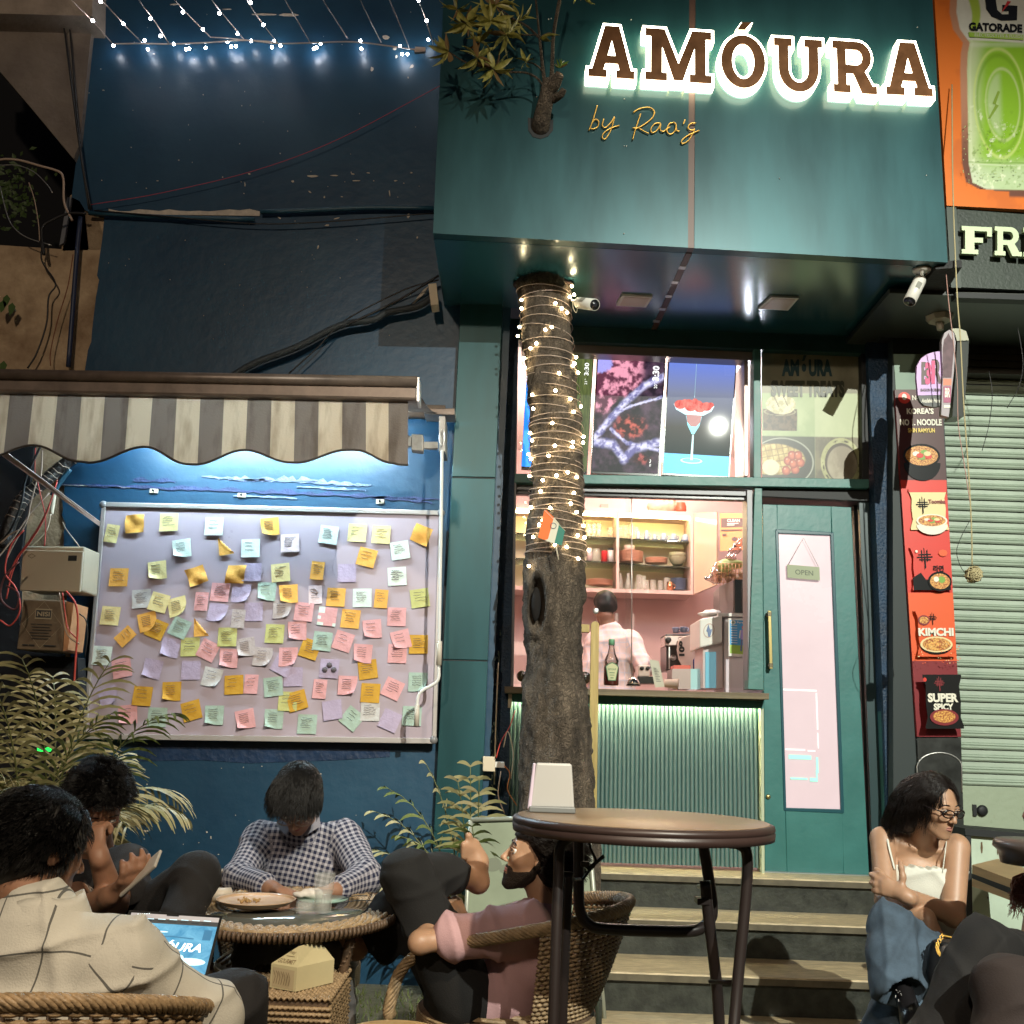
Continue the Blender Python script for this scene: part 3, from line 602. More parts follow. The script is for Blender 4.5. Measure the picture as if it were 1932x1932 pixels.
pp=Print(pq([(1482,1528),(1590,1532),(1569,1006),(1466,1002)],D+.009))
mk=mat('reflection_white',(.75,.7,.7),.3,emit=.38,ecol=(.9,1,.95)); mt=mat('reflection_mint',(.35,.75,.62),.3,emit=.35,ecol=(.4,1,.8))
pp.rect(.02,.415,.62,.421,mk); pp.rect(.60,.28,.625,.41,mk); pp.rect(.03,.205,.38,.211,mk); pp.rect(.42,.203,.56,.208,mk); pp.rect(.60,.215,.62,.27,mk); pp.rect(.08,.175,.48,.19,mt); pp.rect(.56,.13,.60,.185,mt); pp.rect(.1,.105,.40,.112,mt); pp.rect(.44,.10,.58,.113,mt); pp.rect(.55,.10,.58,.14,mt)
pp.build('painted_reflections',dr)  # reflections in the pane, painted as faintly glowing white and mint lines
hnd=MB(); a=U(1452,1152,D-.05); b=U(1455,1262,D-.05)
hnd.quadbox([a+Vector((-.009,0,0)),a+Vector((.009,0,0)),b+Vector((.009,0,0)),b+Vector((-.009,0,0))],(0,.012,0),0)
for c in (a+Vector((0,0,-.02)),b+Vector((0,0,.02))): hnd.quadbox([c+Vector(v) for v in ((-.011,-.001,-.012),(.011,-.001,-.012),(.011,-.001,.012),(-.011,-.001,.012))],(0,.052,0),1)
hnd.build('handle',[mat('brass_grip',(.42,.34,.14),.3,metal=.8),mat('dark_brass',(.12,.10,.06),.4,metal=.7)],dr,.002)
MB().lathe([(.012,0),(.013,.008),(.008,.012)],U(1449,1503,D-.001),14,0,(0,-1,0)).build('lock',MATS['brass_grip'],dr)
os_=empty('open_sign','small pale hanging sign reading OPEN behind the door pane','sign')
P_=pq([(1486,1090),(1547,1095),(1546,1070),(1485,1065)],D-.012)
MB().quadbox(P_,(0,.006,0)).build('board',mat('open_board',(.32,.36,.24),.6),os_)
Print(P_).text('OPEN',.24,.30,.80,.68,mat('open_txt',(.12,.14,.10),.6),.015).build('lettering',os_)
MB().tube(pq([(1487,1066),(1516,1015),(1544,1069)],D-.010),.0015,4).build('cord',mat('cordgrey',(.3,.25,.22),.7),os_)
# door surround, blue wall to its right
ds=empty('door_surround','dark recessed door jamb with a pale teal edge trim','door frame')
def sl_(n,pts,Y,d,m,par): return pslab(n,pts,Y,d,m,par)
sl_('jamb',[(1640,1660),(1672,1660),(1648,920),(1609,920)],5.90,.1,M_black,ds)
sl_('jamb_face',[(1648,1660),(1676,1660),(1650,920),(1620,920)],5.80,.03,mat('jamb_dark',(.018,.045,.05),.4),ds)
sl_('trim',[(1674,1660),(1682,1660),(1653,925),(1646,925)],5.74,.05,M_green,ds)
sl_('threshold',[(1440,1655),(1652,1662),(1652,1653),(1440,1645)],5.78,.08,M_alu,ds)
tag(pslab('shop_side_wall',[(1682,1720),(1733,1720),(1684,640),(1636,640),(1650,925)],5.70,.2,M_bluedk),'smooth dark blue wall strip between the door and the noodle posters','wall')
# ------------------------------------------------------------------ steps
st=empty('shop_steps','dark stone steps with wood look treads up to the shop','steps')
x0=.405; zs_=[.565,.40,.235,.07]; yl=[5.55,5.22,4.85,4.45]; xrr=3.0
for i in range(4):
    yb=5.86 if i==0 else yl[i-1]+.03
    box('tread',(x0,yl[i],zs_[i]-.035),(xrr,yb,zs_[i]),M_tread,st,.006)
    box('nosing',(x0+.002,yl[i]-.005,zs_[i]-.034),(xrr,yl[i]-.0008,zs_[i]-.007),mat('nosing_dark',(.10,.085,.055),.5,var=.25,vs=14),st)
    box('riser',(x0+.01,yl[i]+.02,(zs_[i+1] if i<3 else 0)),(xrr-.01,yl[i]+.06,zs_[i]-.0355),M_stone,st)
box('step_side',(x0-.004,4.5,-.0),(x0+.008,5.8,.20),M_stone,st)
box('step_side',(x0-.004,4.9,.201),(x0+.008,5.8,.36),M_stone,st)
box('step_side',(x0-.004,5.26,.361),(x0+.008,5.8,.525),M_stone,st)
# standing whiteboard beside the steps, pine post
wb=empty('standing_whiteboard','grey green whiteboard standing on the ground behind the pink shirted man','whiteboard')
qb=[(868,1990),(1146,1990),(1108,1540),(888,1547)]
MB().quadbox(pq(qb,4.75),(0,.02,0)).build('board',mat('dull_board',(.25,.29,.21),.35,var=.1,vs=4),wb)
for a,b in ((3,2),(0,3),(1,2)):
    MB().tube(pq([qb[a],qb[b]],4.745),.011,6).build('frame',mat('board_alu',(.34,.36,.30),.4,metal=.3),wb)
sm=Print(pq(qb,4.7495)); sm.ell(.2,.80,.07,.03,mat('smudge',(.17,.19,.14),.5)); sm.ell(.3,.78,.05,.02,MATS['smudge']); sm.build('smudges',wb)
po=empty('pine_frame','upright pine post with a short crossbar behind the tree trunk','post')
p0=U(1123,1172,5.28); p1=U(1128,1960,5.28); w_=.021
mb=MB(); top=[(w_*math.cos(t),w_*math.sin(t)) for t in np.linspace(0,math.pi,8)]
V=[(p0.x+a,5.28,p0.z-w_+b) for a,b in top]+[(p0.x-w_+.004,5.28,.401),(p0.x+w_+.004,5.28,.401)]
mb.quadbox([V[i] for i in range(8)]+[V[8],V[9]],(0,.03,0)).build('upright',M_pine,po,.002)
c0=U(1112,1193,5.29); c1=U(1040,1190,5.29)
MB().quadbox([c0,c1,c1+Vector((0,0,.04)),c0+Vector((0,0,.04))],(0,.03,0)).build('crossbar',M_pine,po,.002)
kn=MB(); c=U(1124,1555,5.278); kn.lathe([(.006,0),(.006,.002)],c,10,0,(0,-1,0)); kn.build('knot',mat('knot',(.16,.10,.04),.6),po)
cable('strip',[U(1122,1500,5.27),U(1120,1535,5.27),U(1124,1600,5.27),U(1122,1640,5.27)],.002,mat('yellow_tape',(.6,.5,.15),.5),po)
# ================================================================== inside the shop
M_pink=mat('pink_wall',(.62,.43,.40),.6,var=.04,vs=3)
M_shelf=mat('shelf_board',(.66,.46,.40),.45)
def S(name,a,b,m): return tag(box(name,a,b,m),kind='structure')
S('back_wall',(-.15,8.32,.5),(2.3,8.42,3.6),M_pink); S('side_wall',(-.25,5.90,.5),(-.15,8.42,3.6),M_pink); S('side_wall',(2.3,6.0,.5),(2.4,8.42,3.6),M_pink)
S('ceiling',(-.25,5.87,3.58),(2.4,8.42,3.64),mat('ceiling_paint',(.75,.66,.62),.6)); S('floor',(-.25,5.87,.45),(2.4,8.42,.56),mat('shop_floor',(.3,.26,.24),.4))
def emat(name,c,s): return mat(name,c,.4,emit=s,ecol=c)
def emitnoise(name,c1,c2,scale,strength,stretch=(1,1,1),thr=(.35,.65),detail=8):
    m=bpy.data.materials.new(name); m.use_nodes=True; nt=m.node_tree; n=nt.nodes; l=nt.links; b=n['Principled BSDF']
    tc=n.new('ShaderNodeTexCoord'); mp=n.new('ShaderNodeMapping'); mp.inputs['Scale'].default_value=stretch
    nz=n.new('ShaderNodeTexNoise'); nz.inputs['Scale'].default_value=scale; nz.inputs['Detail'].default_value=detail; nz.inputs['Roughness'].default_value=.7; nz.inputs['Distortion'].default_value=.6
    rp=n.new('ShaderNodeValToRGB'); rp.color_ramp.elements[0].position=thr[0]; rp.color_ramp.elements[1].position=thr[1]
    rp.color_ramp.elements[0].color=(*c1,1); rp.color_ramp.elements[1].color=(*c2,1)
    l.new(tc.outputs['UV'],mp.inputs[0]); l.new(mp.outputs[0],nz.inputs[0]); l.new(nz.outputs[0],rp.inputs[0]); l.new(rp.outputs[0],b.inputs['Emission Color'])
    b.inputs['Emission Strength'].default_value=strength; b.inputs['Base Color'].default_value=(.01,.01,.01,1); b.inputs['Roughness'].default_value=.5; b.inputs['Specular IOR Level'].default_value=.2
    return m
# ---- menu screens
scr=empty
def screen(q,lab):
    t=empty('menu_screen',lab,'screen','menu screens in the upper window'); P=pq(q,5.93)
    c=sum(P,Vector())/4; MB().quadbox([c+(p-c)*1.035 for p in P],(0,.04,0)).build('bezel',M_blackgl,t); return t,Print([p+Vector((0,-.001,0)) for p in P])
t,p=screen([(984,880),(1010,881),(1024,668),(996,668)],'bright blue menu screen mostly hidden behind the tree trunk')
p.rect(0,0,1,1,emat('sc_blue',(.0,.22,.95),1.0)); p.poly([(0,.75),(.35,.9),(.4,1),(0,1)],emat('sc_white',(.8,.85,1),1.2)); p.build('picture',t)
t,p=screen([(1012,886),(1106,890),(1119,670),(1026,668)],'olive green menu screen half hidden by the tree trunk')
p.rect(0,0,1,1,emitnoise('sc_olive',(.035,.05,.02),(.16,.19,.06),6,1.0,(6,1,1)))
for i,(v0,v1) in enumerate(((.78,.90),)):
    w=emat('sc_txt',(.9,.9,.9),1.2)
def vtext(p,body,u0,v0,u1,v1,m,bold=.0):
    V,F=text_mesh(body,bold); uv=np.stack([u1-(u1-u0)*V[:,1],v0+(v1-v0)*V[:,0]],1); return p.poly(uv,m,F)
vtext(p,'3:30',.84,.82,.93,.93,emat('sc_txt',(.9,.9,.9),1.2),.02); vtext(p,'21°',.86,.74,.91,.79,MATS['sc_txt']); p.build('picture',t)
t,p=screen([(1117,889),(1241,894),(1254,677),(1129,668)],'menu screen showing a purple and pink waterfall landscape')
dark=emitnoise('sc_dark',(.004,.004,.008),(.10,.05,.09),7,1.0,thr=(.4,.75)); pinkt=emitnoise('sc_pink',(.10,.02,.06),(.75,.30,.42),16,1.0,thr=(.35,.7)); sk=emitnoise('sc_sky',(.35,.30,.75),(.6,.55,.95),3,1.0)
wf=emitnoise('sc_fall',(.10,.09,.26),(.65,.62,1.0),9,1.05,(1,3,1),(.35,.6)); redr=emitnoise('sc_red',(.02,.005,.008),(.55,.10,.07),18,1.0,thr=(.4,.7))
def waterfall(u,v):
    n1=fbm(u,v*1.8,5,6,1); n2=fbm(u+3,v*1.8,14,5,2); n3=fbm(u*3-v*2,v*5+u,6,5,3)
    C=mixc((.006,.005,.012),(.10,.055,.095),sst(.35,.75,n1*.6+n2*.4)); sky=sst(.02,.10,v-.60-.55*u+.22*(n1-.5)); C=mixc(C,(.38,.36,.85),sky)
    tree=sst(.0,.06,.24-np.abs(v-.62-.62*u)+.30*(n1-.5))*sst(.75,.6,u)*sst(.44,.55,v); C=mixc(C,mixc((.12,.03,.06),(.85,.34,.46),sst(.38,.66,n2)),tree)
    moss=sst(0,.08,.13-np.hypot((u-.55)*.45,v-.40)+.12*(n1-.5)); C=mixc(C,mixc((.03,.005,.008),(.62,.12,.09),sst(.42,.70,n2)),moss)
    m2=sst(0,.06,.07-np.hypot((u-.75)*.4,v-.12)+.1*(n1-.5)); C=mixc(C,mixc((.03,.005,.008),(.5,.10,.09),sst(.45,.7,n2)),m2)
    def fall(pts,w):
        d=9+0*u; P=np.array(pts)
        for (a,b),(c,e) in zip(P[:-1],P[1:]):
            L=(c-a)**2+(e-b)**2; t=np.clip(((u-a)*(c-a)+(v-b)*(e-b))/L,0,1); d=np.minimum(d,np.hypot(u-a-t*(c-a),(v-b-t*(e-b))*1.6))
        return sst(w,w*.25,d+.05*(n3-.5)+.02*(n2-.5))
    W=np.maximum.reduce([fall([(0,.27),(.2,.42),(.45,.60),(.72,.75),(1,.84)],.075),fall([(.28,.48),(.5,.56),(.8,.62),(1,.66)],.03),fall([(.0,.25),(.3,.23),(.47,.11),(.6,.20),(1,.27)],.085),fall([(.25,.36),(.5,.25),(1,.2)],.035)])
    C=mixc(C,mixc((.16,.15,.38),(.85,.82,1.15),sst(.35,.62,n3*.6+n2*.4)),W*.92); return C
paint('picture',t,[q_+Vector((0,-.0012,0)) for q_ in pq([(1117,889),(1241,894),(1254,677),(1129,668)],5.93)],130,220,waterfall,1.0,.5)
p.h=.003
vtext(p,'3:30',.83,.80,.93,.93,MATS['sc_txt'],.03); vtext(p,'20°',.86,.73,.91,.78,MATS['sc_txt']); vtext(p,'by Rao',.86,.06,.89,.12,MATS['sc_txt']); p.build('picture',t)
t,p=screen([(1251,892),(1374,899),(1388,684),(1263,676)],'menu screen showing strawberries in a stemmed glass on blue')
sg=emat('sc_grey',(.13,.15,.19),1.0)
cols=[(.10,.13,.35),(.12,.14,.26),(.13,.15,.20),(.11,.13,.13),(.075,.08,.085),(.05,.055,.06)]
m=bpy.data.materials.new('sc_grad'); m.use_nodes=True; nt=m.node_tree; b=nt.nodes['Principled BSDF']; tc=nt.nodes.new('ShaderNodeTexCoord'); sx=nt.nodes.new('ShaderNodeSeparateXYZ'); rp=nt.nodes.new('ShaderNodeValToRGB')
nt.links.new(tc.outputs['UV'],sx.inputs[0]); nt.links.new(sx.outputs[1],rp.inputs[0]); nt.links.new(rp.outputs[0],b.inputs['Emission Color']); b.inputs['Emission Strength'].default_value=1.0; b.inputs['Base Color'].default_value=(.01,.01,.01,1); b.inputs['Roughness'].default_value=.5; b.inputs['Specular IOR Level'].default_value=.2
e=rp.color_ramp.elements; e[0].position=.15; e[0].color=(.03,.05,.05,1); e[1].position=1; e[1].color=(.14,.22,.72,1)
for po_,c in ((.4,(.10,.10,.09)),(.7,(.22,.24,.34))): x=e.new(po_); x.color=(*c,1)
p.rect(0,0,1,1,m); p.rect(0,0,1,.17,emat('sc_cyan',(.01,.28,.62),1.1)); gls=emat('sc_glass',(.30,.48,.55),1.0); red=emitnoise('sc_berry',(.55,.03,.03),(.95,.25,.20),10,1.1); 
p.ell(.42,.115,.17,.025,gls); p.ell(.42,.118,.14,.018,emat('sc_glass2',(.03,.30,.5),1.0)); p.poly([(.40,.12),(.44,.12),(.435,.34),(.41,.34)],gls); p.poly([(.33,.42),(.30,.50),(.54,.50),(.51,.42),(.44,.345),(.40,.345)],emat('sc_glass3',(.10,.50,.62),1.0))
p.poly([(.32,.45),(.30,.52),(.54,.52),(.52,.45),(.46,.41),(.38,.41)],emat('sc_maroon',(.20,.03,.04),1.0)); p.poly([(.10,.60),(.14,.55),(.28,.51),(.56,.51),(.68,.55),(.72,.60)],gls)
for a,b_,r in ((.2,.595,.09),(.33,.61,.08),(.46,.60,.09),(.6,.59,.085),(.36,.58,.09),(.5,.575,.09),(.66,.605,.05),(.27,.62,.05),(.42,.635,.04)): p.ell(a,b_,r,r*.45,red,12)
p.rect(.405,.66,.412,.97,gls); p.build('picture',t)
# ---- sweet treats poster
tp=empty('treats_poster','green tinted AMÓURA SWEET TREATS dessert poster over the door','poster')
Q=pq([(1438,910),(1627,915),(1624,657),(1437,657)],5.80); MB().quadbox(Q,(0,.006,0)).build('sheet',mat('poster_grey',(.30,.29,.20),.35),tp)
p=Print(Q); pg=mat('poster_green',(.30,.36,.20),.35,var=.15,vs=4); navy=mat('poster_navy',(.02,.06,.07),.4)
def treats(u,v):
    n1=fbm(u,v,6,5,11); n2=fbm(u,v*1.3,26,5,12); C=mixc((.27,.26,.18),(.20,.19,.13),sst(.3,.7,n1)); ph=sst(.665,.655,v); C=mixc(C,mixc((.34,.40,.22),(.26,.33,.17),sst(.3,.7,n1)),ph); C=mixc(C,(.42,.45,.28),ph*sst(.525,.535,u)*.6)
    lo=sst(.345,.335,v); C=mixc(C,(.04,.05,.03),lo*sst(.535,.525,u)); C=mixc(C,mixc((.16,.14,.08),(.09,.08,.05),sst(.4,.6,n1)),lo*sst(.525,.535,u))
    E=lambda a,b,ra,rb: np.hypot((u-a)/ra,(v-b)/rb)
    C=mixc(C,mixc((.03,.018,.010),(.09,.055,.03),sst(.4,.6,n2)),sst(1.04,.97,np.maximum(np.abs((u-.18)/.17),np.abs((v-.46)/.08))+.06*(n1-.5))); C=mixc(C,(.50,.48,.30),sst(.09,.02,np.abs(E(.18,.52,.17,.03)-.9))*.4)
    C=mixc(C,mixc((.36,.33,.18),(.62,.58,.38),sst(.35,.65,n2)),sst(1.03,.95,E(.19,.575,.15,.075)+.12*(n1-.5))); C=mixc(C,(.05,.03,.015),sst(.30,.15,np.abs(np.sin(u*38+v*20+2*n1)))*sst(1,.85,E(.19,.60,.12,.05))*.8)
    C=mixc(C,(.40,.42,.36),sst(.035,.0,np.abs(E(.20,.15,.31,.175)-1))*.9); C=mixc(C,(.02,.022,.018),sst(1.0,.98,E(.20,.15,.30,.17)))
    wf_=sst(1.04,.95,E(.12,.17,.31,.115)+.12*(n1-.5)); g_=np.maximum(sst(.35,.1,np.abs(np.sin(u*55+v*18))),sst(.35,.1,np.abs(np.sin(v*70-u*10)))); C=mixc(C,mixc(mixc((.34,.24,.08),(.52,.42,.18),sst(.3,.7,n2)),(.16,.09,.03),g_*.8),wf_)
    for a,b in ((.26,.16),(.33,.10),(.38,.15),(.30,.20),(.36,.20),(.24,.09),(.31,.14)): d=E(a,b,.045,.035); C=mixc(C,mixc((.50,.13,.07),(.22,.03,.02),sst(.2,1,d)),sst(1.03,.93,d+.1*(n2-.5))); C=mixc(C,(.7,.5,.4),sst(.3,.1,E(a-.012,b+.012,.03,.024)))
    C=mixc(C,mixc((.45,.43,.30),(.60,.57,.42),n2),sst(1,.9,E(.09,.11,.09,.06)+.2*(n1-.5)))
    d=E(.79,.155,.205,.18); C=mixc(C,mixc((.38,.38,.20),(.30,.30,.14),sst(.4,.6,n1)),sst(1.01,.98,d)); C=mixc(C,(.04,.03,.015),sst(.06,.02,np.abs(d-.88))*sst(.5,.62,n2)); C=mixc(C,(.05,.035,.02),sst(.81,.78,d)); C=mixc(C,mixc((.20,.165,.11),(.32,.28,.20),sst(.35,.7,n1)),sst(.76,.70,E(.80,.145,.205,.18)))
    return C
paint('photo_print',tp,Q,150,200,treats,0,.35); p.h=.003
p.text('AMÓURA',.20,.785,.71,.945,navy,.06); p.text('SWEET TREATS',.09,.63,.83,.755,mat('poster_olv',(.05,.055,.035),.4),.06)
p.build('lettering',tp)
# ---- wall cabinet
cb=empty('wall_cabinet','open wall cabinet with glass shelves and warm light strip','cabinet'); CY=7.95; CB=8.30
def pb(n,x0,y0,x1,y1,Y,d,m,par,b=0): return pbox(n,x0,y0,x1,y1,Y,d,m,par,b)
def bd(n,pts,Y,d,m,par=cb): return pslab(n,pts,Y,d,m,par)
bd('top_board',[(960,957),(1307,974),(1307,966),(960,949)],CY,CB-CY,M_shelf); bd('bottom_board',[(960,1112),(1308,1122),(1308,1115),(960,1105)],CY,CB-CY,M_shelf)
for x in (1163,1303): bd('divider',[(x,1116),(x+5,1116),(x+5,966),(x,965)],CY+.002,CB-CY-.01,M_shelf)
bd('back_board',[(960,1112),(1306,1120),(1306,968),(960,952)],CB-.02,.015,mat('cab_back',(.72,.60,.42),.5))
sg_=glassmat('shelf_glass',(.80,.92,.86),.8,.05,.10)
for (xa,ya,xb,yb_) in ((960,1004,1162,1014),(1168,1015,1303,1021),(960,1052,1162,1060),(1168,1062,1303,1070)):
    bd('glass_shelf',[(xa,ya+2.2),(xb,yb_+2.2),(xb,yb_),(xa,ya)],CY+.03,CB-CY-.06,sg_)
lst=MB(); a=U(960,966,CY+.04); b=U(1301,980,CY+.04); MB().quadbox([a,b,b+Vector((0,0,.018)),a+Vector((0,0,.018))],(0,.015,0)).build('light_strip',mat('led_warm',(1,.9,.6),.5,emit=45,ecol=(1,.82,.34)),cb)
dd=MB().quadbox([U(1309,1121,CY),U(1352,1103,7.55),U(1352,966,7.55),U(1309,968,CY)],(.015,.012,0)).build('side_cabinet_door',mat('door_gloss',(.66,.50,.38),.12,coat=.6),cb)
def at(x,y,Y=8.08): return U(x,y,Y)
shelfY={1:(1015,1021),2:(1062,1070),3:(1112,1116)}
def item(name,lab,cat,prof,x,yb,Y,m,grp=None,k=14,handle=None):
    o=MB(); c=at(x,yb,Y); s=px(Y); o.lathe([(r*s,h*s) for r,h in prof],(0,0,0),k)
    if handle: 
        hx,hz,hr=handle; P=[(hx*s+math.sin(t)*hr*s,0,hz*s+math.cos(t)*hr*s) for t in np.linspace(0,math.pi,7)]; o.tube(P,1.2*s,5)
    ob=o.build(name,m); ob.location=c; return tag(ob,lab,cat,grp)
M_cup=mat('cup_glaze',(.20,.25,.36),.25,coat=.4); M_gl=mat('tumbler',(.85,.80,.70),.15,alpha=.30)
cupp=[(5.6,0),(5.8,1),(5,8),(3.2,11),(0.01,11.3)]
for i,(x,h,r,s) in enumerate([(1204,16,4.6,'left end of the cup row'),(1220,18,5.6,'second from the divider'),(1235,11,5.2,'small third cup from the divider'),(1252,14,7.5,'fourth cup, handle forward'),(1271,14,8.4,'wide fifth cup from the divider'),(1293,14,8.4,'last cup, beside the cabinet door')]):
    item('cup','upside down blue grey cup on the upper glass shelf, '+s,'cup',[(r,0),(r*1.05,1.5),(r*.85,h*.65),(r*.55,h),(0.01,h+.3)],x,1016+(x-1168)*.045,8.08,M_cup,'blue grey cups on the glass shelf',handle=(r*.8,h*.45,3.2))
gp=[(4.2,0),(4.6,6),(5.4,16),(5.4,26)]
gn=0
gno=0
ORD=['first','second','third','fourth','fifth','sixth','seventh','eighth']
for x,h,w in sorted(((1171,25,5),(1181,26,5.5),(1191,27,5),(1200,22,4.5),(1111,24,4.5),(1120,25,4.5),(1130,26,4.5),(1152,18,6))):
    gn+=1; item('tumbler',ORD[gn-1]+' clear glass from the left on the upper glass shelf','glass',[(w*.8,0),(w,h*.3),(w,h)],x,(1016 if x>1165 else 1013),8.14,M_gl,'glasses on the upper glass shelf')
for x,h,w in ((1205,30,5),(1213,28,6),(1219,20,5.5),(1232,21,5.6),(1246,20,5),(1258,26,6)):
    gno+=1; item('tumbler',ORD[gno-1]+' clear tumbler from the left on the bottom cabinet board','glass',[(w*.8,0),(w,h*.3),(w,h)],x,1113+(x-1168)*.03,8.08,M_gl,'tumblers on the bottom board')
for x,s in ((1170,'left'),(1185,'right')):
    item('milk_bottle',f'{s} one of two clear glass milk bottles in the cabinet','bottle',[(5,0),(5.3,14),(3,22),(2.6,30),(3,31)],x,1112,8.05,M_gl,'milk bottles')
M_peach=mat('peach_plate',(.62,.36,.25),.4); M_bplate=mat('blue_plate',(.16,.20,.28),.35); M_bowl=mat('olive_bowl',(.28,.27,.17),.4)
def plates(x,yb,n,r,m,lab,grp,step=2.7,Y=8.08):
    base=None
    for i in range(n):
        o=item('plate',('lowest ' if i==0 else 'topmost ' if i==n-1 else ['','second','third','fourth','fifth','sixth','seventh','eighth'][i]+' from bottom ')+lab,'plate',[(r*.6,0),(r,1.7),(r,2.2),(r*.6,.8),(0.01,.8)],x,yb-i*step,Y,m,grp,k=22)
plates(1190,1062,8,24,M_peach,'peach plate in the tall stack on the middle shelf','peach plates, tall stack')
plates(1238,1064,4,22,M_peach,'peach plate in the low stack beside the bowls','peach plates, low stack')
plates(1131,1105,4,26,M_peach,'cream plate at the left of the cabinet bottom','plates left of the milk bottles')
plates(1280,1114,9,15.5,M_bplate,'slate blue plate in the stack on the bottom board','slate blue plates',2.5)
item('bowl','large olive bowl at the bottom of the pair beside the peach plates','bowl',[(8,0),(13,6),(16.5,14),(16.5,15)],1278,1067,8.08,M_bowl,k=22)
item('bowl','upper olive bowl nested on the larger bowl','bowl',[(14,13),(15.5,19),(16,24)],1278,1067,8.09,M_bowl,k=22)
item('tin','round pale pink tin on the stacked peach plates','tin',[(10.5,0),(10.5,11)],1187,1040,8.08,mat('tin_pink',(.65,.45,.38),.5))
item('jar','jar with lilac lid on the middle glass shelf','jar',[(5.6,0),(5.6,20),(5,20.1),(5,25)],1112,1058,8.08,mat('jar_pale',(.6,.45,.42),.4))
item('jar','clear storage jar between the lilac lid and red can','jar',[(8,0),(8,18),(7,22),(7,24)],1124,1059,8.08,M_gl)
item('can','red coffee can on the middle glass shelf','can',[(6,0),(6,20),(6,21)],1140,1060,8.06,mat('can_red',(.60,.03,.03),.35))
item('tub','white tub with black lid beside the red can','tub',[(6,0),(6,22)],1152,1060,8.06,mat('tub_white',(.7,.66,.62),.4))
item('lid','black lid of the white tub','lid',[(6.4,0),(6.4,3)],1152,1038,8.06,M_black)
item('copper_cup','copper cup in front of the slate blue plates','cup',[(6,0),(6.4,16)],1264,1114,8.03,mat('copper',(.55,.25,.14),.25,metal=.8),handle=(6,8,4))
for n_,pf,m_ in (('spread_jar',[(8,0),(10,3),(10,12),(8,17),(8,19),(0.01,19)],mat('jar_label',(.55,.10,.05),.35)),):
    item(n_,'red and white spread jar on top of the cabinet','jar',pf,1285,967,8.1,m_)
bag=sdf_build('paper_bag',[ell(U(1250,957,8.15),(.13,.08,.055)),ell(U(1255,935,8.15),(.08,.05,.09))],mat('bag_peach',(.70,.42,.30),.6),None,h=.012,k=.05,disp=wob(3,60,.012)); tag(bag,'crumpled peach paper bag on top of the wall cabinet','bag')
bx=pbox('carton',1133,951,1148,967,8.1,.15,mat('carton',(.5,.3,.25),.6)); tag(bx,'small brown carton on the left of the cabinet top','carton')
# ceiling panel lamp inside the shop
lp=MB().quadbox([U(1175,900,7.6),U(1300,905,7.6),U(1300,905,8.2),U(1175,900,8.2)],(0,0,.02)).build('ceiling_lamp',mat('lamp_white',(1,.9,.8),.5,emit=9,ecol=(1,.90,.74))); lp.location.z=0
lp.data.transform(Matrix.Identity(4)); tag(lp,'bright ceiling panel lamp above the wall cabinet','lamp')
for v in lp.data.vertices: v.co.z = 3.54+(0.02 if v.co.z>3.4+9 else 0)+ (v.index//4)*.02
# small spot lamp over the screens
sp=empty('spot_lamp','small bright spot lamp above the strawberry screen','lamp'); c=U(1273,664,6.05)
MB().ball(c,.028,0,10).build('bulb',mat('spot_white',(1,.85,.6),.5,emit=30,ecol=(1,.88,.70)),sp); MB().lathe([(.03,.0),(.045,.05)],c+Vector((0,.0,.01)),12,0).build('shade',M_alu,sp)
# orange notice, microwave, basket
n_=empty('orange_notice','orange CLEAN notice on the shop side wall','notice'); Q=[U(1359,1040,7.3),U(1406,1037,7.0),U(1406,968,7.0),U(1358,968,7.3)]
MB().quadbox(Q,(0,.006,0)).build('sheet',mat('notice_orange',(.75,.30,.14),.6),n_); p=Print(Q); dk=mat('notice_dark',(.10,.07,.08),.5); wt=mat('notice_white',(.8,.7,.65),.5)
p.rect(.05,.62,.95,.86,dk); p.text('CLEAN',.3,.76,.8,.84,wt,.03); p.rect(.3,.71,.75,.73,wt); p.rect(.3,.67,.6,.69,wt); p.rect(.05,.52,.9,.56,dk); p.ell(.6,.3,.12,.06,dk,8); p.ell(.2,.42,.1,.03,dk,8); p.build('print',n_)
mw=empty('microwave','black microwave oven high on the right of the counter room','microwave'); 
MB().quadbox([U(1357,1158,6.6),U(1384,1158,6.35),U(1384,1094,6.35),U(1357,1106,6.6)],(.02,.3,0)).build('side',mat('mw_grey',(.16,.14,.14),.3),mw,.004)
MB().quadbox([U(1386,1156,6.33),U(1425,1158,6.33),U(1425,1093,6.33),U(1386,1093,6.33)],(0,.3,0)).build('door',M_blackgl,mw,.004); pbox('window',1399,1100,1420,1152,6.325,.01,mat('mw_win',(.02,.02,.022),.08),mw)
sh=MB().quadbox([U(1355,1162,6.3),U(1430,1164,6.3),U(1430,1158,6.3),U(1355,1156,6.3)],(0,.35,0)).build('shelf_board',M_white); tag(sh,'narrow white board the microwave stands on','shelf')
bk=empty('wire_basket','orange wire basket of eggs and greens on the microwave','basket'); a0=U(1354,1098,6.45); wi=U(1408,1098,6.45).x-a0.x; hh=.12
wm=mat('basket_wire',(.55,.26,.10),.4)
mb=MB()
for i in range(9): x=a0.x+wi*i/8; mb.tube([(x,6.45,a0.z),(x,6.44,a0.z+hh)],.0022,4)
for i in range(5): z=a0.z+hh*i/4; mb.tube([(a0.x,6.45,z),(a0.x+wi,6.45,z)],.0022,4)
for i in range(9): x=a0.x+wi*i/8; mb.tube([(x,6.60,a0.z),(x,6.61,a0.z+hh)],.0022,4)
mb.build('wires',wm,bk)['kind']='stuff'
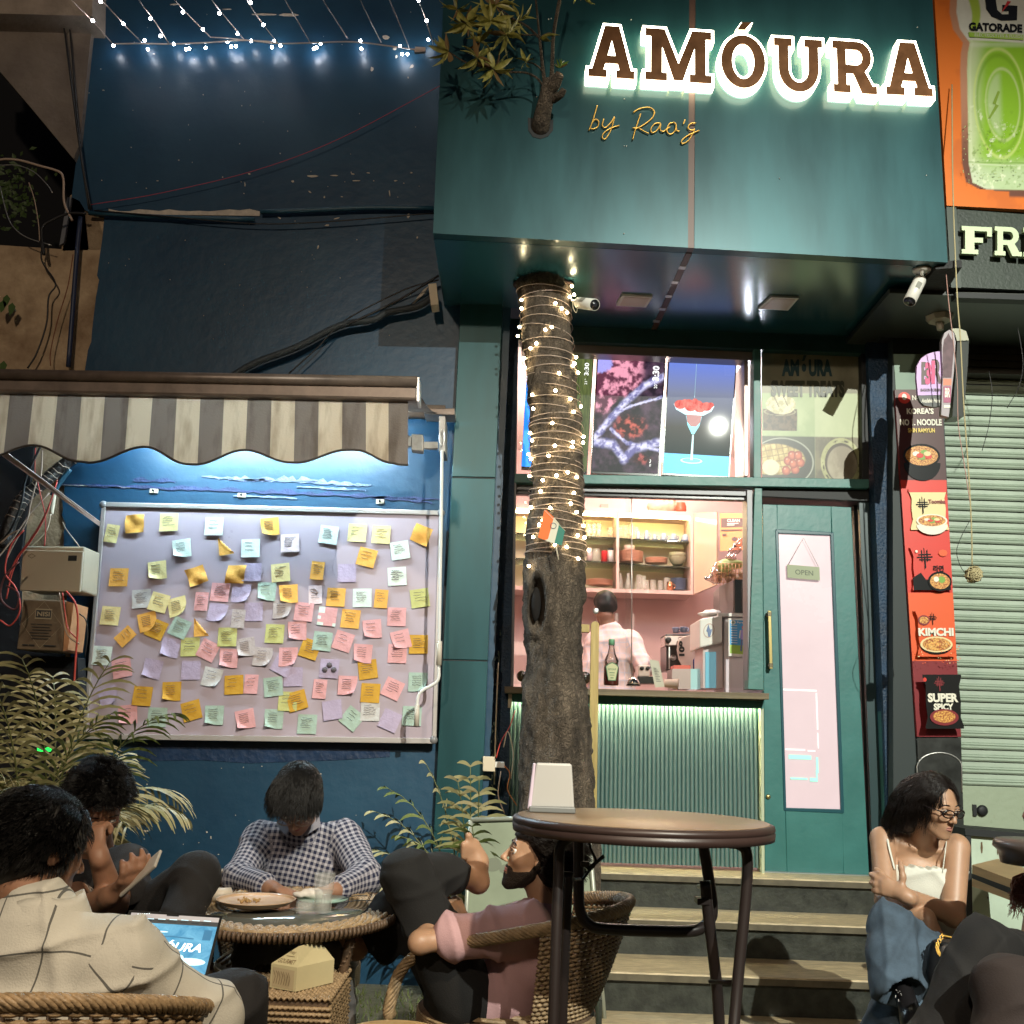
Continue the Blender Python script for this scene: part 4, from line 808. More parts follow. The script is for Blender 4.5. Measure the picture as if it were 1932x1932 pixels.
mb=MB(); [mb.ball((a0.x+.02+wi*.16*i,6.50,a0.z+.03+.03*(i%2)),.022,0,8,(1,1,1.25)) for i in range(6)]; tag(mb.build('eggs',mat('egg',(.55,.33,.2),.5)),'brown eggs lying in the orange wire basket','eggs',kind='stuff')
sb=sdf_build('greens',[ell((a0.x+.10,6.52,a0.z+.13),(.08,.05,.03)),ell((a0.x+.05,6.5,a0.z+.10),(.05,.05,.05))],mat('greens',(.25,.34,.07),.6,col2=(.5,.5,.2),vs=40),None,h=.008,disp=wob(4,90,.012)); tag(sb,'bunch of leafy greens on top of the basket','vegetables')
pbag=sdf_build('plastic_bag',[ell(U(1340,1092,6.5),(.05,.04,.02)),ell(U(1352,1080,6.5),(.04,.04,.06)),ell(U(1386,1040,6.5),(.035,.03,.10),Matrix.Rotation(.5,3,'Y'))],glassmat('bagfilm',(.85,.7,.66),1.2,.15,.22),None,h=.009,k=.04,disp=wob(5,80,.012)); tag(pbag,'crumpled clear plastic bag hanging over the basket','bag')
# fridge side with hygiene poster, white dispenser
fg=empty('fridge','tall white fridge at the right end of the counter room','fridge'); MB().quadbox([U(1366,1330,6.35),U(1440,1330,6.3),U(1440,1160,6.3),U(1366,1163,6.35)],(0,.6,0)).build('body',mat('fridge_white',(.68,.62,.68),.3),fg,.006)
hp=empty('hygiene_poster','blue Personal hygiene poster of an aproned cook on the fridge','poster'); Q=[U(1373,1238,6.325),U(1412,1241,6.325),U(1412,1168,6.325),U(1372,1167,6.325)]; Q=[q_+Vector((0,-.02,0)) for q_ in Q]
MB().quadbox(Q,(0,.002,0)).build('sheet',M_white,hp); p=Print(Q); p.rect(.08,.07,1,.95,mat('hp_blue',(.03,.30,.62),.4)); p.rect(.08,.07,1,.30,mat('hp_green',(.30,.50,.05),.4)); p.ell(.24,.89,.12,.055,M_white,16); p.ell(.24,.89,.08,.035,mat('hp_emb',(.2,.25,.2),.5),8); p.text('Personal',.42,.87,.98,.92,M_white,.02)
ap=mat('hp_apron',(.30,.25,.60),.5); sk_=mat('hp_skin',(.55,.3,.2),.5)
p.ell(.70,.75,.05,.035,sk_,12); p.ell(.70,.78,.055,.02,mat('hp_cap',(.6,.1,.2),.5),10); p.poly([(.6,.70),(.8,.70),(.82,.45),(.58,.45)],ap); p.poly([(.55,.68),(.6,.70),(.56,.48),(.5,.48)],M_white); p.poly([(.8,.70),(.86,.68),(.9,.48),(.84,.48)],M_white); p.poly([(.6,.45),(.69,.45),(.64,.15),(.56,.15)],mat('hp_leg',(.10,.14,.3),.5)); p.poly([(.71,.45),(.81,.45),(.86,.15),(.78,.15)],MATS['hp_leg'])
for i in range(8): p.rect(.13,.80-.065*i,.42,.815-.065*i,M_white)
p.build('print',hp)
dp=empty('water_dispenser','white dispenser with glass front beside the fridge','dispenser')
MB().quadbox([U(1320,1222,6.30),U(1363,1212,6.30),U(1363,1160,6.30),U(1320,1168,6.30)],(0,.35,0)).build('head',M_white,dp,.008); MB().quadbox([U(1326,1299,6.36),U(1364,1299,6.36),U(1364,1212,6.36),U(1326,1216,6.36)],(0,.3,0)).build('body',mat('dsp_body',(.6,.5,.5),.4),dp,.004)
pbox('window',1331,1230,1351,1298,6.35,.008,mat('dsp_glass',(.12,.35,.45),.1,emit=.25,ecol=(.35,.75,.9)),dp); Q=pq([(1325,1207),(1350,1203),(1350,1172),(1325,1177)],6.298); p=Print(Q); p.ring(.5,.5,.42,.44,.12,mat('dsp_badge',(.5,.35,.3),.4)); p.poly([(.45,.9),(.6,.55),(.75,.55),(.7,.4),(.6,.1),(.45,.12),(.4,.4),(.3,.5)],mat('dsp_blue',(.12,.18,.35),.4)); p.build('badge',dp)
cl=sdf_build('folded_cloth',[ell(U(1338,1159,6.42),(.07,.08,.012)),ell(U(1345,1155,6.42),(.05,.06,.012))],M_white,None,h=.008,disp=wob(6,70,.006)); tag(cl,'folded white cloth on top of the dispenser','cloth')
# coffee machine and counter things
cm=empty('coffee_machine','silver espresso machine with side panel lettered 901','coffee machine'); cy=6.9
pbox('back_panel',1256,1196,1316,1265,cy+.12,.25,mat('cm_dark',(.05,.04,.045),.3),cm,.006); pbox('head',1254,1200,1300,1218,cy,.2,mat('cm_steel',(.55,.45,.42),.25,metal=.6),cm,.006); pbox('column',1257,1218,1280,1262,cy+.08,.1,MATS['cm_dark'],cm)
sd=[(1281,1205),(1300,1198),(1318,1200),(1318,1262),(1290,1262),(1281,1245),(1277,1225)]; pslab('side_panel',sd[::-1],cy-.05,.02,mat('cm_panel',(.70,.55,.48),.25),cm,.003)
Q=pq([(1290,1210),(1290,1238),(1282,1238),(1282,1210)],cy-.055); Q=pq([(1281,1237),(1281,1209),(1291,1209),(1291,1237)],cy-.055); Print([Q[1],Q[0],Q[3],Q[2]] if False else pq([(1292,1209),(1292,1238),(1281,1238),(1281,1209)],cy-.055)).text('901',0,0,1,1,M_black,.06).build('lettering',cm)
kb=MB(); kb.lathe([(.02,0),(.02,.03),(.012,.04)],U(1260,1208,cy-.001),12,0,(0,-1,0)); kb.build('knob',M_black,cm); kb=MB(); kb.lathe([(.02,0),(.02,.01)],U(1270,1241,cy+.079),14,0,(0,-1,0)); kb.build('gauge',M_alu,cm); pbox('wand',1262,1220,1264,1262,cy+.03,.01,M_alu,cm)
for i,(x,y) in enumerate(((1275,1194),(1290,1193),(1310,1194))): item('cup',['left','middle','right'][i]+' slate blue cup on top of the espresso machine','cup',[(5,0),(7,9),(7,10)],x,y,cy+.15,M_cup,'cups on the espresso machine',handle=(6,5,3))
item('bottle','small dark blue bottle beside the 901 panel','bottle',[(4.5,0),(4.5,16),(2,20),(2,23)],1312,1262,cy-.1,mat('bottle_blue',(.01,.03,.20),.2))
stb=empty('steel_box','brushed steel box with glass side and red top on the counter','container'); pbox('body',1268,1262,1303,1300,6.45,.2,mat('steel_warm',(.35,.27,.25),.35,metal=.5),stb); pbox('glass_side',1303,1262,1322,1300,6.452,.2,mat('gl_side',(.3,.5,.5),.15,emit=.2,ecol=(.6,.9,.9)),stb); pbox('lid',1272,1255,1303,1262,6.46,.15,mat('lid_red',(.65,.10,.06),.4),stb)
gr_=empty('grinder','small silver blender base behind the counter','blender'); pbox('base',1204,1255,1226,1276,6.7,.15,mat('gr_silver',(.60,.44,.38),.3),gr_,.006); pbox('foot',1203,1276,1240,1290,6.68,.2,M_blackgl,gr_,.004)
for x in (1211,1222): MB().lathe([(.013,0),(.013,.012)],U(x,1261,6.699),10,0,(0,-1,0)).build('knob',M_black,gr_)
card=pslab('price_card',[(1236,1297),(1254,1296),(1243,1247),(1225,1244)],5.95,.004,mat('card',(.55,.52,.42),.4)); tag(card,'pale leaning card with blurred print on the counter','card')
p=Print(pq([(1236,1297),(1254,1296),(1243,1247),(1225,1244)],5.95)); [p.rect(.25,.2+.06*i,.75-.1*(i%3),.225+.06*i,mat('card_ink',(.22,.22,.2),.5)) for i in range(9)]; p.build('print',card)
lc=MB(); a=U(1254,1289,6.0); b=U(1280,1291,5.98); lc.lathe([(.022,0),(.030,(b-a).length),(.031,(b-a).length)],a,18,0,b-a); tag(lc.build('paper_cup',mat('papercup',(.72,.60,.52),.5)),'white paper cup lying on its side by the steel box','cup')
bl=empty('service_bell','chrome service bell on the counter edge','bell'); c=U(1195,1294,5.8); MB().lathe([(.036,.006),(.035,.02),(.027,.036),(.012,.046),(.004,.048),(.004,.054),(.001,.056)],c,22).build('dome',mat('chrome',(.8,.75,.72),.06,metal=1),bl); MB().lathe([(.04,0),(.04,.006)],c,22).build('foot',M_blackgl,bl)
sb_=empty('sauce_bottle','glass sauce bottle with green cap and shield label','bottle'); c=U(1153,1293,5.85); s=px(5.85)
MB().lathe([(13*s,0),(14*s,3*s),(14*s,32*s),(12.5*s,38*s)],c,22).build('sauce',mat('sauce_dark',(.06,.012,.008),.25),sb_); MB().lathe([(12.6*s,38*s),(13.6*s,46*s),(8*s,58*s),(5.2*s,70*s),(5*s,76*s)],c,22).build('neck',glassmat('bottle_glass',(.9,.85,.8),1.5,.03,.12),sb_)
MB().lathe([(6*s,75*s),(6*s,84*s),(5.4*s,86*s)],c,18).build('cap',mat('cap_green',(.16,.38,.22),.4),sb_)
Q=[c+Vector((a*s,-14.6*s,b*s)) for a,b in ((-12,8),(12,8),(12,42),(-12,42))]; p=Print(Q); lm=mat('label_cream',(.50,.50,.28),.5); p.poly([(.2,0),(.8,0),(1,.75),(.85,.88),(.5,1),(.15,.88),(0,.75)],mat('label_green',(.05,.16,.07),.5)); p.poly([(.24,.04),(.76,.04),(.94,.74),(.8,.84),(.5,.94),(.2,.84),(.06,.74)],lm); p.text('KETCHUP',.2,.56,.8,.66,MATS['label_green'],.02); p.rect(.3,.4,.7,.44,MATS['label_green']); p.rect(.32,.28,.68,.31,MATS['label_green']); p.rect(.38,.12,.62,.17,MATS['label_green']); p.build('label',sb_)
for x,yb,r,l_ in ((985,1286,10,'left of'),(1103,1290,11,'right of')):
    c=U(x,yb-r,6.0); o=MB().lathe([(r*px(6),0),(r*px(6)*1.05,.02),(r*px(6)*.9,.05)],c,20,0,(0,-1,0)).build('speaker',M_blackgl); tag(o,f'round black speaker on the counter {l_} the tree trunk','speaker')
menu=pslab('menu_book',[(1325,1316),(1440,1322),(1450,1314),(1330,1306)],5.62,.12,mat('menu_black',(.02,.015,.015),.3)); tag(menu,'thin black menu lying on the right end of the counter','menu')
# ================================================================== right of the door: noodle posters, shutter, neighbour's signs
ps=empty('noodle_poster','tall red noodle poster strip with five packets beside the shutter','poster'); PY=5.60
PL=lambda y: 1688+(1730-1688)*(y-735)/(1390-735); PR=lambda y: 1776+(1813-1776)*(y-735)/(1390-735)
Q=pq([(PL(1390),1390),(PR(1390),1390),(PR(735),735),(PL(735),735)],PY); MB().quadbox(Q,(0,.02,0)).build('panel',mat('poster_edge',(.25,.02,.02),.4),ps)
p=Print(Q); V_=lambda y:(1390-y)/655.
rd=mat('np_red',(.62,.035,.02),.38); dk=mat('np_dark',(.055,.010,.010),.38); or_=mat('np_orange',(.72,.10,.02),.38); mr=mat('np_maroon',(.20,.015,.02),.38); wh=mat('np_white',(.75,.72,.6),.4); ye=mat('np_yellow',(.75,.55,.12),.4); bk_=M_blackgl; nood=mat('np_noodle',(.75,.42,.10),.4,col2=(.30,.06,.01),vs=130,thr=(.42,.58)); gn_=mat('np_herb',(.18,.36,.05),.4); crm=mat('np_cream',(.75,.60,.30),.4)
p.rect(0,0,1,1,rd); p.rect(0,V_(915),1,1,dk); p.rect(0,V_(1120),1,V_(1040),rd); p.rect(0,V_(1260),1,V_(1130),or_); p.rect(0,0,1,V_(1255),mr)
p.ell(.19,V_(752),.13,.018,rd,18); p.ell(.19,V_(750),.05,.010,wh,12); p.text('NONGSHIM',.36,V_(757),1.0,V_(747),wh,.01)
p.text("KOREA'S",.22,V_(785),.80,V_(773),wh,.04); p.text('NO 1. NOODLE',.06,V_(808),.96,V_(795),wh,.04); p.text('SHIN RAMYUN',.22,V_(822),.80,V_(813),ye,.04)
def bowl(u,v,ru,rv,bm=bk_):
    p.ell(u,v-rv*.45,ru,rv*1.1,bm,24,180,360); p.ell(u,v,ru,rv*.75,bm); p.ell(u,v,ru*.88,rv*.62,nood)
    for a,b_,m_ in ((-.3,.2,wh),(.15,.35,gn_),(.0,-.2,gn_),(.35,-.1,rd),(-.1,0,rd),(.3,.2,crm)): p.ell(u+a*ru,v+b_*rv*.6,ru*.2,rv*.16,m_,8)
bowl(.48,V_(868),.40,.048)
def pack(y0,y1,m_,u0=.10,u1=.92):
    a,b_=V_(y1),V_(y0); w=(u1-u0)
    p.poly([(u0-.02,a),(u1+.02,a),(u1+.02,a+.006),(u1-.04,a+.03),(u1-.02,(a+b_)/2),(u1-.04,b_-.03),(u1+.02,b_-.006),(u1+.02,b_),(u0-.02,b_),(u0-.02,b_-.006),(u0+.04,b_-.03),(u0+.02,(a+b_)/2),(u0+.04,a+.03),(u0-.02,a+.006)],m_); return a,b_
def hanja(u,v,s,m_):
    s2=s*.115
    for q_ in ([(-.05,1),(.03,.86)],[(-.55,.82),(.6,.86)],[(-.3,.78),(-.2,.62)],[(.3,.8),(.18,.62)],[(-.7,.55),(.72,.60)],[(-.5,.30),(.55,.32)],[(0,.58),(.02,-.6)]): p.line([(u+a*s,v+b_*s2) for a,b_ in q_],s2*.14 if abs(q_[0][0]-q_[1][0])>.5 else s*.14,m_)
a,b_=pack(932,1012,crm,.16,.95); p.rect(.14,b_-.012,.97,b_,rd); hanja(.42,V_(972),.20,bk_); p.text('Toomba',.55,V_(962),.92,V_(954),mr,.03); bowl(.6,V_(995),.34,.026,wh)
a,b_=pack(1043,1126,rd); p.poly([(.1,a),(.1,a+.035),(.28,a+.05),(.38,a+.03),(.92,a+.03),(.92,a)],bk_); hanja(.38,V_(1075),.24,bk_); p.text('라면',.55,V_(1092),.78,V_(1080),bk_,.03); p.ell(.68,V_(1110),.26,.028,bk_); p.ell(.68,V_(1110),.22,.022,nood); p.ell(.72,V_(1107),.08,.010,gn_,8); p.ell(.60,V_(1106),.06,.008,wh,8); p.ell(.78,V_(1057),.10,.010,or_,8); p.ell(.20,V_(1054),.03,.004,wh,8)
a,b_=pack(1160,1248,or_); p.rect(.13,a+.05,.90,b_-.012,or_); hanja(.45,V_(1184),.14,bk_); p.ell(.26,V_(1182),.13,.014,mr); p.ell(.26,V_(1182),.10,.010,nood); p.text('KIMCHI',.12,V_(1211),.90,V_(1196),wh,.05); p.ell(.5,V_(1228),.36,.024,bk_); p.ell(.5,V_(1226),.36,.022,crm); p.ell(.5,V_(1226),.31,.018,nood); 
for i in range(60): p.ell(cr.uniform(.02,.98),cr.uniform(V_(1262),V_(1225)),.012,.0016,or_ if i%3 else crm,5)
a,b_=pack(1281,1376,bk_); hanja(.44,V_(1303),.16,mr); p.text('SUPER',.16,V_(1330),.84,V_(1314),wh,.05); p.text('SPICY',.28,V_(1344),.72,V_(1332),wh,.05); p.ell(.5,V_(1356),.32,.022,mr); p.ell(.5,V_(1355),.25,.016,nood); p.ell(.12,V_(1290),.04,.006,rd,8)
p.build('print',ps)
bb=empty('black_board','black glossy board under the noodle posters','board'); pslab('panel',[(PL(1392),1392),(PR(1392),1392),(1819,1575),(1740,1575)][::-1],PY,.02,mat('worn_black',(.02,.022,.02),.35,var=.5,vs=12),bb)
arc=[U(1730+85*.5-42*math.cos(t),1447-27*math.sin(t),PY-.003) for t in np.linspace(0,math.pi,14)]; MB().tube([U(1733,1500,PY-.003)]+arc+[U(1815,1495,PY-.003)],.004,5).build('rim_line',M_alu,bb)
tag(pslab('poster_backing',[(1686,1720),(1822,1720),(1775,640),(1684,640)][::-1],PY+.021,.15,mat('backing',(.02,.03,.03),.6)),'dark narrow pier behind the noodle poster strip','pier')
tag(pslab('mint_board',[(1692,770),(1775,770),(1772,668),(1686,668)][::-1],PY+.016,.004,mat('mint',(.18,.26,.20),.5)),'pale mint board above the noodle poster strip','board')
# roller shutter
sh=empty('roller_shutter','closed pale green roller shutter of the neighbouring shop','shutter'); SY=5.8
zt=U(1860,706,SY).z; zb=U(1860,1482,SY).z; xa=U(1780,1100,SY).x-.02; xb=4.2; N=37; pt=(zt-zb)/N; slat=None
M_sh=mat('shutter_paint',(.33,.40,.32),.42,var=.10,vs=4,bump=.2,bs=18)
for i in range(N):
    if slat is None:
        pf=[(0,0),(-.004,.0),(-.012,.008),(-.004,.016),(-.002,.018),(-.009,.024),(-.001,.031),(.006,.034),(.004,pt*.55),(.006,pt-.006),(.012,pt-.004),(.012,pt)]
        V=[(0,a,b) for a,b in pf]+[(xb-xa,a,b) for a,b in pf]; n=len(pf); o=MB().add(V,[[j+1,j,j+n,j+1+n] for j in range(n-1)],0,None,False).build('slat',M_sh,sh); slat=o
    else: o=slat.copy(); link(o,sh)
    o.location=(xa,SY,zb+i*pt)
box('bottom_rail',(xa,SY-.01,U(1860,1566,SY).z),(xb,SY+.03,zb-.004),mat('rail_worn',(.30,.36,.26),.5,col2=(.12,.10,.07),thr=(.55,.75),vs=7,bump=.3,bs=30),sh,.003)
lk=MB(); c=U(1852,1529,SY-.012); lk.lathe([(.028,0),(.03,.012),(.018,.02)],c,14,0,(0,-1,0)); lk.quadbox([c+Vector(v) for v in ((-.05,0,-.03),(-.03,0,-.03),(-.03,0,.03),(-.05,0,.03))],(0,-.01,0)); lk.build('lock',M_black,sh)
pbox('guide_rail',1775,640,1788,706,SY-.02,.05,M_black,sh)
hd=empty('shutter_housing','dark ribbed housing above the roller shutter','housing')
for i in range(4): a=U(1700,652+13*i,5.70); box('rib',(xa-.1,5.70,a.z-.028),(xb,5.78,a.z+.010),mat('housing_brown',(.045,.042,.035),.5,var=.2,vs=8),hd,.003)
# neighbour soffit and fascia
ns=empty('neighbour_canopy','dark neighbouring canopy with big pale slab letters','canopy'); NY=4.98; zB=U(1860,543,NY).z
xn=U(1788,480,NY).x; 
MB().quadbox([(xn,NY,zB),(4.4,NY+.07,zB),(4.4,NY+.07,U(1932,398,NY).z),(xn,NY,U(1788,392,NY).z)],(0,.06,0)).build('fascia',mat('nb_green',(.022,.034,.024),.5,var=.2,vs=5,bump=.2),ns)
box('edge_strip',(xn+.003,NY-.012,zB-.01),(xn+.055,NY-.001,U(1800,390,NY).z),mat('nb_strip',(.035,.05,.038),.5),ns)
box('soffit',(xn-.30,NY+.04,zB-.03),(4.4,5.9,zB-.002),mat('nb_soffit',(.035,.04,.034),.35,var=.15),ns)
box('soffit_lip',(xn+.03,NY+.0,zB-.06),(4.4,NY+.06,zB-.0305),M_black,ns)
for ch,x0,x1,y0,y1 in (('F',1811,1868,430,482),('R',1873,1924,431,485),('E',1927,1975,433,488)):
    w,sp=GLY[ch]; o=UP(x0,y1,(0,NY-.02,0),Vector((0,-1,0))); ux=(UP(x1,y1+ (x1-x0)*.05,(0,NY-.02,0),Vector((0,-1,0)))-o)/w; uz=UP(x0,y0,(0,NY-.02,0),Vector((0,-1,0)))-o
    V,F=curve_outline(sp,1.0); W=[o+ux*float(v[0])+uz*float(v[1])+Vector((0,-.012+.022*float(-v[2]),0)) for v in V]
    MB().add(W,F,0).build('letter',mat('nb_letter',(.55,.66,.42),.45),ns)
gt=empty('drink_poster','orange billboard with a green GATORADE sports drink bottle','billboard')
Qg=[(xn+.0,NY-.02,U(1790,388,NY).z),(4.3,NY+.05,U(1790,388,NY).z),(4.3,NY+.05,5.6),(xn-.0,NY-.02,5.6)]
L_=UF(1763,0); Qg=pq([(1786,388),(2100,404),(2100,-120),(1756,-120)],NY-.02); MB().quadbox(Qg,(0,.03,0)).build('panel',mat('gt_orange',(.68,.16,.02),.42),gt)
def G(pts): 
    out=[]
    for x,y in pts:
        w_=U(x,y,NY-.02); out.append(w_)
    return out
p=Print(Qg); 
def gp(pts,m_): P=G(pts); p.mb.add([np.array(q)+p.nrm*p.h for q in P],[list(range(len(P)))],p.mi(m_),[((x-1780)/200,(y)/400) for x,y in pts]); p.h+=p.step
tan=mat('gt_tan',(.42,.20,.11),.45); lime=mat('gt_lime',(.25,.46,.02),.35,col2=(.36,.50,.10),vs=6); lime2=mat('gt_lime2',(.36,.50,.20),.35,col2=(.50,.60,.36),vs=10); lw=mat('gt_label',(.60,.60,.52),.45); dkb=mat('gt_brown',(.10,.04,.02),.5)
def bottle(u,v):
    x=1756+(2100-1756)*u; y=388-(388+120)*v+ (x-1786)*.02; n1=fbm(x/60,y/60,1,5,5); n2=fbm(x/9,y/9,1,4,6)
    C=mixc((.72,.17,.02),(.60,.14,.02),sst(.4,.6,n1))
    el_=np.interp(y,[-120,0,30,62,88,108,140,230,310,345,357,360],[1804,1800,1797,1802,1820,1815,1812,1809,1806,1812,1840,1900]); inb=sst(-1,1,x-el_)*sst(358,355,y-.05*(x-1900)*0)
    sh=sst(-1,2,x-(el_-14))*sst(372,366,y); C=mixc(C,mixc((.50,.24,.14),(.14,.05,.03),sst(150,330,y+30*(n1-.5))),sh)
    t=np.clip((x-el_)/95,0,1); lq=mixc((.52,.60,.34),(.24,.46,.02),sst(.02,.45,t+.12*(n1-.5))); lq=mixc(lq,(.60,.68,.42),sst(.035,.0,np.abs(t-.06))*.8)
    r=np.hypot((x-1874)/50,(y-200)/98); lq=mixc(lq,(.55,.66,.20),sst(.06,.0,np.abs(r-1.02))*.8); lq=mixc(lq,(.16,.32,.01),sst(.08,.0,np.abs(r-.90))*.6); r2=np.hypot((x-1880)/34,(y-203)/66); lq=mixc(lq,(.55,.64,.30),sst(.08,.0,np.abs(r2-1.0))*.7); lq=mixc(lq,(.50,.60,.36),sst(1,.8,r2)*sst(1884,1868,x)*.6)
    lq=mixc(lq,(.58,.66,.50),sst(290,330,y)*.65); lq=mixc(lq,(.14,.26,.03),sst(1.6,.4,np.abs(y-309))*.7); lq=mixc(lq,(.65,.72,.5),sst(1.4,.3,np.abs(y-313))*.7)
    dr=sst(.66,.74,n2)*sst(190,260,y+ (1860-x)*.6); lq=mixc(lq,(.72,.78,.55),dr*.8); lq=mixc(lq,(.12,.22,.02),sst(.30,.24,n2)*sst(190,260,y)*.5); lq=mixc(lq,(.70,.74,.60),sst(8,0,y-92)*sst(86,90,y)*.4)
    lb=mixc((.66,.66,.58),(.50,.50,.44),sst(.3,.7,n1)*.6); sw=sst(4,0,np.abs(x-(1832-.22*(y+10)+14*np.sin(y/30)))-8+.05*y)*sst(70,60,y); lb=mixc(lb,(.36,.50,.06),sw)
    bd=mixc(lq,lb,sst(2,-2,y-(83+.06*(x-1826)))); return mixc(C,bd,inb)
paint('picture',gt,Qg,190,280,bottle,0,.38); p.h=.004
gp([(1882,172),(1872,196),(1878,198),(1864,224),(1868,224),(1884,200),(1878,197),(1886,174)],mat('gt_bolt',(.22,.34,.04),.3)); cx,cy_=1894,18
# bold G with bolt
cx,cy_=1894,18; out=[(cx+34*math.cos(a),cy_+24*math.sin(a)-2) for a in np.radians(np.linspace(20,330,24))]; inn=[(cx+15*math.cos(a),cy_+9*math.sin(a)-6) for a in np.radians(np.linspace(330,20,24))]
gp([(1858,0),(1860,18),(1870,32),(1888,40),(1918,39),(1919,12),(1890,10),(1890,22),(1902,22),(1902,28),(1890,28),(1881,20),(1878,0),(1880,-20),(1860,-20)],bk_)
gp([(1904,-20),(1896,-4),(1903,-3),(1888,26),(1907,4),(1900,3),(1914,-20)],mat('gt_redbolt',(.55,.03,.03),.4))
def gtext(body,x0,y0,x1,y1,m_,bold=.03,slope=.04):
    V,F=text_mesh(body,bold); P=[U(x0+(x1-x0)*v[0],y1+(y0-y1)*v[1]+slope*(x1-x0)*v[0],NY-.02) for v in V]; p.mb.add([np.array(q)+p.nrm*p.h for q in P],F,p.mi(m_)); p.h+=p.step
gtext('GATORADE',1827,43,1928,59,bk_,.05); gp([(1826,62),(1930,67),(1930,77),(1828,71)],lime); gtext('ELECTROLYTES & FLUIDS',1838,64,1928,70,lw,.01)
p.build('print',gt)
for i in range(90):
    pass
dr_=MB()
for i in range(110):
    x=cr.uniform(1816,1930); y=cr.uniform(225,350); c=U(x,y,NY-.045); dr_.ball(c,cr.uniform(.0015,.004),0,6,(1,.4,1))
tag(dr_.build('droplets',mat('gt_drop',(.45,.58,.25),.15),gt),kind='stuff')
# ---- security cameras
def sec_cam(a,b,r,lab,mount=None):
    t=empty('security_camera',lab,'camera'); a=Vector(a); b=Vector(b); L=(b-a).length; mb=MB(); mb.lathe([(r*.55,0),(r*.9,.012),(r,.03),(r,L),(r*.93,L)],a,22,0,b-a); mb.build('housing',mat('cam_white',(.66,.64,.58),.35),t)
    MB().lathe([(r*.9,L-.004),(r*.9,L+.001)],a,22,0,b-a).build('face',M_blackgl,t); MB().lathe([(r*.4,L+.001),(r*.4,L+.002)],a,14,0,b-a).build('lens',mat('lensr',(.03,.03,.04),.05),t)
    d=(b-a).normalized()
    Q=[a+d*(L*.35),a+d*(L*.6)]; nrm=Vector((0,-1,0)); side=d.cross(nrm).normalized(); up=side.cross(d).normalized()
    if up.y>0: up=-up
    p=Print([Q[0]-side*.012+up*r,Q[1]-side*.012+up*r,Q[1]+side*.012+up*r,Q[0]+side*.012+up*r],nrm=-Vector(up) if False else np.array(up)); p.rect(0,0,1,1,mat('cam_label',(.25,.25,.22),.5)); p.build('sticker',t)
    return t
t=sec_cam(U(1089,571,5.02),U(1122,575,4.86),.030,'white bullet camera beside the tree trunk under the canopy'); MB().tube([U(1078,566,5.10),U(1086,570,5.04)],.008,6).build('bracket',MATS['cam_white'],t)
MB().tube(catmull([U(1080,570,5.08),U(1082,582,5.05),U(1087,590,5.04),U(1090,580,5.03)]),.0016,4).build('wire',M_white,t)
t=sec_cam(U(1738,524,4.90),U(1716,569,4.84),.032,'white bullet camera hanging at the right corner of the canopy'); MB().lathe([(.045,0),(.045,-.010)],UZ(1739,508,SZ-.0),18).build('mount_plate',MATS['cam_white'],t); q0=UZ(1739,508,SZ-.01); MB().tube([q0,U(1739,528,4.92)],.011,8).build('stem',MATS['cam_white'],t)
cable('wire',[U(1739,527,4.89),U(1752,515,4.87),U(1764,513,4.85),U(1777,508,4.83)],.0025,M_white,t)
jb=empty('junction_box','beige octagonal junction box under the neighbouring canopy','box'); c=U(1773,600,5.3); MB().lathe([(.085,.05),(.085,.02),(.075,0),(.06,-.02),(.025,-.028),(.018,-.07)],c,8,0,smooth=False).build('body',mat('jb_beige',(.42,.38,.30),.5),jb)
cl=empty('recessed_light','round recessed light under the neighbouring canopy at the right edge','light'); c=U(1940,607,5.4); MB().lathe([(.09,0),(.09,-.02),(.06,-.025)],c,24).build('ring',M_white,cl)
# ---- BR sign and ice cream bar box sign
br=empty('ice_cream_sign','lilac blade sign lettered BR with dark ice cream bar box','sign')
petal=[(1757,783),(1729,668),(1730,700),(1737,742)]
pts=[(1732,746),(1729,712),(1730,690),(1738,676),(1750,668),(1762,664),(1781,662),(1781,745)]
Y3=4.95; MB().quadbox(pq(pts,Y3),(0,.02,0)).build('petal',mat('br_lilac',(.42,.30,.62),.4,col2=(.62,.35,.60),vs=3),br)
MB().quadbox(pq([(1732,746.5),(1781,745.5),(1781,765),(1760,768),(1744,765),(1736,757)],Y3),(0,.02,0)).build('caption_plate',mat('br_black',(.03,.032,.03),.4),br)
p=Print(pq([(1736,744),(1778,744),(1778,672),(1736,672)],Y3)); mg=mat('br_magenta',(.50,.02,.14),.4); bkk=mat('br_brown',(.05,.02,.015),.4)
p.text('B',.05,.25,.42,.85,bkk,.05); p.text('R',.52,.27,1.0,.92,bkk,.05); p.text('3',.22,.25,.50,.84,mg,.06); p.text('1',.50,.27,.66,.88,mg,.06)
p.text('BASKIN·ROBBINS',.02,.07,1.0,.15,bkk,.01); p.build('lettering',br)
p=Print(pq([(1736,765),(1778,765),(1778,747),(1736,747)],Y3)); p.text('Available Here',.06,.3,.9,.72,wh,.01,.2); p.build('caption',br)
fb=[(1776,783)]; face=[(1778,740),(1776,660),(1778,640),(1784,627),(1792,622),(1800,628),(1804,645),(1802,690),(1794,785),(1778,783)]
bar=[(1779,700),(1777,660),(1777,642),(1782,628),(1791,622),(1800,628),(1803,645),(1800,700),(1790,787),(1776,783)]
F0=pq(bar,Y3-.02); MB().quadbox(F0,(.0,.03,0)).build('bar_panel',mat('bar_back',(.30,.26,.28),.4),br)
top=[(1792,621),(1810,621),(1822,626),(1828,642),(1826,690),(1818,786),(1797,786),(1803,700),(1806,645),(1801,628)]
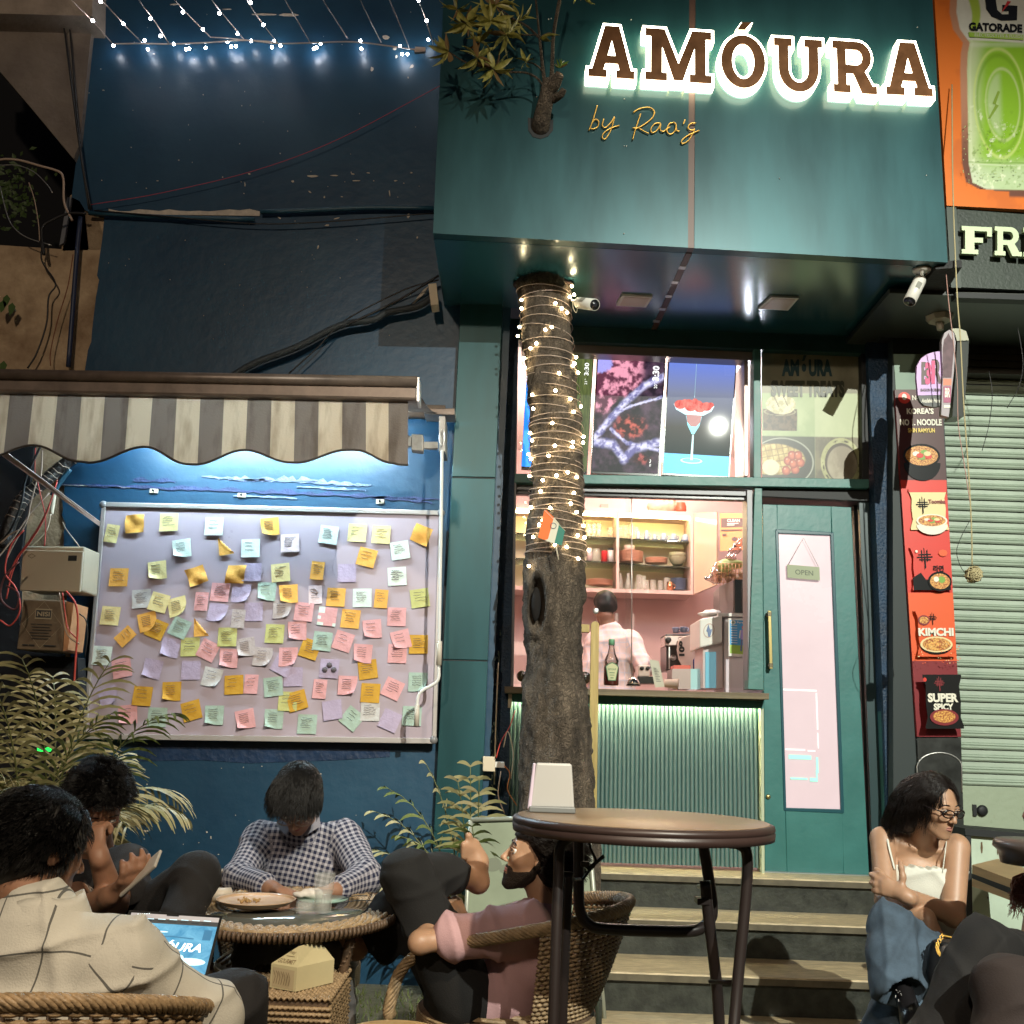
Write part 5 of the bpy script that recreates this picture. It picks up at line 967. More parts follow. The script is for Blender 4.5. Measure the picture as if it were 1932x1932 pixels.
MB().quadbox(pq(top,Y3+.02),(0,.10,0)).build('box_side',mat('bar_box',(.03,.035,.03),.25),br); MB().quadbox(pq([(1794,620),(1810,619.5),(1823,625),(1828,642),(1806,643),(1801,628)],Y3+.012),(0,.006,0)).build('box_top',mat('bar_top',(.34,.34,.24),.4),br)
p=Print(F0[:1]*4 if False else pq([(1779,786),(1794,786),(1800,625),(1779,625)],Y3-.02)); chc=mat('bar_choc',(.07,.02,.03),.3,var=.3,vs=30)
p.poly([(.0,.45),(-.02,.8),(.1,.9),(.3,.93),(.5,.98),(.7,.93),(.95,.88),(1.05,.8),(.9,.45)],chc); p.rect(.02,.36,.92,.44,mat('bar_orange',(.55,.16,.08),.4)); p.rect(.05,.16,.9,.35,mat('bar_mag',(.30,.04,.12),.4)); p.text('BR',.2,.22,.8,.33,wh,.03); p.rect(.1,.10,.85,.13,wh); p.build('bar_print',br)
# hanging ropes and wires, rope ball
rp_=mat('jute',(.42,.36,.20),.8,bump=.5,bs=90); RY=4.72
cable('rope',[U(1796,160,NY-.05),U(1797,300,4.85),U(1799,400,4.80),U(1806,560,RY),U(1812,640,RY),U(1818,760,RY),U(1828,900,RY),U(1833,1000,RY),U(1834,1066,RY)],.0035,rp_,label='thin jute rope hanging past the neighbouring canopy edge',cat='rope')
cable('wire',[U(1784,505,4.85),U(1790,570,RY),U(1798,640,RY),U(1806,720,RY),U(1808,800,RY),U(1820,880,RY),U(1832,960,RY)],.0022,mat('pink_wire',(.45,.26,.22),.6),label='thin pinkish wire hanging in front of the ice cream sign',cat='wire')
cable('wire',[U(1932-12,608+10,5.2),U(1926,650,5.2),U(1930,690,5.2),U(1922,730,5.2),U(1900,770,5.2)],.002,M_cable,label='short loose dark wire hanging before the shutter top',cat='wire')
cable('wire',[U(1866,700,5.2),U(1872,745,5.2),U(1866,800,5.2),U(1853,850,5.2)],.002,M_cable,label='dangling grey wire near the middle of the shutter top',cat='wire')
rb_=MB(); r0=random.Random(2); c=U(1837,1084,RY)
for i in range(26):
    a=Vector((r0.gauss(0,1),r0.gauss(0,1),r0.gauss(0,1))).normalized(); u=a.orthogonal().normalized(); v=a.cross(u); R_=.022+r0.random()*.016
    rb_.tube([c+(u*math.cos(t)*R_*1.15+v*math.sin(t)*R_)+a*r0.uniform(-.012,.012)+Vector((r0.uniform(-.008,.008),0,0)) for t in np.linspace(0,6.283,14,endpoint=False)],.003,4,closed=True)
tag(rb_.build('rope_ball',rp_),'tangled ball of jute rope dangling before the shutter','rope')
cable('wire',[U(1834,975,RY),U(1815,1010,RY),U(1805,1040,RY),U(1812,1068,RY),U(1822,1082,RY)],.0016,M_cable,label='thin black loop of wire beside the rope ball',cat='wire')
# ================================================================== lit shop sign
sg=empty('lit_sign','glowing AMÓURA letter sign with dark bronze faces','sign')
M_halo=mat('sign_glow',(1,.96,.85),.5,emit=11,ecol=(1,.93,.70)); M_face=mat('bronze_face',(.20,.085,.030),.30,metal=.3,var=.2,vs=14)
M_side=mat('sign_side',(1,.9,.6),.5,emit=5.5,ecol=(1,.90,.60))
for ch,(xa_,ya_),(xb_,yb2),(xc_,yc_) in (('A',(1107,158),(1193,164),(1113,62)),('M',(1213,164),(1337,172.5),(1214,68)),('O',(1355,175),(1438,180),(1356,82)),('U',(1455,182),(1546,187),(1453,86)),('R',(1565,187),(1646,192.5),(1562,91)),('A',(1663,192),(1750,196),(1665,94)),('accent',(1384,71.5),(1412,72),(1384,57.5))):
    w,sp=GLY[ch]; o=UF(xa_,ya_,0); ux=(UF(xb_,yb2,0)-o)/w; uz=UF(xc_,yc_,0)-o; uz=Vector((0,0,uz.z)); ny=FN
    t=MB(); V,F=curve_outline(sp,1.0,.055); W=[o+ux*float(v[0])+uz*float(v[1])+ny*(.033+.027*(2*float(v[2]))) for v in V]
    fr_=[]; sd_=[]
    for f in F:
        zz=[V[i][2] for i in f]; (fr_ if max(zz)-min(zz)<1e-4 else sd_).append(f)
    t.add(W,fr_,0); t.add(W,sd_,1); L=t.build('letter',[M_halo,M_side],sg)
    V,F=curve_outline(sp,1.0); W=[o+ux*float(v[0])+uz*float(v[1])+ny*(.063+.0025*(2*float(v[2]))) for v in V]; MB().add(W,F,0).build('face_plate',M_face,L)
by=empty('script_sign','golden script lettering by Raos under the lit sign','sign'); by['label']="golden script lettering by Rao's under the lit sign"
M_gold=mat('gold_script',(.85,.50,.10),.35,metal=.5)
def stroke(name,polys):
    m=MB()
    for P in polys: m.tube([UF(966.7+x*.25,y*.25,.012) for x,y in catmull([(a,b,0) for a,b in P],5)[:,:2]],[.0055]*(len(P)*5-4),6,flat=.6)
    m.build(name,M_gold,by)
stroke('letter',[[(640,798),(622,860),(600,930),(578,985)],[(590,950),(620,905),(650,915),(645,955),(612,975),(585,970)]])
stroke('letter',[[(690,900),(678,945),(700,965),(740,930),(770,885)],[(770,885),(757,940),(735,1000),(700,1050),(678,1040),(690,1005),(740,970),(808,948)]])
stroke('letter',[[(968,860),(945,930),(925,990),(908,1055)],[(912,850),(960,822),(1030,812),(1070,840),(1060,885),(1010,930),(950,965),(905,968)],[(950,965),(990,990),(1030,1010)]])
stroke('letter',[[(1118,930),(1075,935),(1045,975),(1055,1003),(1090,985),(1120,935)],[(1120,935),(1115,975),(1135,995),(1165,975),(1190,960)]])
stroke('letter',[[(1220,925),(1185,935),(1165,985),(1190,1015),(1225,990),(1235,945),(1222,925)],[(1235,945),(1240,985),(1262,992)]])
stroke('apostrophe',[[(1303,905),(1290,938)]])
stroke('letter',[[(1385,930),(1345,935),(1325,965),(1350,985),(1375,975)],[(1375,975),(1360,1010),(1330,1060),(1285,1085),(1278,1062),(1330,1020),(1412,985)]])
# ================================================================== awning
aw=empty('awning','striped beige and brown awning with wavy valance over the whiteboard','awning')
AY=4.35; M_bar=mat('awning_bar',(.20,.15,.12),.4,metal=.3,var=.25,vs=10)
c1=(.58,.44,.30); c2=(.19,.145,.115)
def stripes(name):
    m=mat(name,c1,.85,bump=.25,bs=120); nt=m.node_tree; n=nt.nodes; l=nt.links; b=n['Principled BSDF']
    tc=n.new('ShaderNodeTexCoord'); sx=n.new('ShaderNodeSeparateXYZ'); l.new(tc.outputs['UV'],sx.inputs[0])
    md=n.new('ShaderNodeMath'); md.operation='MODULO'; md.inputs[1].default_value=2.0; l.new(sx.outputs[0],md.inputs[0])
    gt_=n.new('ShaderNodeMath'); gt_.operation='GREATER_THAN'; gt_.inputs[1].default_value=1.0; l.new(md.outputs[0],gt_.inputs[0])
    mx=n.new('ShaderNodeMixRGB'); mx.inputs[1].default_value=(*c2,1); mx.inputs[2].default_value=(*c1,1); l.new(gt_.outputs[0],mx.inputs[0])
    nz=n.new('ShaderNodeTexNoise'); nz.inputs['Scale'].default_value=6; nz.inputs['Detail'].default_value=7; mp=n.new('ShaderNodeMapping'); mp.inputs['Scale'].default_value=(3,1,.7); l.new(tc.outputs['Object'],mp.inputs[0]); l.new(mp.outputs[0],nz.inputs[0])
    rp=n.new('ShaderNodeValToRGB'); rp.color_ramp.elements[0].position=.30; rp.color_ramp.elements[0].color=(.5,.45,.4,1); rp.color_ramp.elements[1].position=.52; rp.color_ramp.elements[1].color=(1,1,1,1); l.new(nz.outputs[0],rp.inputs[0])
    m2=n.new('ShaderNodeMixRGB'); m2.blend_type='MULTIPLY'; m2.inputs[0].default_value=.8; l.new(mx.outputs[0],m2.inputs[1]); l.new(rp.outputs[0],m2.inputs[2]); l.new(m2.outputs[0],b.inputs['Base Color'])
    tr=n.new('ShaderNodeBsdfTranslucent'); l.new(m2.outputs[0],tr.inputs[0]); ms=n.new('ShaderNodeMixShader'); ms.inputs[0].default_value=.25
    l.new(b.outputs[0],ms.inputs[1]); l.new(tr.outputs[0],ms.inputs[2]); l.new(ms.outputs[0],n['Material Output'].inputs[0]); return m
M_str=stripes('awning_canvas')
# stripe borders along the valance in picture pixels (top edge)
bx=[-40+69.6*0]; edges_px=[-110,-40,30,100,169,240,309,379,449,519,588,658,728,771]
edges_px=[-109,-39.5,30.5,100.5,169.5,240,309.5,378.5,449,512.5,557,601.5,646,690.5,733,771]
edges_px=[19.5-89.8,19.5-44.9,19.5,64,109.5,154.5,198.5,244,288.5,334,378.5,423,467.5,512.5,557,601.5,646,690.5,733,770]
mb=MB(); top=[]; 
val=MB(); rows=9; pts=[]; cols_=[]
uvv=[]
xs=[]
for i in range(len(edges_px)-1):
    for k in range(4): xs.append((edges_px[i]+(edges_px[i+1]-edges_px[i])*k/4, i+k/4+(.0)))
xs.append((edges_px[-1],len(edges_px)-1.001))
def wavey(x):
    # picture height of the valance edge: crests near 75, 281, 468, 653; troughs near 165, 375, 560, 745
    K=[(-60,858),(-15,866),(75,837),(165,871),(281,843),(365,878),(468,850),(557,875),(653,853),(668,849),(752,874),(771,876)]
    K=[(-70,872),(-20,866),(75,840),(160,871),(178,873),(281,843),(360,876),(374,877),(466,849),(550,873),(562,873),(655,849),(672,849),(738,873),(756,877),(771,877)]
    for (a,ya),(b,yb) in zip(K,K[1:]):
        if a<=x<=b: t=(x-a)/(b-a); return ya+(yb-ya)*(.5-.5*math.cos(math.pi*t))
    return K[0][1]
for j in range(rows+1):
    t=j/rows
    for x,u in xs:
        lean=-13*t*max(0,(700-x)/700); y0=722+15+ (x/771)*16 -.0*x; yb=wavey(x+ (lean if False else 0))
        p=U(x+lean,y0+(yb-y0)*t,AY+.012*math.sin(x*.07+t*3)*t+.02*t); pts.append(p); uvv.append((u,t))
nx=len(xs); F=[[j*nx+i,j*nx+i+1,(j+1)*nx+i+1,(j+1)*nx+i] for j in range(rows) for i in range(nx-1)]
# stripe index must be constant inside each stripe
o=val.add(pts,F,0,[(u,v) for u,v in uvv],True).build('valance',M_str,aw)
hem=[pts[rows*nx+i]+Vector((0,-.001,0)) for i in range(nx)]; MB().tube(hem,.0055,5).build('hem',mat('hem_brown',(.06,.045,.035),.8),aw)
a0=U(-60,698,AY-.03); a1=U(788,713,AY-.03); b0=U(-60,738,AY-.03); b1=U(789,755,AY-.03)
MB().quadbox([b0,b1,a1,a0],(0,.07,0)).build('front_bar',M_bar,aw,.012)
MB().tube([a0+Vector((0,0,-.02)),a1+Vector((0,0,-.02))],.026,10).build('front_bar_round',M_bar,aw)
MB().quadbox([U(786,712,AY-.04),U(791,712,AY-.04),U(791,757,AY-.04),U(786,757,AY-.04)],(0,.1,0)).build('end_cap',M_alu,aw)
r0_=U(840,778,5.44); rl=U(-60,760,5.44)
fab=MB(); A_=[U(-60,745,AY+.03),U(788,735,AY+.03)]; Z_=[Vector((rl.x,5.36,r0_.z-.03)),Vector((U(826,800,5.36).x,5.36,r0_.z-.03))]
n=26; P=[];UVs=[]
for j in range(7):
    for i in range(n+1):
        t=i/n; a=A_[0].lerp(A_[1],t); b=Z_[0].lerp(Z_[1],t); s=j/6; p=a.lerp(b,s); p.z-=.03*math.sin(math.pi*s); P.append(p); UVs.append((t*19,s))
fab.add(P,[[j*(n+1)+i,j*(n+1)+i+1,(j+1)*(n+1)+i+1,(j+1)*(n+1)+i] for j in range(6) for i in range(n)],0,UVs,True).build('canvas_roof',M_str,aw)
MB().tube([rl,r0_],.04,10).build('roller_tube',M_bar,aw)
MB().quadbox([U(800,771,5.30),U(858,770,5.30),U(858,783,5.30),U(800,781,5.30)],(0,.14,0)).build('roller_cover',M_bar,aw,.004)
br_=MB()
M_arm=mat('arm_paint',(.36,.33,.30),.45,metal=.3,var=.25,vs=18)
pslab('arm',[(700,842),(778,842),(778,822),(700,820)],5.0,.03,M_arm,aw,.003); pslab('arm_joint',[(776,849),(798,851),(798,820),(776,818)],4.99,.06,M_arm,aw,.004); pslab('arm',[(796,846),(826,846),(826,833),(796,833)],5.05,.03,M_arm,aw,.003)
pslab('wall_bracket',[(828,852),(840,852),(840,785),(828,785)],5.25,.2,M_arm,aw,.003); ring=MB(); c=U(834,825,5.22); ring.tube([c+Vector((.014*math.sin(t),0,.045*math.cos(t))) for t in np.linspace(0,6.283,14,endpoint=False)],.004,5,closed=True); ring.build('crank_eye',M_alu,aw)
# arm in front at left
MB().quadbox([U(-14,848,4.45),U(4,847,4.45),U(190,985,5.42),U(188,994,5.42)],(.0,.035,0)).build('arm',mat('arm_pinkish',(.42,.30,.25),.4,metal=.3),aw,.003)
# crank rod hanging on the right
cable('crank_rod',[U(834,850,5.2),U(832,1000,5.2),U(829,1180,5.2),U(828,1260,5.2)],.0085,M_white,aw,k=8,n=3)
cable('crank_rod',[U(828,1258,5.2),U(825,1285,5.2),U(797,1303,5.2),U(788,1320,5.2),U(787,1368,5.2)],.0085,M_white,aw,k=8)
for a,b,r in (((829,1210),(828,1255),.014),((787,1330),(786,1370),.013)): MB().tube([U(*a,5.2),U(*b,5.2)],r,10).build('crank_grip',mat('grip_cream',(.50,.44,.36),.5),aw)
lt=empty('tube_lamp','white LED tube lamp hidden under the awning lighting the wall','lamp'); ta=U(215,815,5.16); tb=U(720,822,5.16)
for k in range(4):
    a=ta.lerp(tb,(k+.04)/4); b=ta.lerp(tb,(k+.96)/4); a.z=b.z=2.84; MB().tube([a,b],.014,10).build('tube',mat('tube_white',(1,1,1),.5,emit=240,ecol=(.62,.86,1.0)),lt)
MB().quadbox([(ta.x,5.13,2.86),(tb.x,5.13,2.86),(tb.x,5.20,2.86),(ta.x,5.20,2.86)],(0,0,.02)).build('holder',M_white,lt)
# ================================================================== whiteboard and notes
BY=5.42
wbd=empty('whiteboard','large wall whiteboard covered with coloured sticky notes','whiteboard')
Qb=[(158,1388),(818,1397),(832,967),(195,950)]
MB().quadbox(pq(Qb,BY),(0,.02,0)).build('panel',mat('whiteboard_face',(.44,.36,.41),.30,var=.05,vs=2),wbd)
Mf=mat('board_frame',(.55,.50,.47),.35,metal=.5)
def frm(a,b,w):
    a,b=U(*a,BY-.012),U(*b,BY-.012); d=(b-a).normalized(); u=Vector((-d.z,0,d.x))*w; MB().quadbox([a-u,b-u,b+u,a+u],(0,.032,0)).build('frame',Mf,wbd,.003)
frm((193,951),(833,967.5),.013); frm((158,1389),(818,1398),.014); frm((195,952),(159,1386),.011); frm((832,969),(819,1396),.011)
for x,y in ((195,952),(832,968),(818,1396),(159,1387)): MB().ball(U(x,y,BY-.004),.022,0,10,(1,.8,1)).build('corner_cap',mat('corner_grey',(.20,.19,.19),.4),wbd)
YL,OR,OD,MI,M2,PK,PU,WH,YG,KW,BG='pale yellow','bright orange','dark amber','white mint','mint green','pink','lilac','white','olive yellow','pinkish white','beige'
ncol={YL:(.74,.61,.28),OR:(.76,.38,.07),OD:(.56,.29,.02),MI:(.66,.74,.66),M2:(.36,.46,.38),PK:(.68,.33,.33),PU:(.43,.34,.46),WH:(.55,.52,.50),YG:(.52,.50,.18),KW:(.75,.58,.58),BG:(.46,.38,.36)}
N1=[(845,160,8,YL,1),(1020,88,0,OR,2),(1275,75,-2,YL,0),(1615,105,0,MI,0),(1372,272,-8,MI,3),(1705,252,-10,OR,4),(1890,270,-2,MI,0),(897,490,0,OR,0),(1187,438,-8,YL,3),(1487,480,-25,OR,2),(1780,468,4,OR,2),(1900,450,0,PU,0),(1068,652,-4,WH,0),(1200,680,15,YL,0),(1340,710,-15,YL,3),(1520,672,2,PK,1),(1660,603,4,PK,0),(1820,610,3,PU,3),(833,780,4,YL,0),(1640,755,10,PU,3),(1797,803,4,BG,1),(1912,750,0,PU,0),(1180,880,22,OD,0),(1115,825,-15,OR,3),(1355,870,22,M2,0),(1520,865,-4,OR,4),(945,935,45,OR,1),(1715,940,0,YG,0),(1285,1020,10,PU,3),(1435,1015,-1,YG,0),(1570,1040,25,PK,0),(1855,1018,-10,BG,3),(770,1080,3,MI,0),(1725,1100,3,PK,3),(920,1175,-12,PK,0),(1150,1180,10,PU,3),(1440,1190,0,PU,0),(1600,1245,12,WH,3),(1765,1300,-3,OD,0),(1895,1295,2,PK,1),(820,1385,-18,PU,3),(1075,1385,4,OD,0),(1295,1350,-2,OD,3),(965,1525,-6,PK,3),(1187,1545,1,M2,0),(1445,1495,-16,OD,0),(1615,1530,0,M2,3),(1850,1560,-12,PK,3)]
N2=[(105,108,-6,OR,3),(255,232,-3,KW,0),(547,170,7,MI,0),(762,155,4,YL,0),(943,168,3,YL,0),(1247,170,24,OR,2),(1085,287,-9,MI,0),(835,340,14,OR,0),(185,455,-6,YL,0),(462,440,5,OR,1),(685,458,0,PU,0),(1063,483,-4,MI,5),(80,597,2,M2,3),(198,730,-1,BG,3),(245,615,-4,OR,3),(447,622,-3,KW,1),(602,640,3,OR,0),(800,645,-1,MI,0),(943,652,4,OR,1),(1235,647,-8,YG,0),(360,750,5,PK,0),(537,785,6,PK,6),(712,803,5,OR,0),(1060,788,1,PK,0),(875,880,-5,PK,3),(140,915,2,YG,0),(310,893,-2,PK,3),(405,1030,18,OD,0),(500,972,6,M2,0),(657,972,18,PK,0),(1065,1065,2,PK,0),(1092,960,-14,PK,3),(1225,995,0,OD,0),(50,1090,6,BG,3),(200,1150,28,PU,0),(243,1090,-1,PK,3),(842,1185,-8,OD,0),(803,1065,4,PK,3),(280,1240,-1,PU,0),(552,1178,4,PU,7),(130,1315,-7,M2,0),(480,1332,4,PK,1),(690,1305,2,PK,3),(860,1500,1,WH,0),(862,1362,3,OD,0),(1030,1330,24,PK,0),(1220,1280,1,M2,3),(240,1425,2,YG,0),(310,1420,-16,OD,0),(575,1490,-8,PU,0),(133,1558,2,M2,3),(385,1597,2,M2,0),(722,1555,38,M2,0),(1010,1570,24,PU,0),(1175,1535,2,M2,0)]
notes=[(x*.2502,966.7+y*.2502,r,c,k) for x,y,r,c,k in N1]+[(483.3+x*.2502,966.7+y*.2502,r,c,k) for x,y,r,c,k in N2]
M_ink=mat('note_ink',(.10,.08,.09),.6)
def notemat(c):
    nm='note_'+c.replace(' ','_')
    if nm in MATS: return MATS[nm]
    m=mat(nm,ncol[c],.7,bump=.3,bs=35,var=.05,vs=20); return m
ordw=['first','second','third','fourth','fifth','sixth','seventh','eighth','ninth','tenth','eleventh','twelfth','thirteenth','fourteenth','fifteenth','sixteenth']
rowof=sorted(range(len(notes)),key=lambda i:notes[i][1]-notes[i][0]*.02); rows_=[]; 
ysr=[notes[i][1]-notes[i][0]*.02 for i in rowof]; cur=[rowof[0]]
for a,b in zip(rowof,rowof[1:]):
    if len(cur)>=12 or (notes[b][1]-notes[b][0]*.02)-(notes[cur[0]][1]-notes[cur[0]][0]*.02)>28: rows_.append(cur); cur=[]
    cur.append(b)
rows_.append(cur)
pos={}
for ri,r in enumerate(rows_):
    for ci,i in enumerate(sorted(r,key=lambda i:notes[i][0])): pos[i]=(ri,ci,len(r))
nr=random.Random(4); kinds={0:'flat',1:'narrow creased',2:'crumpled',3:'corner curling',4:'folded over',5:'neatly hand lettered',6:'two tone',7:'with three dark patches'}
px_=px(BY); layer=0
for i,(x,y,rot,c,kind) in enumerate(notes):
    N_=6; s=17.6*px_; c0=U(x,y,BY-.0035-.0007*(i%7)); R_=math.radians(-rot+2); V=[];UV_=[]
    w=.72 if kind==1 else (.8 if kind==4 else 1)
    cr_=[nr.uniform(-1,1) for _ in range(8)]; cn=nr.choice((0,1)) 
    for j in range(N_+1):
        for k in range(N_+1):
            u=(k/N_-.5)*2; v=(j/N_-.5)*2; X=u*s*w; Z=v*s; off=.004*(1-v)/2
            if kind==3:
                d=max(0,(u*(1 if cn else -1))-v-.75); off+=.020*d*d; X-=(1 if cn else -1)*.010*d; Z+=.010*d
            if kind==2: off+=.009*abs(math.sin(u*2.2+cr_[0]*3)+math.cos(v*2.6+cr_[1]*3+u)); X+=.004*cr_[2]*v; Z+=.004*cr_[3]*u
            if kind==4:
                d=u+v
                if d>.2: X-=s*w*(d-.2)*.75; Z-=s*(d-.2)*.75; off+=.004
            off+=.0012*math.sin(u*3+cr_[4]*3)*math.cos(v*2+cr_[5]*3)+.0012
            a,b=X*math.cos(R_)-Z*math.sin(R_),X*math.sin(R_)+Z*math.cos(R_); V.append(c0+Vector((a,-off,b))); UV_.append((k/N_,j/N_))
    F=[[j*7+k,j*7+k+1,(j+1)*7+k+1,(j+1)*7+k] for j in range(N_) for k in range(N_)]
    ri,ci,tot=pos[i]
    t=MB().add(V,F,0,UV_,True)
    mats=[notemat(c),M_ink]
    # handwriting on the flat ones: short ink lines
    if kind in (0,1,5,3) and c not in (PU,) or kind==5:
        nl=nr.randint(3,6); ink=MB()
        for q_ in range(nl):
            v=.62-q_*(1.15/nl); u0=-.7+nr.uniform(0,.2); u1=u0+nr.uniform(.7,1.3)
            if kind==3: u0,u1=-.6,.35
            m_=8; L=[]
            for e in range(m_+1):
                u=u0+(min(u1,.78)-u0)*e/m_; vv=v+.045*nr.uniform(-1,1); X=u*s*w; Z=vv*s; a,b=X*math.cos(R_)-Z*math.sin(R_),X*math.sin(R_)+Z*math.cos(R_); off=.004*(1-vv)/2+.0035
                L.append(c0+Vector((a,-off,b)))
            t.tube(L,.0011 if kind!=5 else .0019,3,1)
    if kind==7:
        for a,b in ((0,.35),(-.45,-.15),(.5,-.1)): t.lathe([(.016,0),(.014,.004)],c0+Vector((a*s*1.0,-.008,b*s)),7,1,(0,-1,0))
    o=t.build('sticky_note',mats if kind!=6 else [notemat(c),notemat(MI)])
    if kind==6:
        for pgn in o.data.polygons:
            if pgn.index in (0,1,5,30,31,24,25,12): pgn.material_index=1
    side='' 
    lab=f"{kinds[kind]} {c} sticky note, {ordw[ci]} from the left in note row {ordw[ri]} of the whiteboard".replace('note row ','the ').replace(' of the whiteboard',' row')
    tag(o,lab,'sticky note','sticky notes on the whiteboard')
# ================================================================== electrical corner at the left
M_cab=mat('meter_cream',(.42,.35,.25),.5,var=.08,vs=6)
mbx=empty('meter_box','cream metal meter box on the ochre pillar above the battery','box'); MB().quadbox(pq([(57,1115),(240,1115),(252,1030),(68,1030)],5.2)[:0] or pq([(40,1112),(154,1116),(160,1031),(47,1030)],5.15),(0,.2,0)).build('body',M_cab,mbx,.008)
pslab('door_panel',[(37,1114),(151,1117),(157,1040),(43,1037)],5.13,.015,mat('meter_cream2',(.48,.41,.30),.45),mbx,.004); pslab('window',[(128,1058),(144,1058),(145,1048),(129,1048)],5.127,.004,M_black,mbx)
Print(pq([(52,1055),(68,1055),(68,1043),(52,1043)],5.129)).ring(.5,.5,.5,.4,.25,mat('badge_ink',(.15,.12,.08),.5),4).build('badge',mbx)
bt=empty('battery_box','dirty brown battery box lettered NISI with orange side','box'); MB().quadbox(pq([(31,1225),(118,1229),(124,1133),(44,1130)],5.1),(0,.2,0)).build('body',mat('dirty_brown',(.12,.08,.045),.7,col2=(.22,.16,.10),vs=10),bt,.006)
MB().quadbox(pq([(119,1229),(128,1226),(139,1138),(125,1134)],5.1),(0,.18,0)).build('side_label',mat('nisi_orange',(.50,.24,.11),.6,var=.2),bt)
p=Print(pq([(36,1222),(114,1225),(121,1136),(47,1133)],5.098)); pt_=mat('nisi_pale',(.40,.33,.22),.6); p.ring(.5,.5,.5,.5,.02,pt_,4) ; p.rect(.30,.62,.72,.84,pt_); p.rect(.32,.65,.70,.81,mat('nisi_dark',(.03,.03,.03),.5)); p.text('NISI',.35,.68,.67,.78,pt_,.03)
for i in range(6): p.rect(.22+.03*(i%3),.50-.06*i,.75-.05*(i%2),.515-.06*i,MATS['nisi_dark'])
p.rect(.08,.05,.22,.075,MATS['nisi_dark']); p.rect(.24,.05,.38,.075,MATS['nisi_dark']); p.rect(.60,.05,.90,.075,MATS['nisi_dark']); p.build('print',bt)
M_red=mat('red_wire',(.55,.06,.04),.5); M_pale=mat('pale_wire',(.45,.33,.25),.6); M_tarp=mat('black_wrap',(.014,.012,.011),.35,bump=.8,bs=50)
tb_=cable('wrapped_cable',[U(175,845,5.35),U(140,862,5.35),U(105,890,5.33),U(82,910,5.3),U(55,930,5.28),U(38,950,5.26),U(20,985,5.25),U(6,1035,5.25)],.034,M_tarp,k=10,label='thick cable bundle wrapped in black plastic and twine',cat='cable')
tw=MB(); base=catmull([U(175,845,5.35),U(140,862,5.35),U(105,890,5.33),U(82,910,5.3),U(55,930,5.28),U(38,950,5.26),U(20,985,5.25)],8)
T_,N_2,B_2=frames(base); 
hel=[base[int(i)]+ (N_2[int(i)]*math.cos(i*2.1)+B_2[int(i)]*math.sin(i*2.1))*.036 for i in np.linspace(0,len(base)-1.01,150)]
tw.tube(hel,.0022,4).build('twine_wrap',M_pale,tb_)
cable('cable',[U(132,885,5.36),U(112,912,5.36),U(98,935,5.36)],.014,M_bpipe,label='blue grey bent pipe beside the wrapped bundle',cat='pipe')
cable('conduit',[U(104,925,5.3),U(100,950,5.3),U(97,970,5.3)],.011,M_cream,k=8,label='short cream conduit sleeve on the ochre pillar',cat='pipe')
for k,(P_,m_,r_,lab) in enumerate([
 ([(108,905),(96,945),(80,985),(55,1025),(36,1050),(22,1085),(12,1130)],M_red,.0038,'red wire running from the blue wall corner behind the meter box'),
 ([(108,910),(92,955),(74,992),(50,1028),(30,1056),(16,1090)],M_red,.0036,'second red wire beside the first behind the meter box'),
 ([(70,905),(78,940),(85,970),(86,1000),(84,1030)],M_red,.0034,'red wire dropping straight to the meter box top'),
 ([(96,970),(88,1000),(68,1022),(50,1040)],M_cream,.004,'cream wire leaving the conduit sleeve'),
 ([(70,905),(58,950),(50,985),(30,1020),(12,1055)],M_pale,.004,'pale wire crossing in front of the pillar'),
 ([(93,930),(60,965),(36,1000),(10,1035),(-10,1060)],M_pale,.004,'pale slanted wire left of the pillar'),
 ([(67,845),(66,880),(67,905)],M_red,.003,'short red wire hanging under the valance'),
 ([(80,850),(79,880),(77,900)],M_pale,.004,'pale brown wire hanging under the valance'),
 ([(118,985),(126,1000),(143,1022),(150,1032)],M_pale,.003,'jute cord tying the meter box to the wall nail'),
 ([(112,1118),(118,1160),(124,1190),(134,1205),(150,1215)],M_pale,.0038,'pale wires curving down before the battery box'),
 ([(118,1118),(122,1150),(128,1185),(145,1205)],M_red,.0032,'thin red wire curving down before the battery box'),
 ([(125,1115),(143,1140),(147,1180),(143,1240),(140,1290)],M_red,.005,'red cable looping round the battery side'),
 ([(150,1158),(162,1170),(165,1200),(160,1240)],M_cable,.003,'thin dark wire loop right of the battery box'),
 ([(45,1000),(20,1030),(10,1080),(30,1110),(38,1150),(20,1180),(0,1170)],M_red,.004,'reddish cable coil left of the meter box'),
 ([(35,1060),(8,1090),(2,1130),(28,1150),(35,1120),(12,1105)],mat('maroon_wire',(.12,.03,.03),.5),.005,'dark maroon cable coil left of the meter box'),
 ([(80,835),(50,900),(40,950),(20,1000),(-10,1030)],M_cable,.006,'dark cable hanging in the opening under the valance'),
 ([(0,1025),(20,1008),(36,1000)],M_pale,.004,'pale wire end by the cable bracket')]):
    cable('wire',[U(x,y,5.10+.02*k if k<9 else 4.98) for x,y in P_],r_,m_,label=lab,cat='wire')
gl_=MB(); gl_.quadbox(pq([(70,1418),(96,1418),(96,1409),(70,1409)],5.2),(0,.01,0)); o=gl_.build('green_indicator',mat('green_led',(0,.6,.1),.5,emit=1.2,ecol=(.02,.9,.10))); tag(o,'small glowing green indicator light behind the palm','light')
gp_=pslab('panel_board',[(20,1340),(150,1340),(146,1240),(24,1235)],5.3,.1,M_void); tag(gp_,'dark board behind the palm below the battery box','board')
sk_=MB()
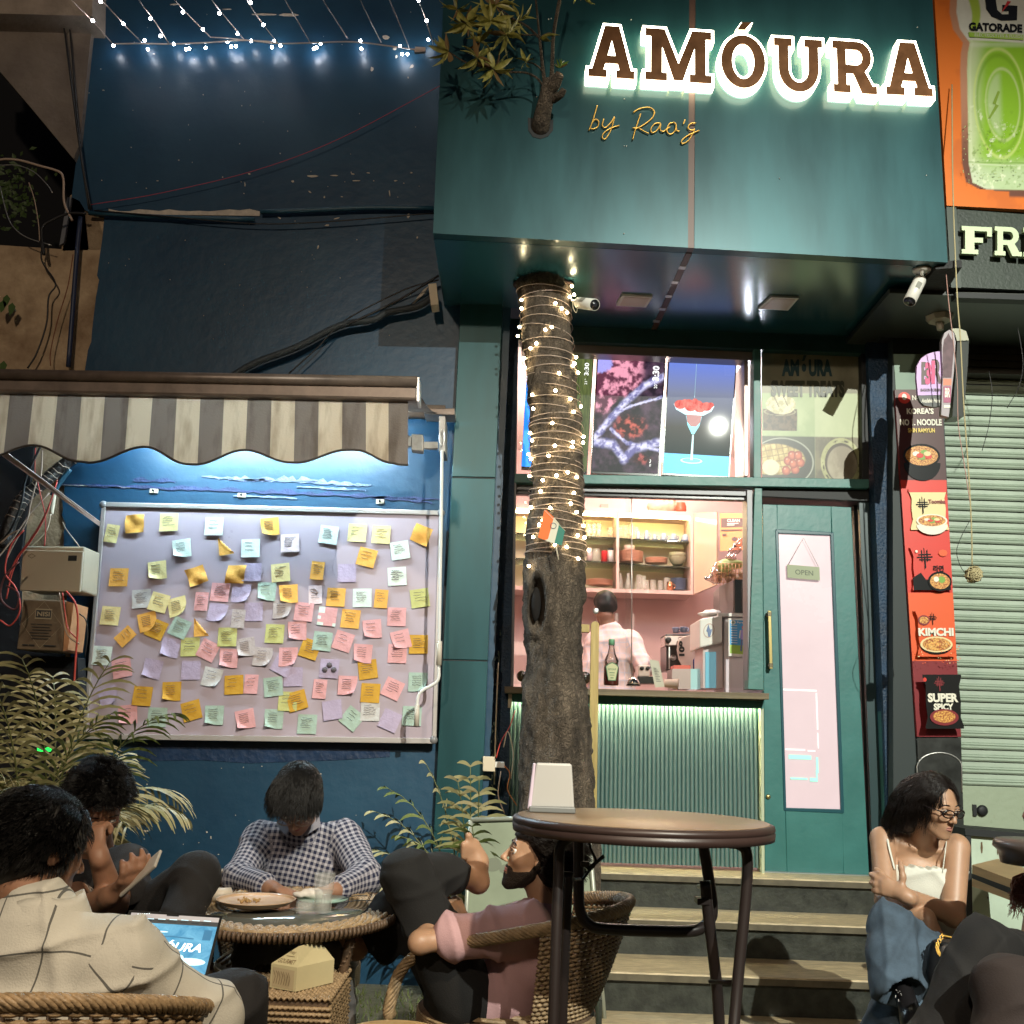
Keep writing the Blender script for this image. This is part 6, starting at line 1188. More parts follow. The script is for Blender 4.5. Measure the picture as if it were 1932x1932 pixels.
# barbed creeper, wire coils top left
for k,(P_,r_,m_,lab,cat_) in enumerate([
 ([(-10,465),(20,462),(60,466),(110,480),(170,498),(184,520),(185,570),(190,600),(210,640)],.007,M_pale,'bent pale cable loop over the dark opening','cable'),
 ([(0,480),(50,480),(100,500),(140,540),(152,560)],.003,M_alu,'barbed wire strand crossing the dark opening','barbed wire'),
 ([(0,540),(20,620),(40,660),(80,690),(150,712)],.003,M_alu,'barbed wire strand sagging along the bottom of the opening','barbed wire'),
 ([(84,530),(100,580),(112,650),(115,700)],.003,M_pale,'thin pale wire hanging in the opening','wire'),
 ([(118,700),(128,740),(122,665),(150,640),(200,620),(250,620)],.008,M_cable,'dark cable bending from the pipe joint down the ochre wall','cable')]):
    s_=.2502*1.55 if False else .2502
    cable('wire' if cat_!='cable' else 'cable',[U(x*.65,y*.65+0,5.40) for x,y in P_],r_,m_,label=lab,cat=cat_)
cable('cable',[U(85,455,5.44),U(78,478,5.44),U(82,498,5.44),U(105,535,5.44),U(92,560,5.44),U(88,610,5.44),U(70,665,5.44),U(52,695,5.44)],.005,M_cable,label='dark wavy cable running down the ochre wall',cat='cable')
cable('wire',[U(138,480,5.44),U(128,540,5.44),U(110,600,5.44),U(96,660,5.44),U(95,690,5.44)],.003,mat('rust_wire',(.20,.07,.03),.7),label='thin rust coloured wire on the ochre wall',cat='wire')
# ================================================================== fairy lights on the wall
M_cord=mat('clear_cord',(.55,.42,.34),.4); M_bulb=mat('bulb_cold',(1,1,1),.4,emit=55,ecol=(.90,.93,1.0)); M_bulbw=mat('bulb_warm',(1,.9,.6),.4,emit=42,ecol=(1,.80,.46))
fl_=empty('fairy_lights','curtain of cold white fairy lights along the top of the blue wall','string lights')
LY=5.38
main=[(213,83),(268,82),(320,83),(397,80),(460,76),(523,82),(585,81),(665,79),(735,87),(772,92),(800,95)]
MB().tube(catmull([U(x,y,LY) for x,y in main],6),.0042,5).build('cord',M_cord,fl_)
MB().tube(catmull([U(x,y-4,LY+.01) for x,y in [(397,74),(430,76),(460,79),(523,83)]],5),.003,5).build('cord',M_cord,fl_)
strands=[[(135,0),(175,40),(213,83)],[(192,0),(235,47),(268,81)],[(262,0),(292,40),(320,84)],[(330,0),(365,38),(397,70)],[(400,0),(430,38),(460,74)],[(466,0),(492,40),(523,80)],[(538,0),(562,40),(585,80)],[(610,0),(632,35),(656,73)],[(680,0),(700,42),(719,80)],[(735,0),(755,48),(772,90)],[(790,0),(804,40),(818,85)]]
for s_ in strands:
    (a,b),(c,d),(e,f)=s_; P=[U(a-(c-a)*1.2,b-60,4.6),U(a,b,4.95),U(c,d,5.2),U(e,f,LY)]
    MB().tube(catmull(P,5),.0030,5).build('strand',M_cord,fl_)
bl_=None; bulbs=[(190,3),(175,39),(233,45),(284,35),(345,23),(383,55),(414,25),(448,64),(473,5),(214,86),(273,76),(279,93),(303,68),(328,83),(351,93),(357,92),(388,90),(429,79),(436,88),(445,87),(474,77),(497,47),(518,77),(513,89),(529,86),(605,82),(592,92),(597,90),(680,77),(682,92),(755,87),(759,102),(769,102),(805,39),(808,75),(790,1)]
for x,y in bulbs:
    if bl_ is None:
        mbb=MB().ball((0,0,0),.0085,0,8); o=mbb.build('bulb',M_bulb,fl_); bl_=o
    else: o=bl_.copy(); link(o,fl_)
    near=y>70
    o.location=U(x,y,LY+.06 if near else 4.95+(y/80)*.4)
pslab('plug',[(782,98),(802,97),(803,89),(783,88)],LY,.02,MATS['clear_cord'],fl_)
# ================================================================== tree
tr=empty('tree','tree trunk growing through the canopy with branches above it','tree')
def barkmat():
    m=mat('bark',(.048,.036,.026),.92,col2=(.23,.175,.125),vs=13,stretch=(1,1,.35),thr=(.3,.72)); nt=m.node_tree; n=nt.nodes; l=nt.links; b=n['Principled BSDF']
    tc=n.new('ShaderNodeTexCoord'); mp=n.new('ShaderNodeMapping'); mp.inputs['Scale'].default_value=(1,1,.28); l.new(tc.outputs['Object'],mp.inputs[0])
    v=n.new('ShaderNodeTexNoise'); v.inputs['Scale'].default_value=55; v.inputs['Detail'].default_value=6; v.inputs['Roughness'].default_value=.7; l.new(mp.outputs[0],v.inputs[0])
    vo=n.new('ShaderNodeTexVoronoi'); vo.feature='DISTANCE_TO_EDGE'; vo.inputs['Scale'].default_value=60; mp2=n.new('ShaderNodeMapping'); mp2.inputs['Scale'].default_value=(1,1,.22); nd=n.new('ShaderNodeTexNoise'); nd.inputs['Scale'].default_value=14; ad=n.new('ShaderNodeVectorMath'); ad.operation='MULTIPLY_ADD'; ad.inputs[1].default_value=(.22,.22,.22); l.new(tc.outputs['Object'],nd.inputs[0]); l.new(nd.outputs['Color'],ad.inputs[0]); l.new(tc.outputs['Object'],ad.inputs[2]); l.new(ad.outputs[0],mp2.inputs[0]); l.new(mp2.outputs[0],vo.inputs['Vector'])
    cr2=n.new('ShaderNodeMapRange'); cr2.inputs[1].default_value=.0; cr2.inputs[2].default_value=.16; l.new(vo.outputs['Distance'],cr2.inputs[0]); src=b.inputs['Base Color'].links[0].from_socket; mm=n.new('ShaderNodeMixRGB'); mm.blend_type='MULTIPLY'; mm.inputs[0].default_value=.38; l.new(src,mm.inputs[1]); l.new(cr2.outputs[0],mm.inputs[2]); l.new(mm.outputs[0],b.inputs['Base Color'])
    hs=n.new('ShaderNodeMath'); hs.operation='MULTIPLY_ADD'; hs.inputs[1].default_value=.35; l.new(cr2.outputs[0],hs.inputs[0]); l.new(v.outputs[0],hs.inputs[2])
    bp=n.new('ShaderNodeBump'); bp.inputs['Strength'].default_value=1.0; bp.inputs['Distance'].default_value=.02; l.new(hs.outputs[0],bp.inputs['Height']); l.new(bp.outputs[0],b.inputs['Normal']); return m
M_bark=barkmat()
prof=[(533,970,1079),(545,971,1078),(558,978,1077),(600,982,1078),(640,984,1081),(683,987,1085),(733,993,1093),(770,997,1095),(808,999,1098),(883,1000,1099),(958,999,1100),(1010,997,1103),(1050,992,1104),(1092,989,1104),(1130,987,1101),(1167,989,1098),(1205,992,1097),(1242,994,1098),(1280,990,1104),(1317,985,1109),(1367,983,1112),(1420,984,1115),(1480,985,1118),(1560,982,1123),(1750,974,1134),(1900,962,1150)]
TYf=lambda y: 5.10 if y>700 else 5.10+ (700-y)/167*.06
V=[];K=90; rows_n=[]
ys_=np.concatenate([np.arange(533,1520,5),np.arange(1520,1905,40)]); br0=wob(21,22,1.0); br1=wob(22,60,1.0,(1,1,.35)); br2=wob(23,150,1.0,(1,1,.45)); 
for y in ys_:
    xl_=np.interp(y,[p[0] for p in prof],[p[1] for p in prof]); xr_=np.interp(y,[p[0] for p in prof],[p[2] for p in prof]); Yc=TYf(y); c=U((xl_+xr_)/2,y,Yc); r=(xr_-xl_)/2*px(Yc)
    for k in range(K):
        a=k/K*6.283; d=np.array((math.cos(a),math.sin(a),0)); p=np.array(c)+d*r; q=np.array([p])
        V.append(p+d*(float(br0(q)[0])*.012+float(br1(q)[0])*.010+float(br2(q)[0])*.009))
V=np.array(V)
# hollow knot on the left side and vertical folds below it
kc=np.array(U(1013,1140,5.0)); 
for i,v in enumerate(V):
    if v[1]<5.14:
        dx=(v[0]-kc[0])/.042; dz_=(v[2]-kc[2])/.125; q=dx*dx+dz_*dz_
        if q<1: V[i][1]+=.10*(1-q)**.5
        elif q<2.2: V[i][1]-=.016*math.sin((q-1)/1.2*3.14)
        fx=(v[0]-(kc[0]+.05))/.02
        if v[2]<kc[2]-.12: V[i][1]+=.014*math.exp(-fx*fx)
n=len(ys_); F=[[i*K+j,(i+1)*K+j,(i+1)*K+(j+1)%K,i*K+(j+1)%K] for i in range(n-1) for j in range(K)]
trk=MB().add(V,F,0,None,True).build('trunk',M_bark,tr)
cf=MB(); cf.tube([U(1025+57*math.cos(t),536+10*math.sin(t),5.12) if False else UZ(1025+54*math.cos(t),537+9*math.sin(t),SZ-.012) for t in np.linspace(0,6.283,22,endpoint=False)],.012,6,closed=True); cf.build('bark_collar',mat('bark_dark',(.05,.03,.025),.9,bump=.8,bs=60),tr)
MB().ball(U(1011,1140,5.022),1.0,0,16,(.024,.030,.085)).build('shade_ball',mat('hollow_shade',(.006,.004,.003),.95),tr)  # black ball set into the dent, painting the shade inside the hollow
# stub and branches above the canopy face
def UFr(x,y,off): return UF(x,y,off)
tk=lambda pts,rs,nm='branch': MB().tube(catmull([UFr(*p) for p in pts],6),np.interp(np.linspace(0,1,6*(len(pts)-1)+1),np.linspace(0,1,len(rs)),rs),14).build(nm,M_bark,tr)
stub=tk([(1019,262,-.10),(1020,240,.0),(1024,215,.05),(1030,190,.09),(1036,168,.11),(1036,150,.12)],[.046,.046,.042,.038,.042,.030],'stub')
s2=tk([(1034,175,.10),(1046,158,.15),(1056,140,.19)],[.034,.032,.022],'cut_stub'); fcc=UFr(1056,140,.19); MB().lathe([(.022,0),(.0,.003)],fcc,14,0,fcc-UFr(1050,150,.165)).build('cut_face',mat('cut_wood',(.16,.10,.06),.8,var=.4,vs=40),tr)
s3=tk([(1044,188,.10),(1058,178,.15),(1064,168,.17)],[.02,.019,.014],'cut_stub')
B_=[([(1040,158,.12),(1042,120,.14),(1044,70,.15),(1052,20,.18),(1062,-30,.2)],[.013,.010,.009,.009,.009]),([(1028,160,.12),(1022,110,.13),(1018,70,.14),(1014,30,.16),(1008,-30,.2)],[.010,.008,.006,.005,.005]),([(1024,160,.12),(1010,145,.14),(990,137,.16),(960,136,.18),(931,131,.20)],[.006,.0055,.005,.005,.004]),([(1018,72,.14),(995,50,.16),(968,35,.2),(935,12,.25)],[.006,.0055,.005,.004]),([(1016,66,.14),(985,66,.18),(956,68,.22)],[.004,.004,.003]),([(985,66,.18),(930,60,.22),(878,44,.25)],[.004,.004,.003]),([(931,131,.20),(880,118,.22),(846,97,.24)],[.004,.004,.003]),([(1030,150,.12),(1020,130,.14),(1006,120,.16),(993,117,.18)],[.004,.004,.003])]
for P_,r_ in B_: tk(P_,r_)
# strap leaves in rosettes
M_leaf=mat('leaf_green',(.20,.22,.05),.38,col2=(.52,.47,.14),vs=4); M_leaf2=mat('leaf_young',(.14,.22,.03),.4); M_leaf3=mat('leaf_dry',(.20,.12,.045),.6)
lv=[]
def leafmesh(m):
    n=9; V=[]
    for i in range(n+1):
        t=i/n; w=.5*math.sin(math.pi*min(1,t**.75))*.27*(1 if t<1 else 0)+.006*(1-t); V+=[(-w,t,.03*math.sin(3*t)+.06*abs(w)*4*0+w*.35),(0,t,.03*math.sin(3*t)),(w,t,.03*math.sin(3*t)+w*.35)]
    F=[]
    for i in range(n):
        for j in (0,1): F.append([i*3+j,i*3+j+1,(i+1)*3+j+1,(i+1)*3+j])
    return MB().add(V,F,0,None,True).build('leaf',m,tr)
protos=[leafmesh(M_leaf),leafmesh(M_leaf2),leafmesh(M_leaf3)]; used=[False]*3
lr=random.Random(11)
def put_leaf(base,dirv,L,k=0,roll=0):
    if used[k]: o=protos[k].copy(); link(o,tr)
    else: o=protos[k]; used[k]=True
    d=Vector(dirv).normalized(); q=d.to_track_quat('Y','Z'); o.rotation_mode='QUATERNION'; o.rotation_quaternion=q@Euler((0,roll,0)).to_quaternion(); o.location=base; w=lr.uniform(.75,1.15); o.scale=(L*w,L,L*lr.choice((-1,1))*lr.uniform(.5,2.5))
def rosette(x,y,off,n,Lpx,k=0,spread=None,up=0,a0=0,a1=360):
    c=UFr(x,y,off)
    for i in range(n):
        a=math.radians(a0+(a1-a0)*(i+lr.uniform(-.3,.3))/n); dpt=lr.uniform(-.25,.6); d=Vector((math.cos(a),-dpt,math.sin(a)+up)); kk=k if lr.random()>.10 else 2
        put_leaf(c,d,Lpx*px(4.45)*lr.uniform(.75,1.15),kk,lr.uniform(-1.0,1.0))
rosette(931,131,.20,13,52); rosette(878,44,.25,14,46); rosette(956,66,.22,13,46,0); rosette(846,97,.24,9,44,0,a0=100,a1=300); rosette(935,10,.25,14,54); rosette(993,117,.18,6,26,0); rosette(1057,128,.13,9,22,1,a0=20,a1=160); rosette(1018,72,.14,4,34,0,a0=-40,a1=30); rosette(905,80,.22,8,42,2 if False else 0); rosette(978,40,.16,9,40); rosette(900,110,.25,10,46); rosette(925,40,.28,12,50); rosette(1100,-14,.2,9,38,0,a0=180,a1=360); rosette(862,18,.28,9,44,0)
put_leaf(UFr(930,134,.20),Vector((-.45,-.1,-1)),52*px(4.4),0); put_leaf(UFr(1020,72,.15),Vector((1,-.2,.05)),44*px(4.4),0)
# fairy lights round the trunk
tl=empty('fairy_lights','warm fairy light string wound tightly round the tree trunk','string lights')
def trunk_at(y): 
    xl_=np.interp(y,[p[0] for p in prof],[p[1] for p in prof]); xr_=np.interp(y,[p[0] for p in prof],[p[2] for p in prof]); Yc=TYf(y); c=U((xl_+xr_)/2,y,Yc); return np.array(c),(xr_-xl_)/2*px(Yc)
turns=[548,562,572,590,606,622,641,662,681,697,716,733,750,768,786,800,812,823,835,846,858,870,883,895,908,921,934,946,958,970,982,996,1010,1024,1040,1050,1062]
wr=random.Random(8); P=[]
for i in range(len(turns)-1):
    for k in range(20):
        t=k/20; y=turns[i]+(turns[i+1]-turns[i])*t; c,r=trunk_at(y); a=-math.pi/2-math.pi+t*6.283; sag=.012*math.sin(a*1+i)+ (0.02*math.sin(i*2.3)*math.cos(a)); P.append(c+np.array((math.cos(a)*(r+.012),math.sin(a)*(r+.012),sag*.7)))
MB().tube(P,.0019,4).build('cord',M_cord,tl)
tb0=None
bpos=[(984,566),(1079,540),(1083,556),(1048,572),(1075,560),(984,582),(1060,582),(1070,590),(980,617),(1041,617),(977,634),(1029,622),(1012,648),(1001,657),(989,676),(1087,674),(990,693),(1084,686),(1081,690),(1055,704),(1091,703),(1048,737),(1004,745),(1076,753),(1006,771),(1096,767),(1082,777),(1042,798),(1000,817),(1101,824),(1004,831),(1081,834),(1100,835),(1047,841),(1080,843),(1035,860),(997,857),(1002,866),(1071,891),(1050,897),(999,898),(1088,900),(1024,906),(1020,927),(1083,930),(1002,957),(1038,958),(1077,950),(1088,966),(1024,982),(1101,992),(1090,1010),(1103,1014),(1006,1013),(1069,1032),(1047,1028),(1091,1054),(998,1068),(1111,1038),(1017,990)]
for x,y in bpos:
    c,r=trunk_at(y); hx=U(x,y,5.0).x-c[0]; s=max(-1,min(1,hx/(r+.02))); z=U(x,y,5.0).z; yy=c[1]-math.sqrt(max(0,1-s*s))*(r+.022)
    q_=U(x,y,yy)
    if tb0 is None: o=MB().ball((0,0,0),.0080,0,8).build('bulb',M_bulbw,tl); tb0=o
    else: o=tb0.copy(); link(o,tl)
    o.location=q_
# little flag
fg_=empty('paper_flag','small orange white and green paper flag tucked behind the string lights','flag'); fy=4.86
q0,q1,q2,q3=(1016,1016),(1026,962),(1061,1002),(1046,1029)
def lerp2(a,b,t): return (a[0]+(b[0]-a[0])*t,a[1]+(b[1]-a[1])*t)
cor=[(1029,963),(1052,988),(1066,1001),(1054,1026),(1030,1019),(1015,1015)]
for nme,pts_,m_ in (('band',[(1015,1014),(1027,962),(1031,962),(1045,976),(1034,1017),(1028,1019)],mat('flag_orange',(.75,.14,.01),.6)),('band',[(1028,1019),(1034,1017),(1045,976),(1055,988),(1046,1025),(1040,1024)],mat('flag_white',(.62,.58,.45),.6)),('band',[(1040,1024),(1046,1025),(1055,988),(1066,1001),(1060,1029)],mat('flag_green',(.01,.16,.11),.6))):
    pslab(nme,pts_,fy,.001,m_,fg_)
c=U(1044,992,fy-.002); MB().tube([c+Vector((.014*math.sin(t),0,.014*math.cos(t))) for t in np.linspace(0,6.283,18,endpoint=False)],.0012,4,closed=True).build('wheel',mat('flag_navy',(.03,.04,.12),.6),fg_)
MB().tube([U(1027,962,fy),U(1067,1002,fy)],.0015,4).build('edge',M_cream,fg_); MB().tube([U(1048,1026,fy),U(1054,1056,fy)],.003,5).build('stick',M_cream,fg_)
# ================================================================== palms
M_palm=mat('palm_leaf',(.065,.095,.02),.5,col2=(.15,.18,.05),vs=5); M_palmp=mat('palm_leaf_pale',(.42,.36,.21),.5,col2=(.26,.26,.11),vs=6); M_stem=mat('palm_stem',(.10,.11,.03),.5)
prn=random.Random(17)
def frond(root,base,d,L,droop,n,ll,m,w=.011):
    base=np.asarray(base,float); d=norm(d); K_=14; P=[base]; v=d*L/K_
    for i in range(K_): v=v+np.array((0,0,-droop*L/K_/K_*(1+i*.18))); v=v/np.linalg.norm(v)*L/K_; P.append(P[-1]+v)
    P=np.array(P); T,N,B=frames(P); mb=MB(); mb.tube(P,np.linspace(.006,.0018,len(P)),5,1)
    up=np.array((0,0,1.))
    for i in range(n):
        t=.16+.84*i/(n-1); f=t*K_; k=min(int(f),K_-1); p=P[k]+(P[k+1]-P[k])*(f-k); tg=norm(P[k+1]-P[k]); side=norm(np.cross(tg,up)); nn=np.cross(side,tg)
        for sgn in (-1,1):
            l=ll*(math.sin(math.pi*(t*.78+.16))**.7)*prn.uniform(.85,1.1); dv=norm(side*sgn*.85+tg*(.55+.35*t)+nn*prn.uniform(.0,.35)); q=p.copy(); pts=[]; ww=[]
            for j in range(6):
                s=j/5; pts.append(q.copy()); ww.append(w*math.sin(math.pi*(.12+.86*s))**.8); dv=norm(dv+np.array((0,0,-.16-.20*s))); q=q+dv*l/5
            pts=np.array(pts); wd=norm(np.cross(dv,nn)+tg*.3); wd=tg*.9
            V=[];
            for j in range(6): V+= [pts[j]-wd*ww[j]/2*1.0,pts[j]+wd*ww[j]/2+nn*.0]
            mb.add(V,[[2*j,2*j+1,2*j+3,2*j+2] for j in range(5)],0,None,True)
    return mb.build('frond',[m,M_stem],root)
pm=empty('palm','large leafy areca palm at the far left behind the men','plant')
for tx,ty,Yt,droop,m_ in [(110,1200,3.9,.7,0),(60,1230,3.8,.9,0),(180,1215,4.0,.9,0),(240,1270,4.1,1.1,1),(285,1385,4.1,1.0,2),(270,1310,4.2,1.2,1),(200,1340,3.8,1.2,0),(20,1250,3.7,1.0,0),(-20,1310,3.6,1.1,0),(150,1300,3.9,1.0,0),(80,1310,3.7,1.0,0),(0,1390,3.5,1.1,1),(40,1450,3.5,1.2,1),(120,1400,3.7,1.1,0),(190,1420,3.9,1.1,0),(230,1440,4.1,.9,0),(60,1360,3.6,.9,0),(140,1250,4.2,.8,0),(-40,1240,3.9,.8,0),(100,1440,3.6,1.2,0),(10,1500,3.4,1.2,1),(210,1385,4.3,.8,0)]:
    b=np.array(U(70+prn.uniform(-25,25),1640,4.0)); b[2]=.35+prn.uniform(0,.15); b[1]+=prn.uniform(-.12,.15)
    tx=tx*.93-8; tip=np.array(U(tx,ty,Yt)); dd=tip-b; L=np.linalg.norm(dd)*.98; d=norm(dd+np.array((0,0,.55*L*droop*.62)))
    frond(pm,b,d,L,droop*1.0,24,.30,M_palmp if m_==2 or prn.random()<.45 else M_palm,.015)
for i in range(6):
    b=np.array(U(60+12*i,1640,4.0)); MB().tube([(b[0],b[1],0),(b[0]+.02*(i-3),b[1],.45)],.012,6).build('stem',M_stem,pm)
pm2=empty('palm','small pale leafed palm between the pillar and the standing whiteboard','plant')
for tx,ty,droop in [(770,1600,1.1),(775,1560,1.0),(800,1510,1.1),(820,1478,1.2),(850,1470,1.0),(880,1500,.9),(800,1640,1.1),(835,1560,1.2),(905,1490,.8),(900,1560,.9),(860,1690,.8),(890,1480,.6)]:
    b=np.array(U(890+prn.uniform(-12,14),1860,5.0)); b[2]=.10; tip=np.array(U(tx,ty,4.95+prn.uniform(-.15,.1))); dd=tip-b; L=np.linalg.norm(dd)*1.10; d=norm(dd+np.array((0,0,.30*L*droop)))
    frond(pm2,b,d,L,droop*.75,12,.21,M_palmp if prn.random()<.7 else M_palm,.021)
vp=empty('creeper','dim green creeper hanging inside the dark opening','plant')
mbv=MB()
for i in range(150):
    c=U(prn.gauss(25,26),prn.gauss(470,38)*.8-10,6.2 if False else 5.56); a=prn.uniform(0,6.28); s=prn.uniform(.015,.035); mbv.add([c,c+Vector((math.cos(a)*s,-.01,math.sin(a)*s)),c+Vector((math.cos(a+.5)*s*1.7,-.015,math.sin(a+.5)*s*1.7)),c+Vector((math.cos(a+1)*s,-.01,math.sin(a+1)*s))],[[0,1,2,3]])
tag(mbv.build('leaves',mat('creeper_leaf',(.04,.07,.012),.6),vp),kind='stuff')
for x,y in ((12,565),(5,575),(22,580),(6,690)):
    c=U(x,y,5.4); o=MB().add([c+Vector(v) for v in ((0,0,.03),(.022,0,.005),(.012,0,-.03),(-.004,0,-.05),(-.016,0,-.02),(-.02,0,.01))],[[0,1,2,3,4,5]]).build('leaf',mat('ivy_leaf',(.05,.10,.012),.5),vp)
# electrical bits beside the pillar
eb=empty('switch_box','small cream switch boxes with tangled wires beside the pillar foot','box'); pslab('body',[(911,1455),(934,1456),(934,1428),(911,1427)],5.40,.07,M_cream,eb,.003); pslab('body',[(934,1448),(952,1449),(952,1438),(934,1437)],5.41,.06,M_white,eb,.002)
for k,P_ in enumerate([[(936,1430),(945,1400),(962,1370),(972,1340)],[(952,1445),(962,1460),(958,1490),(975,1520)],[(945,1455),(940,1500),(952,1535)],[(950,1410),(958,1380),(968,1420),(964,1470)]]): cable('wire',[U(x,y,5.38) for x,y in P_],.003,[M_red,mat('orange_wire',(.6,.2,.06),.5),M_pale,M_cream][k],eb)
sk2=pslab('socket',[(958,1335),(965,1336),(966,1310),(959,1309)],5.68,.03,M_cream); tag(sk2,'tiny cream socket at the left end of the fluted counter','socket')
for x in (958,): pass
cable('twine',[U(940,1250,5.6),U(936,1350,5.6),U(932,1480,5.6)],.004,M_cream,label='pale trim cord running down the pillar corner',cat='cord')
# ================================================================== wicker furniture
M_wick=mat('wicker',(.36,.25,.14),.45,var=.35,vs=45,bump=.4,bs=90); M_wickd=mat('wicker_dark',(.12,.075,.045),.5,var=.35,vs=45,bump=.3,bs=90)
def tub_chair(lab,cx,cy,ang,seat=.40,back=.78,arm=.62,rad=.31,rows=24,m=None,lean=.05,span=128,wspan=92,grp='wicker tub chairs'):
    m=m or M_wick; t=empty('wicker_chair',lab,'chair',grp); ca,sa=math.cos(ang),math.sin(ang)
    def W(x,y,z): return Vector((cx+x*ca-y*sa, cy+x*sa+y*ca, z))   # local: +y = back
    def rail(th):
        f=abs(th)/math.radians(span); z=back-(back-arm)*f**1.6; r=rad+lean*(1-f)*.8; return r,z
    def shell(th,s):
        r1,z1=rail(th); r0=rad*.80; r=r0+(r1-r0)*s**.8; z=seat-.02+(z1-seat+.02)*s; return r,z
    sp=math.radians(span); nth=64; wsp=math.radians(wspan)
    ths=np.linspace(-wsp,wsp,nth)
    wv=MB()
    for j in range(rows):
        s=(j+.5)/rows; P=[]
        for i,th in enumerate(np.linspace(-wsp,wsp,nth*2)):
            r,z=shell(th,s); r+=.0045*(1 if (i//2+j)%2 else -1)*math.sin(math.pi*((i%2)+.5)); P.append(W(r*math.sin(th),r*math.cos(th),z))
        wv.tube(P,.0058,4,smooth=True)
    wv.build('weave',m,t)['kind']='stuff'
    rb=MB()
    for th in ths[::2]:
        P=[W(shell(th,s)[0]*math.sin(th),shell(th,s)[0]*math.cos(th),shell(th,s)[1]) for s in np.linspace(0,1,5)]; rb.tube(P,.0042,4)
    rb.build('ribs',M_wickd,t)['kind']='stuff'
    bd_=MB()
    core=[]
    for th in np.linspace(-sp,sp,70): r,z=rail(th); core.append(W(r*math.sin(th),r*math.cos(th),z+.012))
    end=[]
    for sgn in (1,-1):
        th=sgn*sp; r,z=rail(th); e=[W(r*math.sin(th),r*math.cos(th)-.02*k,z+.012-.0*k) for k in range(2)]+[W(r*math.sin(th)*.98,r*math.cos(th)-.09,z-.06),W(r*math.sin(th)*.95,r*math.cos(th)-.12,z-.16),W(r*math.sin(th)*.9,r*math.cos(th)-.12,seat)]; end.append(e)
    full=catmull(end[1][::-1][:-1]+core[::3]+end[0][1:],8); T_,N_,B_=frames(full)
    for k in range(8):
        P=[full[i]+N_[i]*math.cos(i*.5+k*.785)*.0115+B_[i]*math.sin(i*.5+k*.785)*.0165 for i in range(len(full))]; bd_.tube(P,.0058,5)
    bd_.build('rail',m,t)
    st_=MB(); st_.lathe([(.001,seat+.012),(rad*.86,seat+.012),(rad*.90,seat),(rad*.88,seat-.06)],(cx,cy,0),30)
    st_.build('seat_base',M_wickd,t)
    sw=MB()
    for k in range(18): sw.tube([W((k/17-.5)*rad*1.6,-rad*.75*math.sqrt(max(.05,1-((k/17-.5)*1.8)**2))*1.1,seat+.016+.003*(k%2)),W((k/17-.5)*rad*1.6,rad*.7*math.sqrt(max(.05,1-((k/17-.5)*1.8)**2)),seat+.016+.003*(k%2))],.008,4)
    for k in range(10):
        P=[W(rad*.9*math.cos(a),rad*.9*math.sin(a),seat-.004-.007*k) for a in np.linspace(0,6.283,48,endpoint=False)]; sw.tube(P,.005,4,closed=True)
    sw.build('seat_weave',m,t)['kind']='stuff'
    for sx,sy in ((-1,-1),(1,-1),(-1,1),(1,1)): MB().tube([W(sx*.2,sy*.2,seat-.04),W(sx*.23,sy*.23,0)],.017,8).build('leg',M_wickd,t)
    return t
c=U(-10,1880,2.08); tub_chair('wicker chair at the bottom left corner under the plaid shirted man',c.x,c.y+.22,math.pi+.25,back=U(100,1915,1.92).z,arm=.54,rad=.33)
c=U(572,1650,4.2); tub_chair('wicker chair behind the round table holding the checked shirt man',c.x,4.03,0,back=U(470,1630,4.3).z+.01,arm=.60,rad=.29)
c=U(945,1850,3.5); tub_chair('wicker chair turned sideways under the pink shirted man',c.x+.02,3.50,-math.pi/2-.22,back=U(1090,1700,3.5).z,arm=U(800,1800,3.2).z-.02,rad=.31,lean=.10,wspan=62)
c=U(190,1700,3.45); tub_chair('wicker chair half hidden under the black clad man with the phone',c.x,3.5,-.5,back=.60,arm=.55,rad=.29)
# round wicker table
wt_=empty('wicker_table','round wicker table with a glass top between the men','table'); tc_=U(547,1712,3.5); TX,TY_,TZ=tc_.x,3.5,tc_.z; RT=.345
rim=MB()
for k in range(6):
    r=RT-.012-.0145*k; P=[]
    n=150
    for i in range(n): a=i/n*6.283; P.append((TX+r*math.cos(a),TY_+r*math.sin(a),TZ-.004+.005*math.sin(i*2.1+k*1.6)-(0.008 if k==0 else 0)))
    rim.tube(P,.0078,5,closed=True)
rim.build('rim_weave',M_wick,wt_)['kind']='stuff'
edge_=MB()
for i in range(150):
    a=i/150*6.283; edge_.tube([(TX+(RT+.002)*math.cos(a),TY_+(RT+.002)*math.sin(a),TZ+.002),(TX+(RT+.006)*math.cos(a),TY_+(RT+.006)*math.sin(a),TZ-.012),(TX+(RT)*math.cos(a),TY_+(RT)*math.sin(a),TZ-.025)],.0062,4)
edge_.build('edge_weave',M_wickd,wt_)['kind']='stuff'
MB().lathe([(RT-.002,TZ-.024),(RT-.085,TZ-.024),(RT-.09,TZ-.008),(RT-.002,TZ-.008)],(TX,TY_,0),48).build('rim_core',M_wickd,wt_)
MB().lathe([(RT-.092,TZ-.012),(RT-.092,TZ-.004),(.001,TZ-.004)],(TX,TY_,0),48).build('glass_top',mat('dark_glass',(.10,.10,.085),.10,coat=.5),wt_)
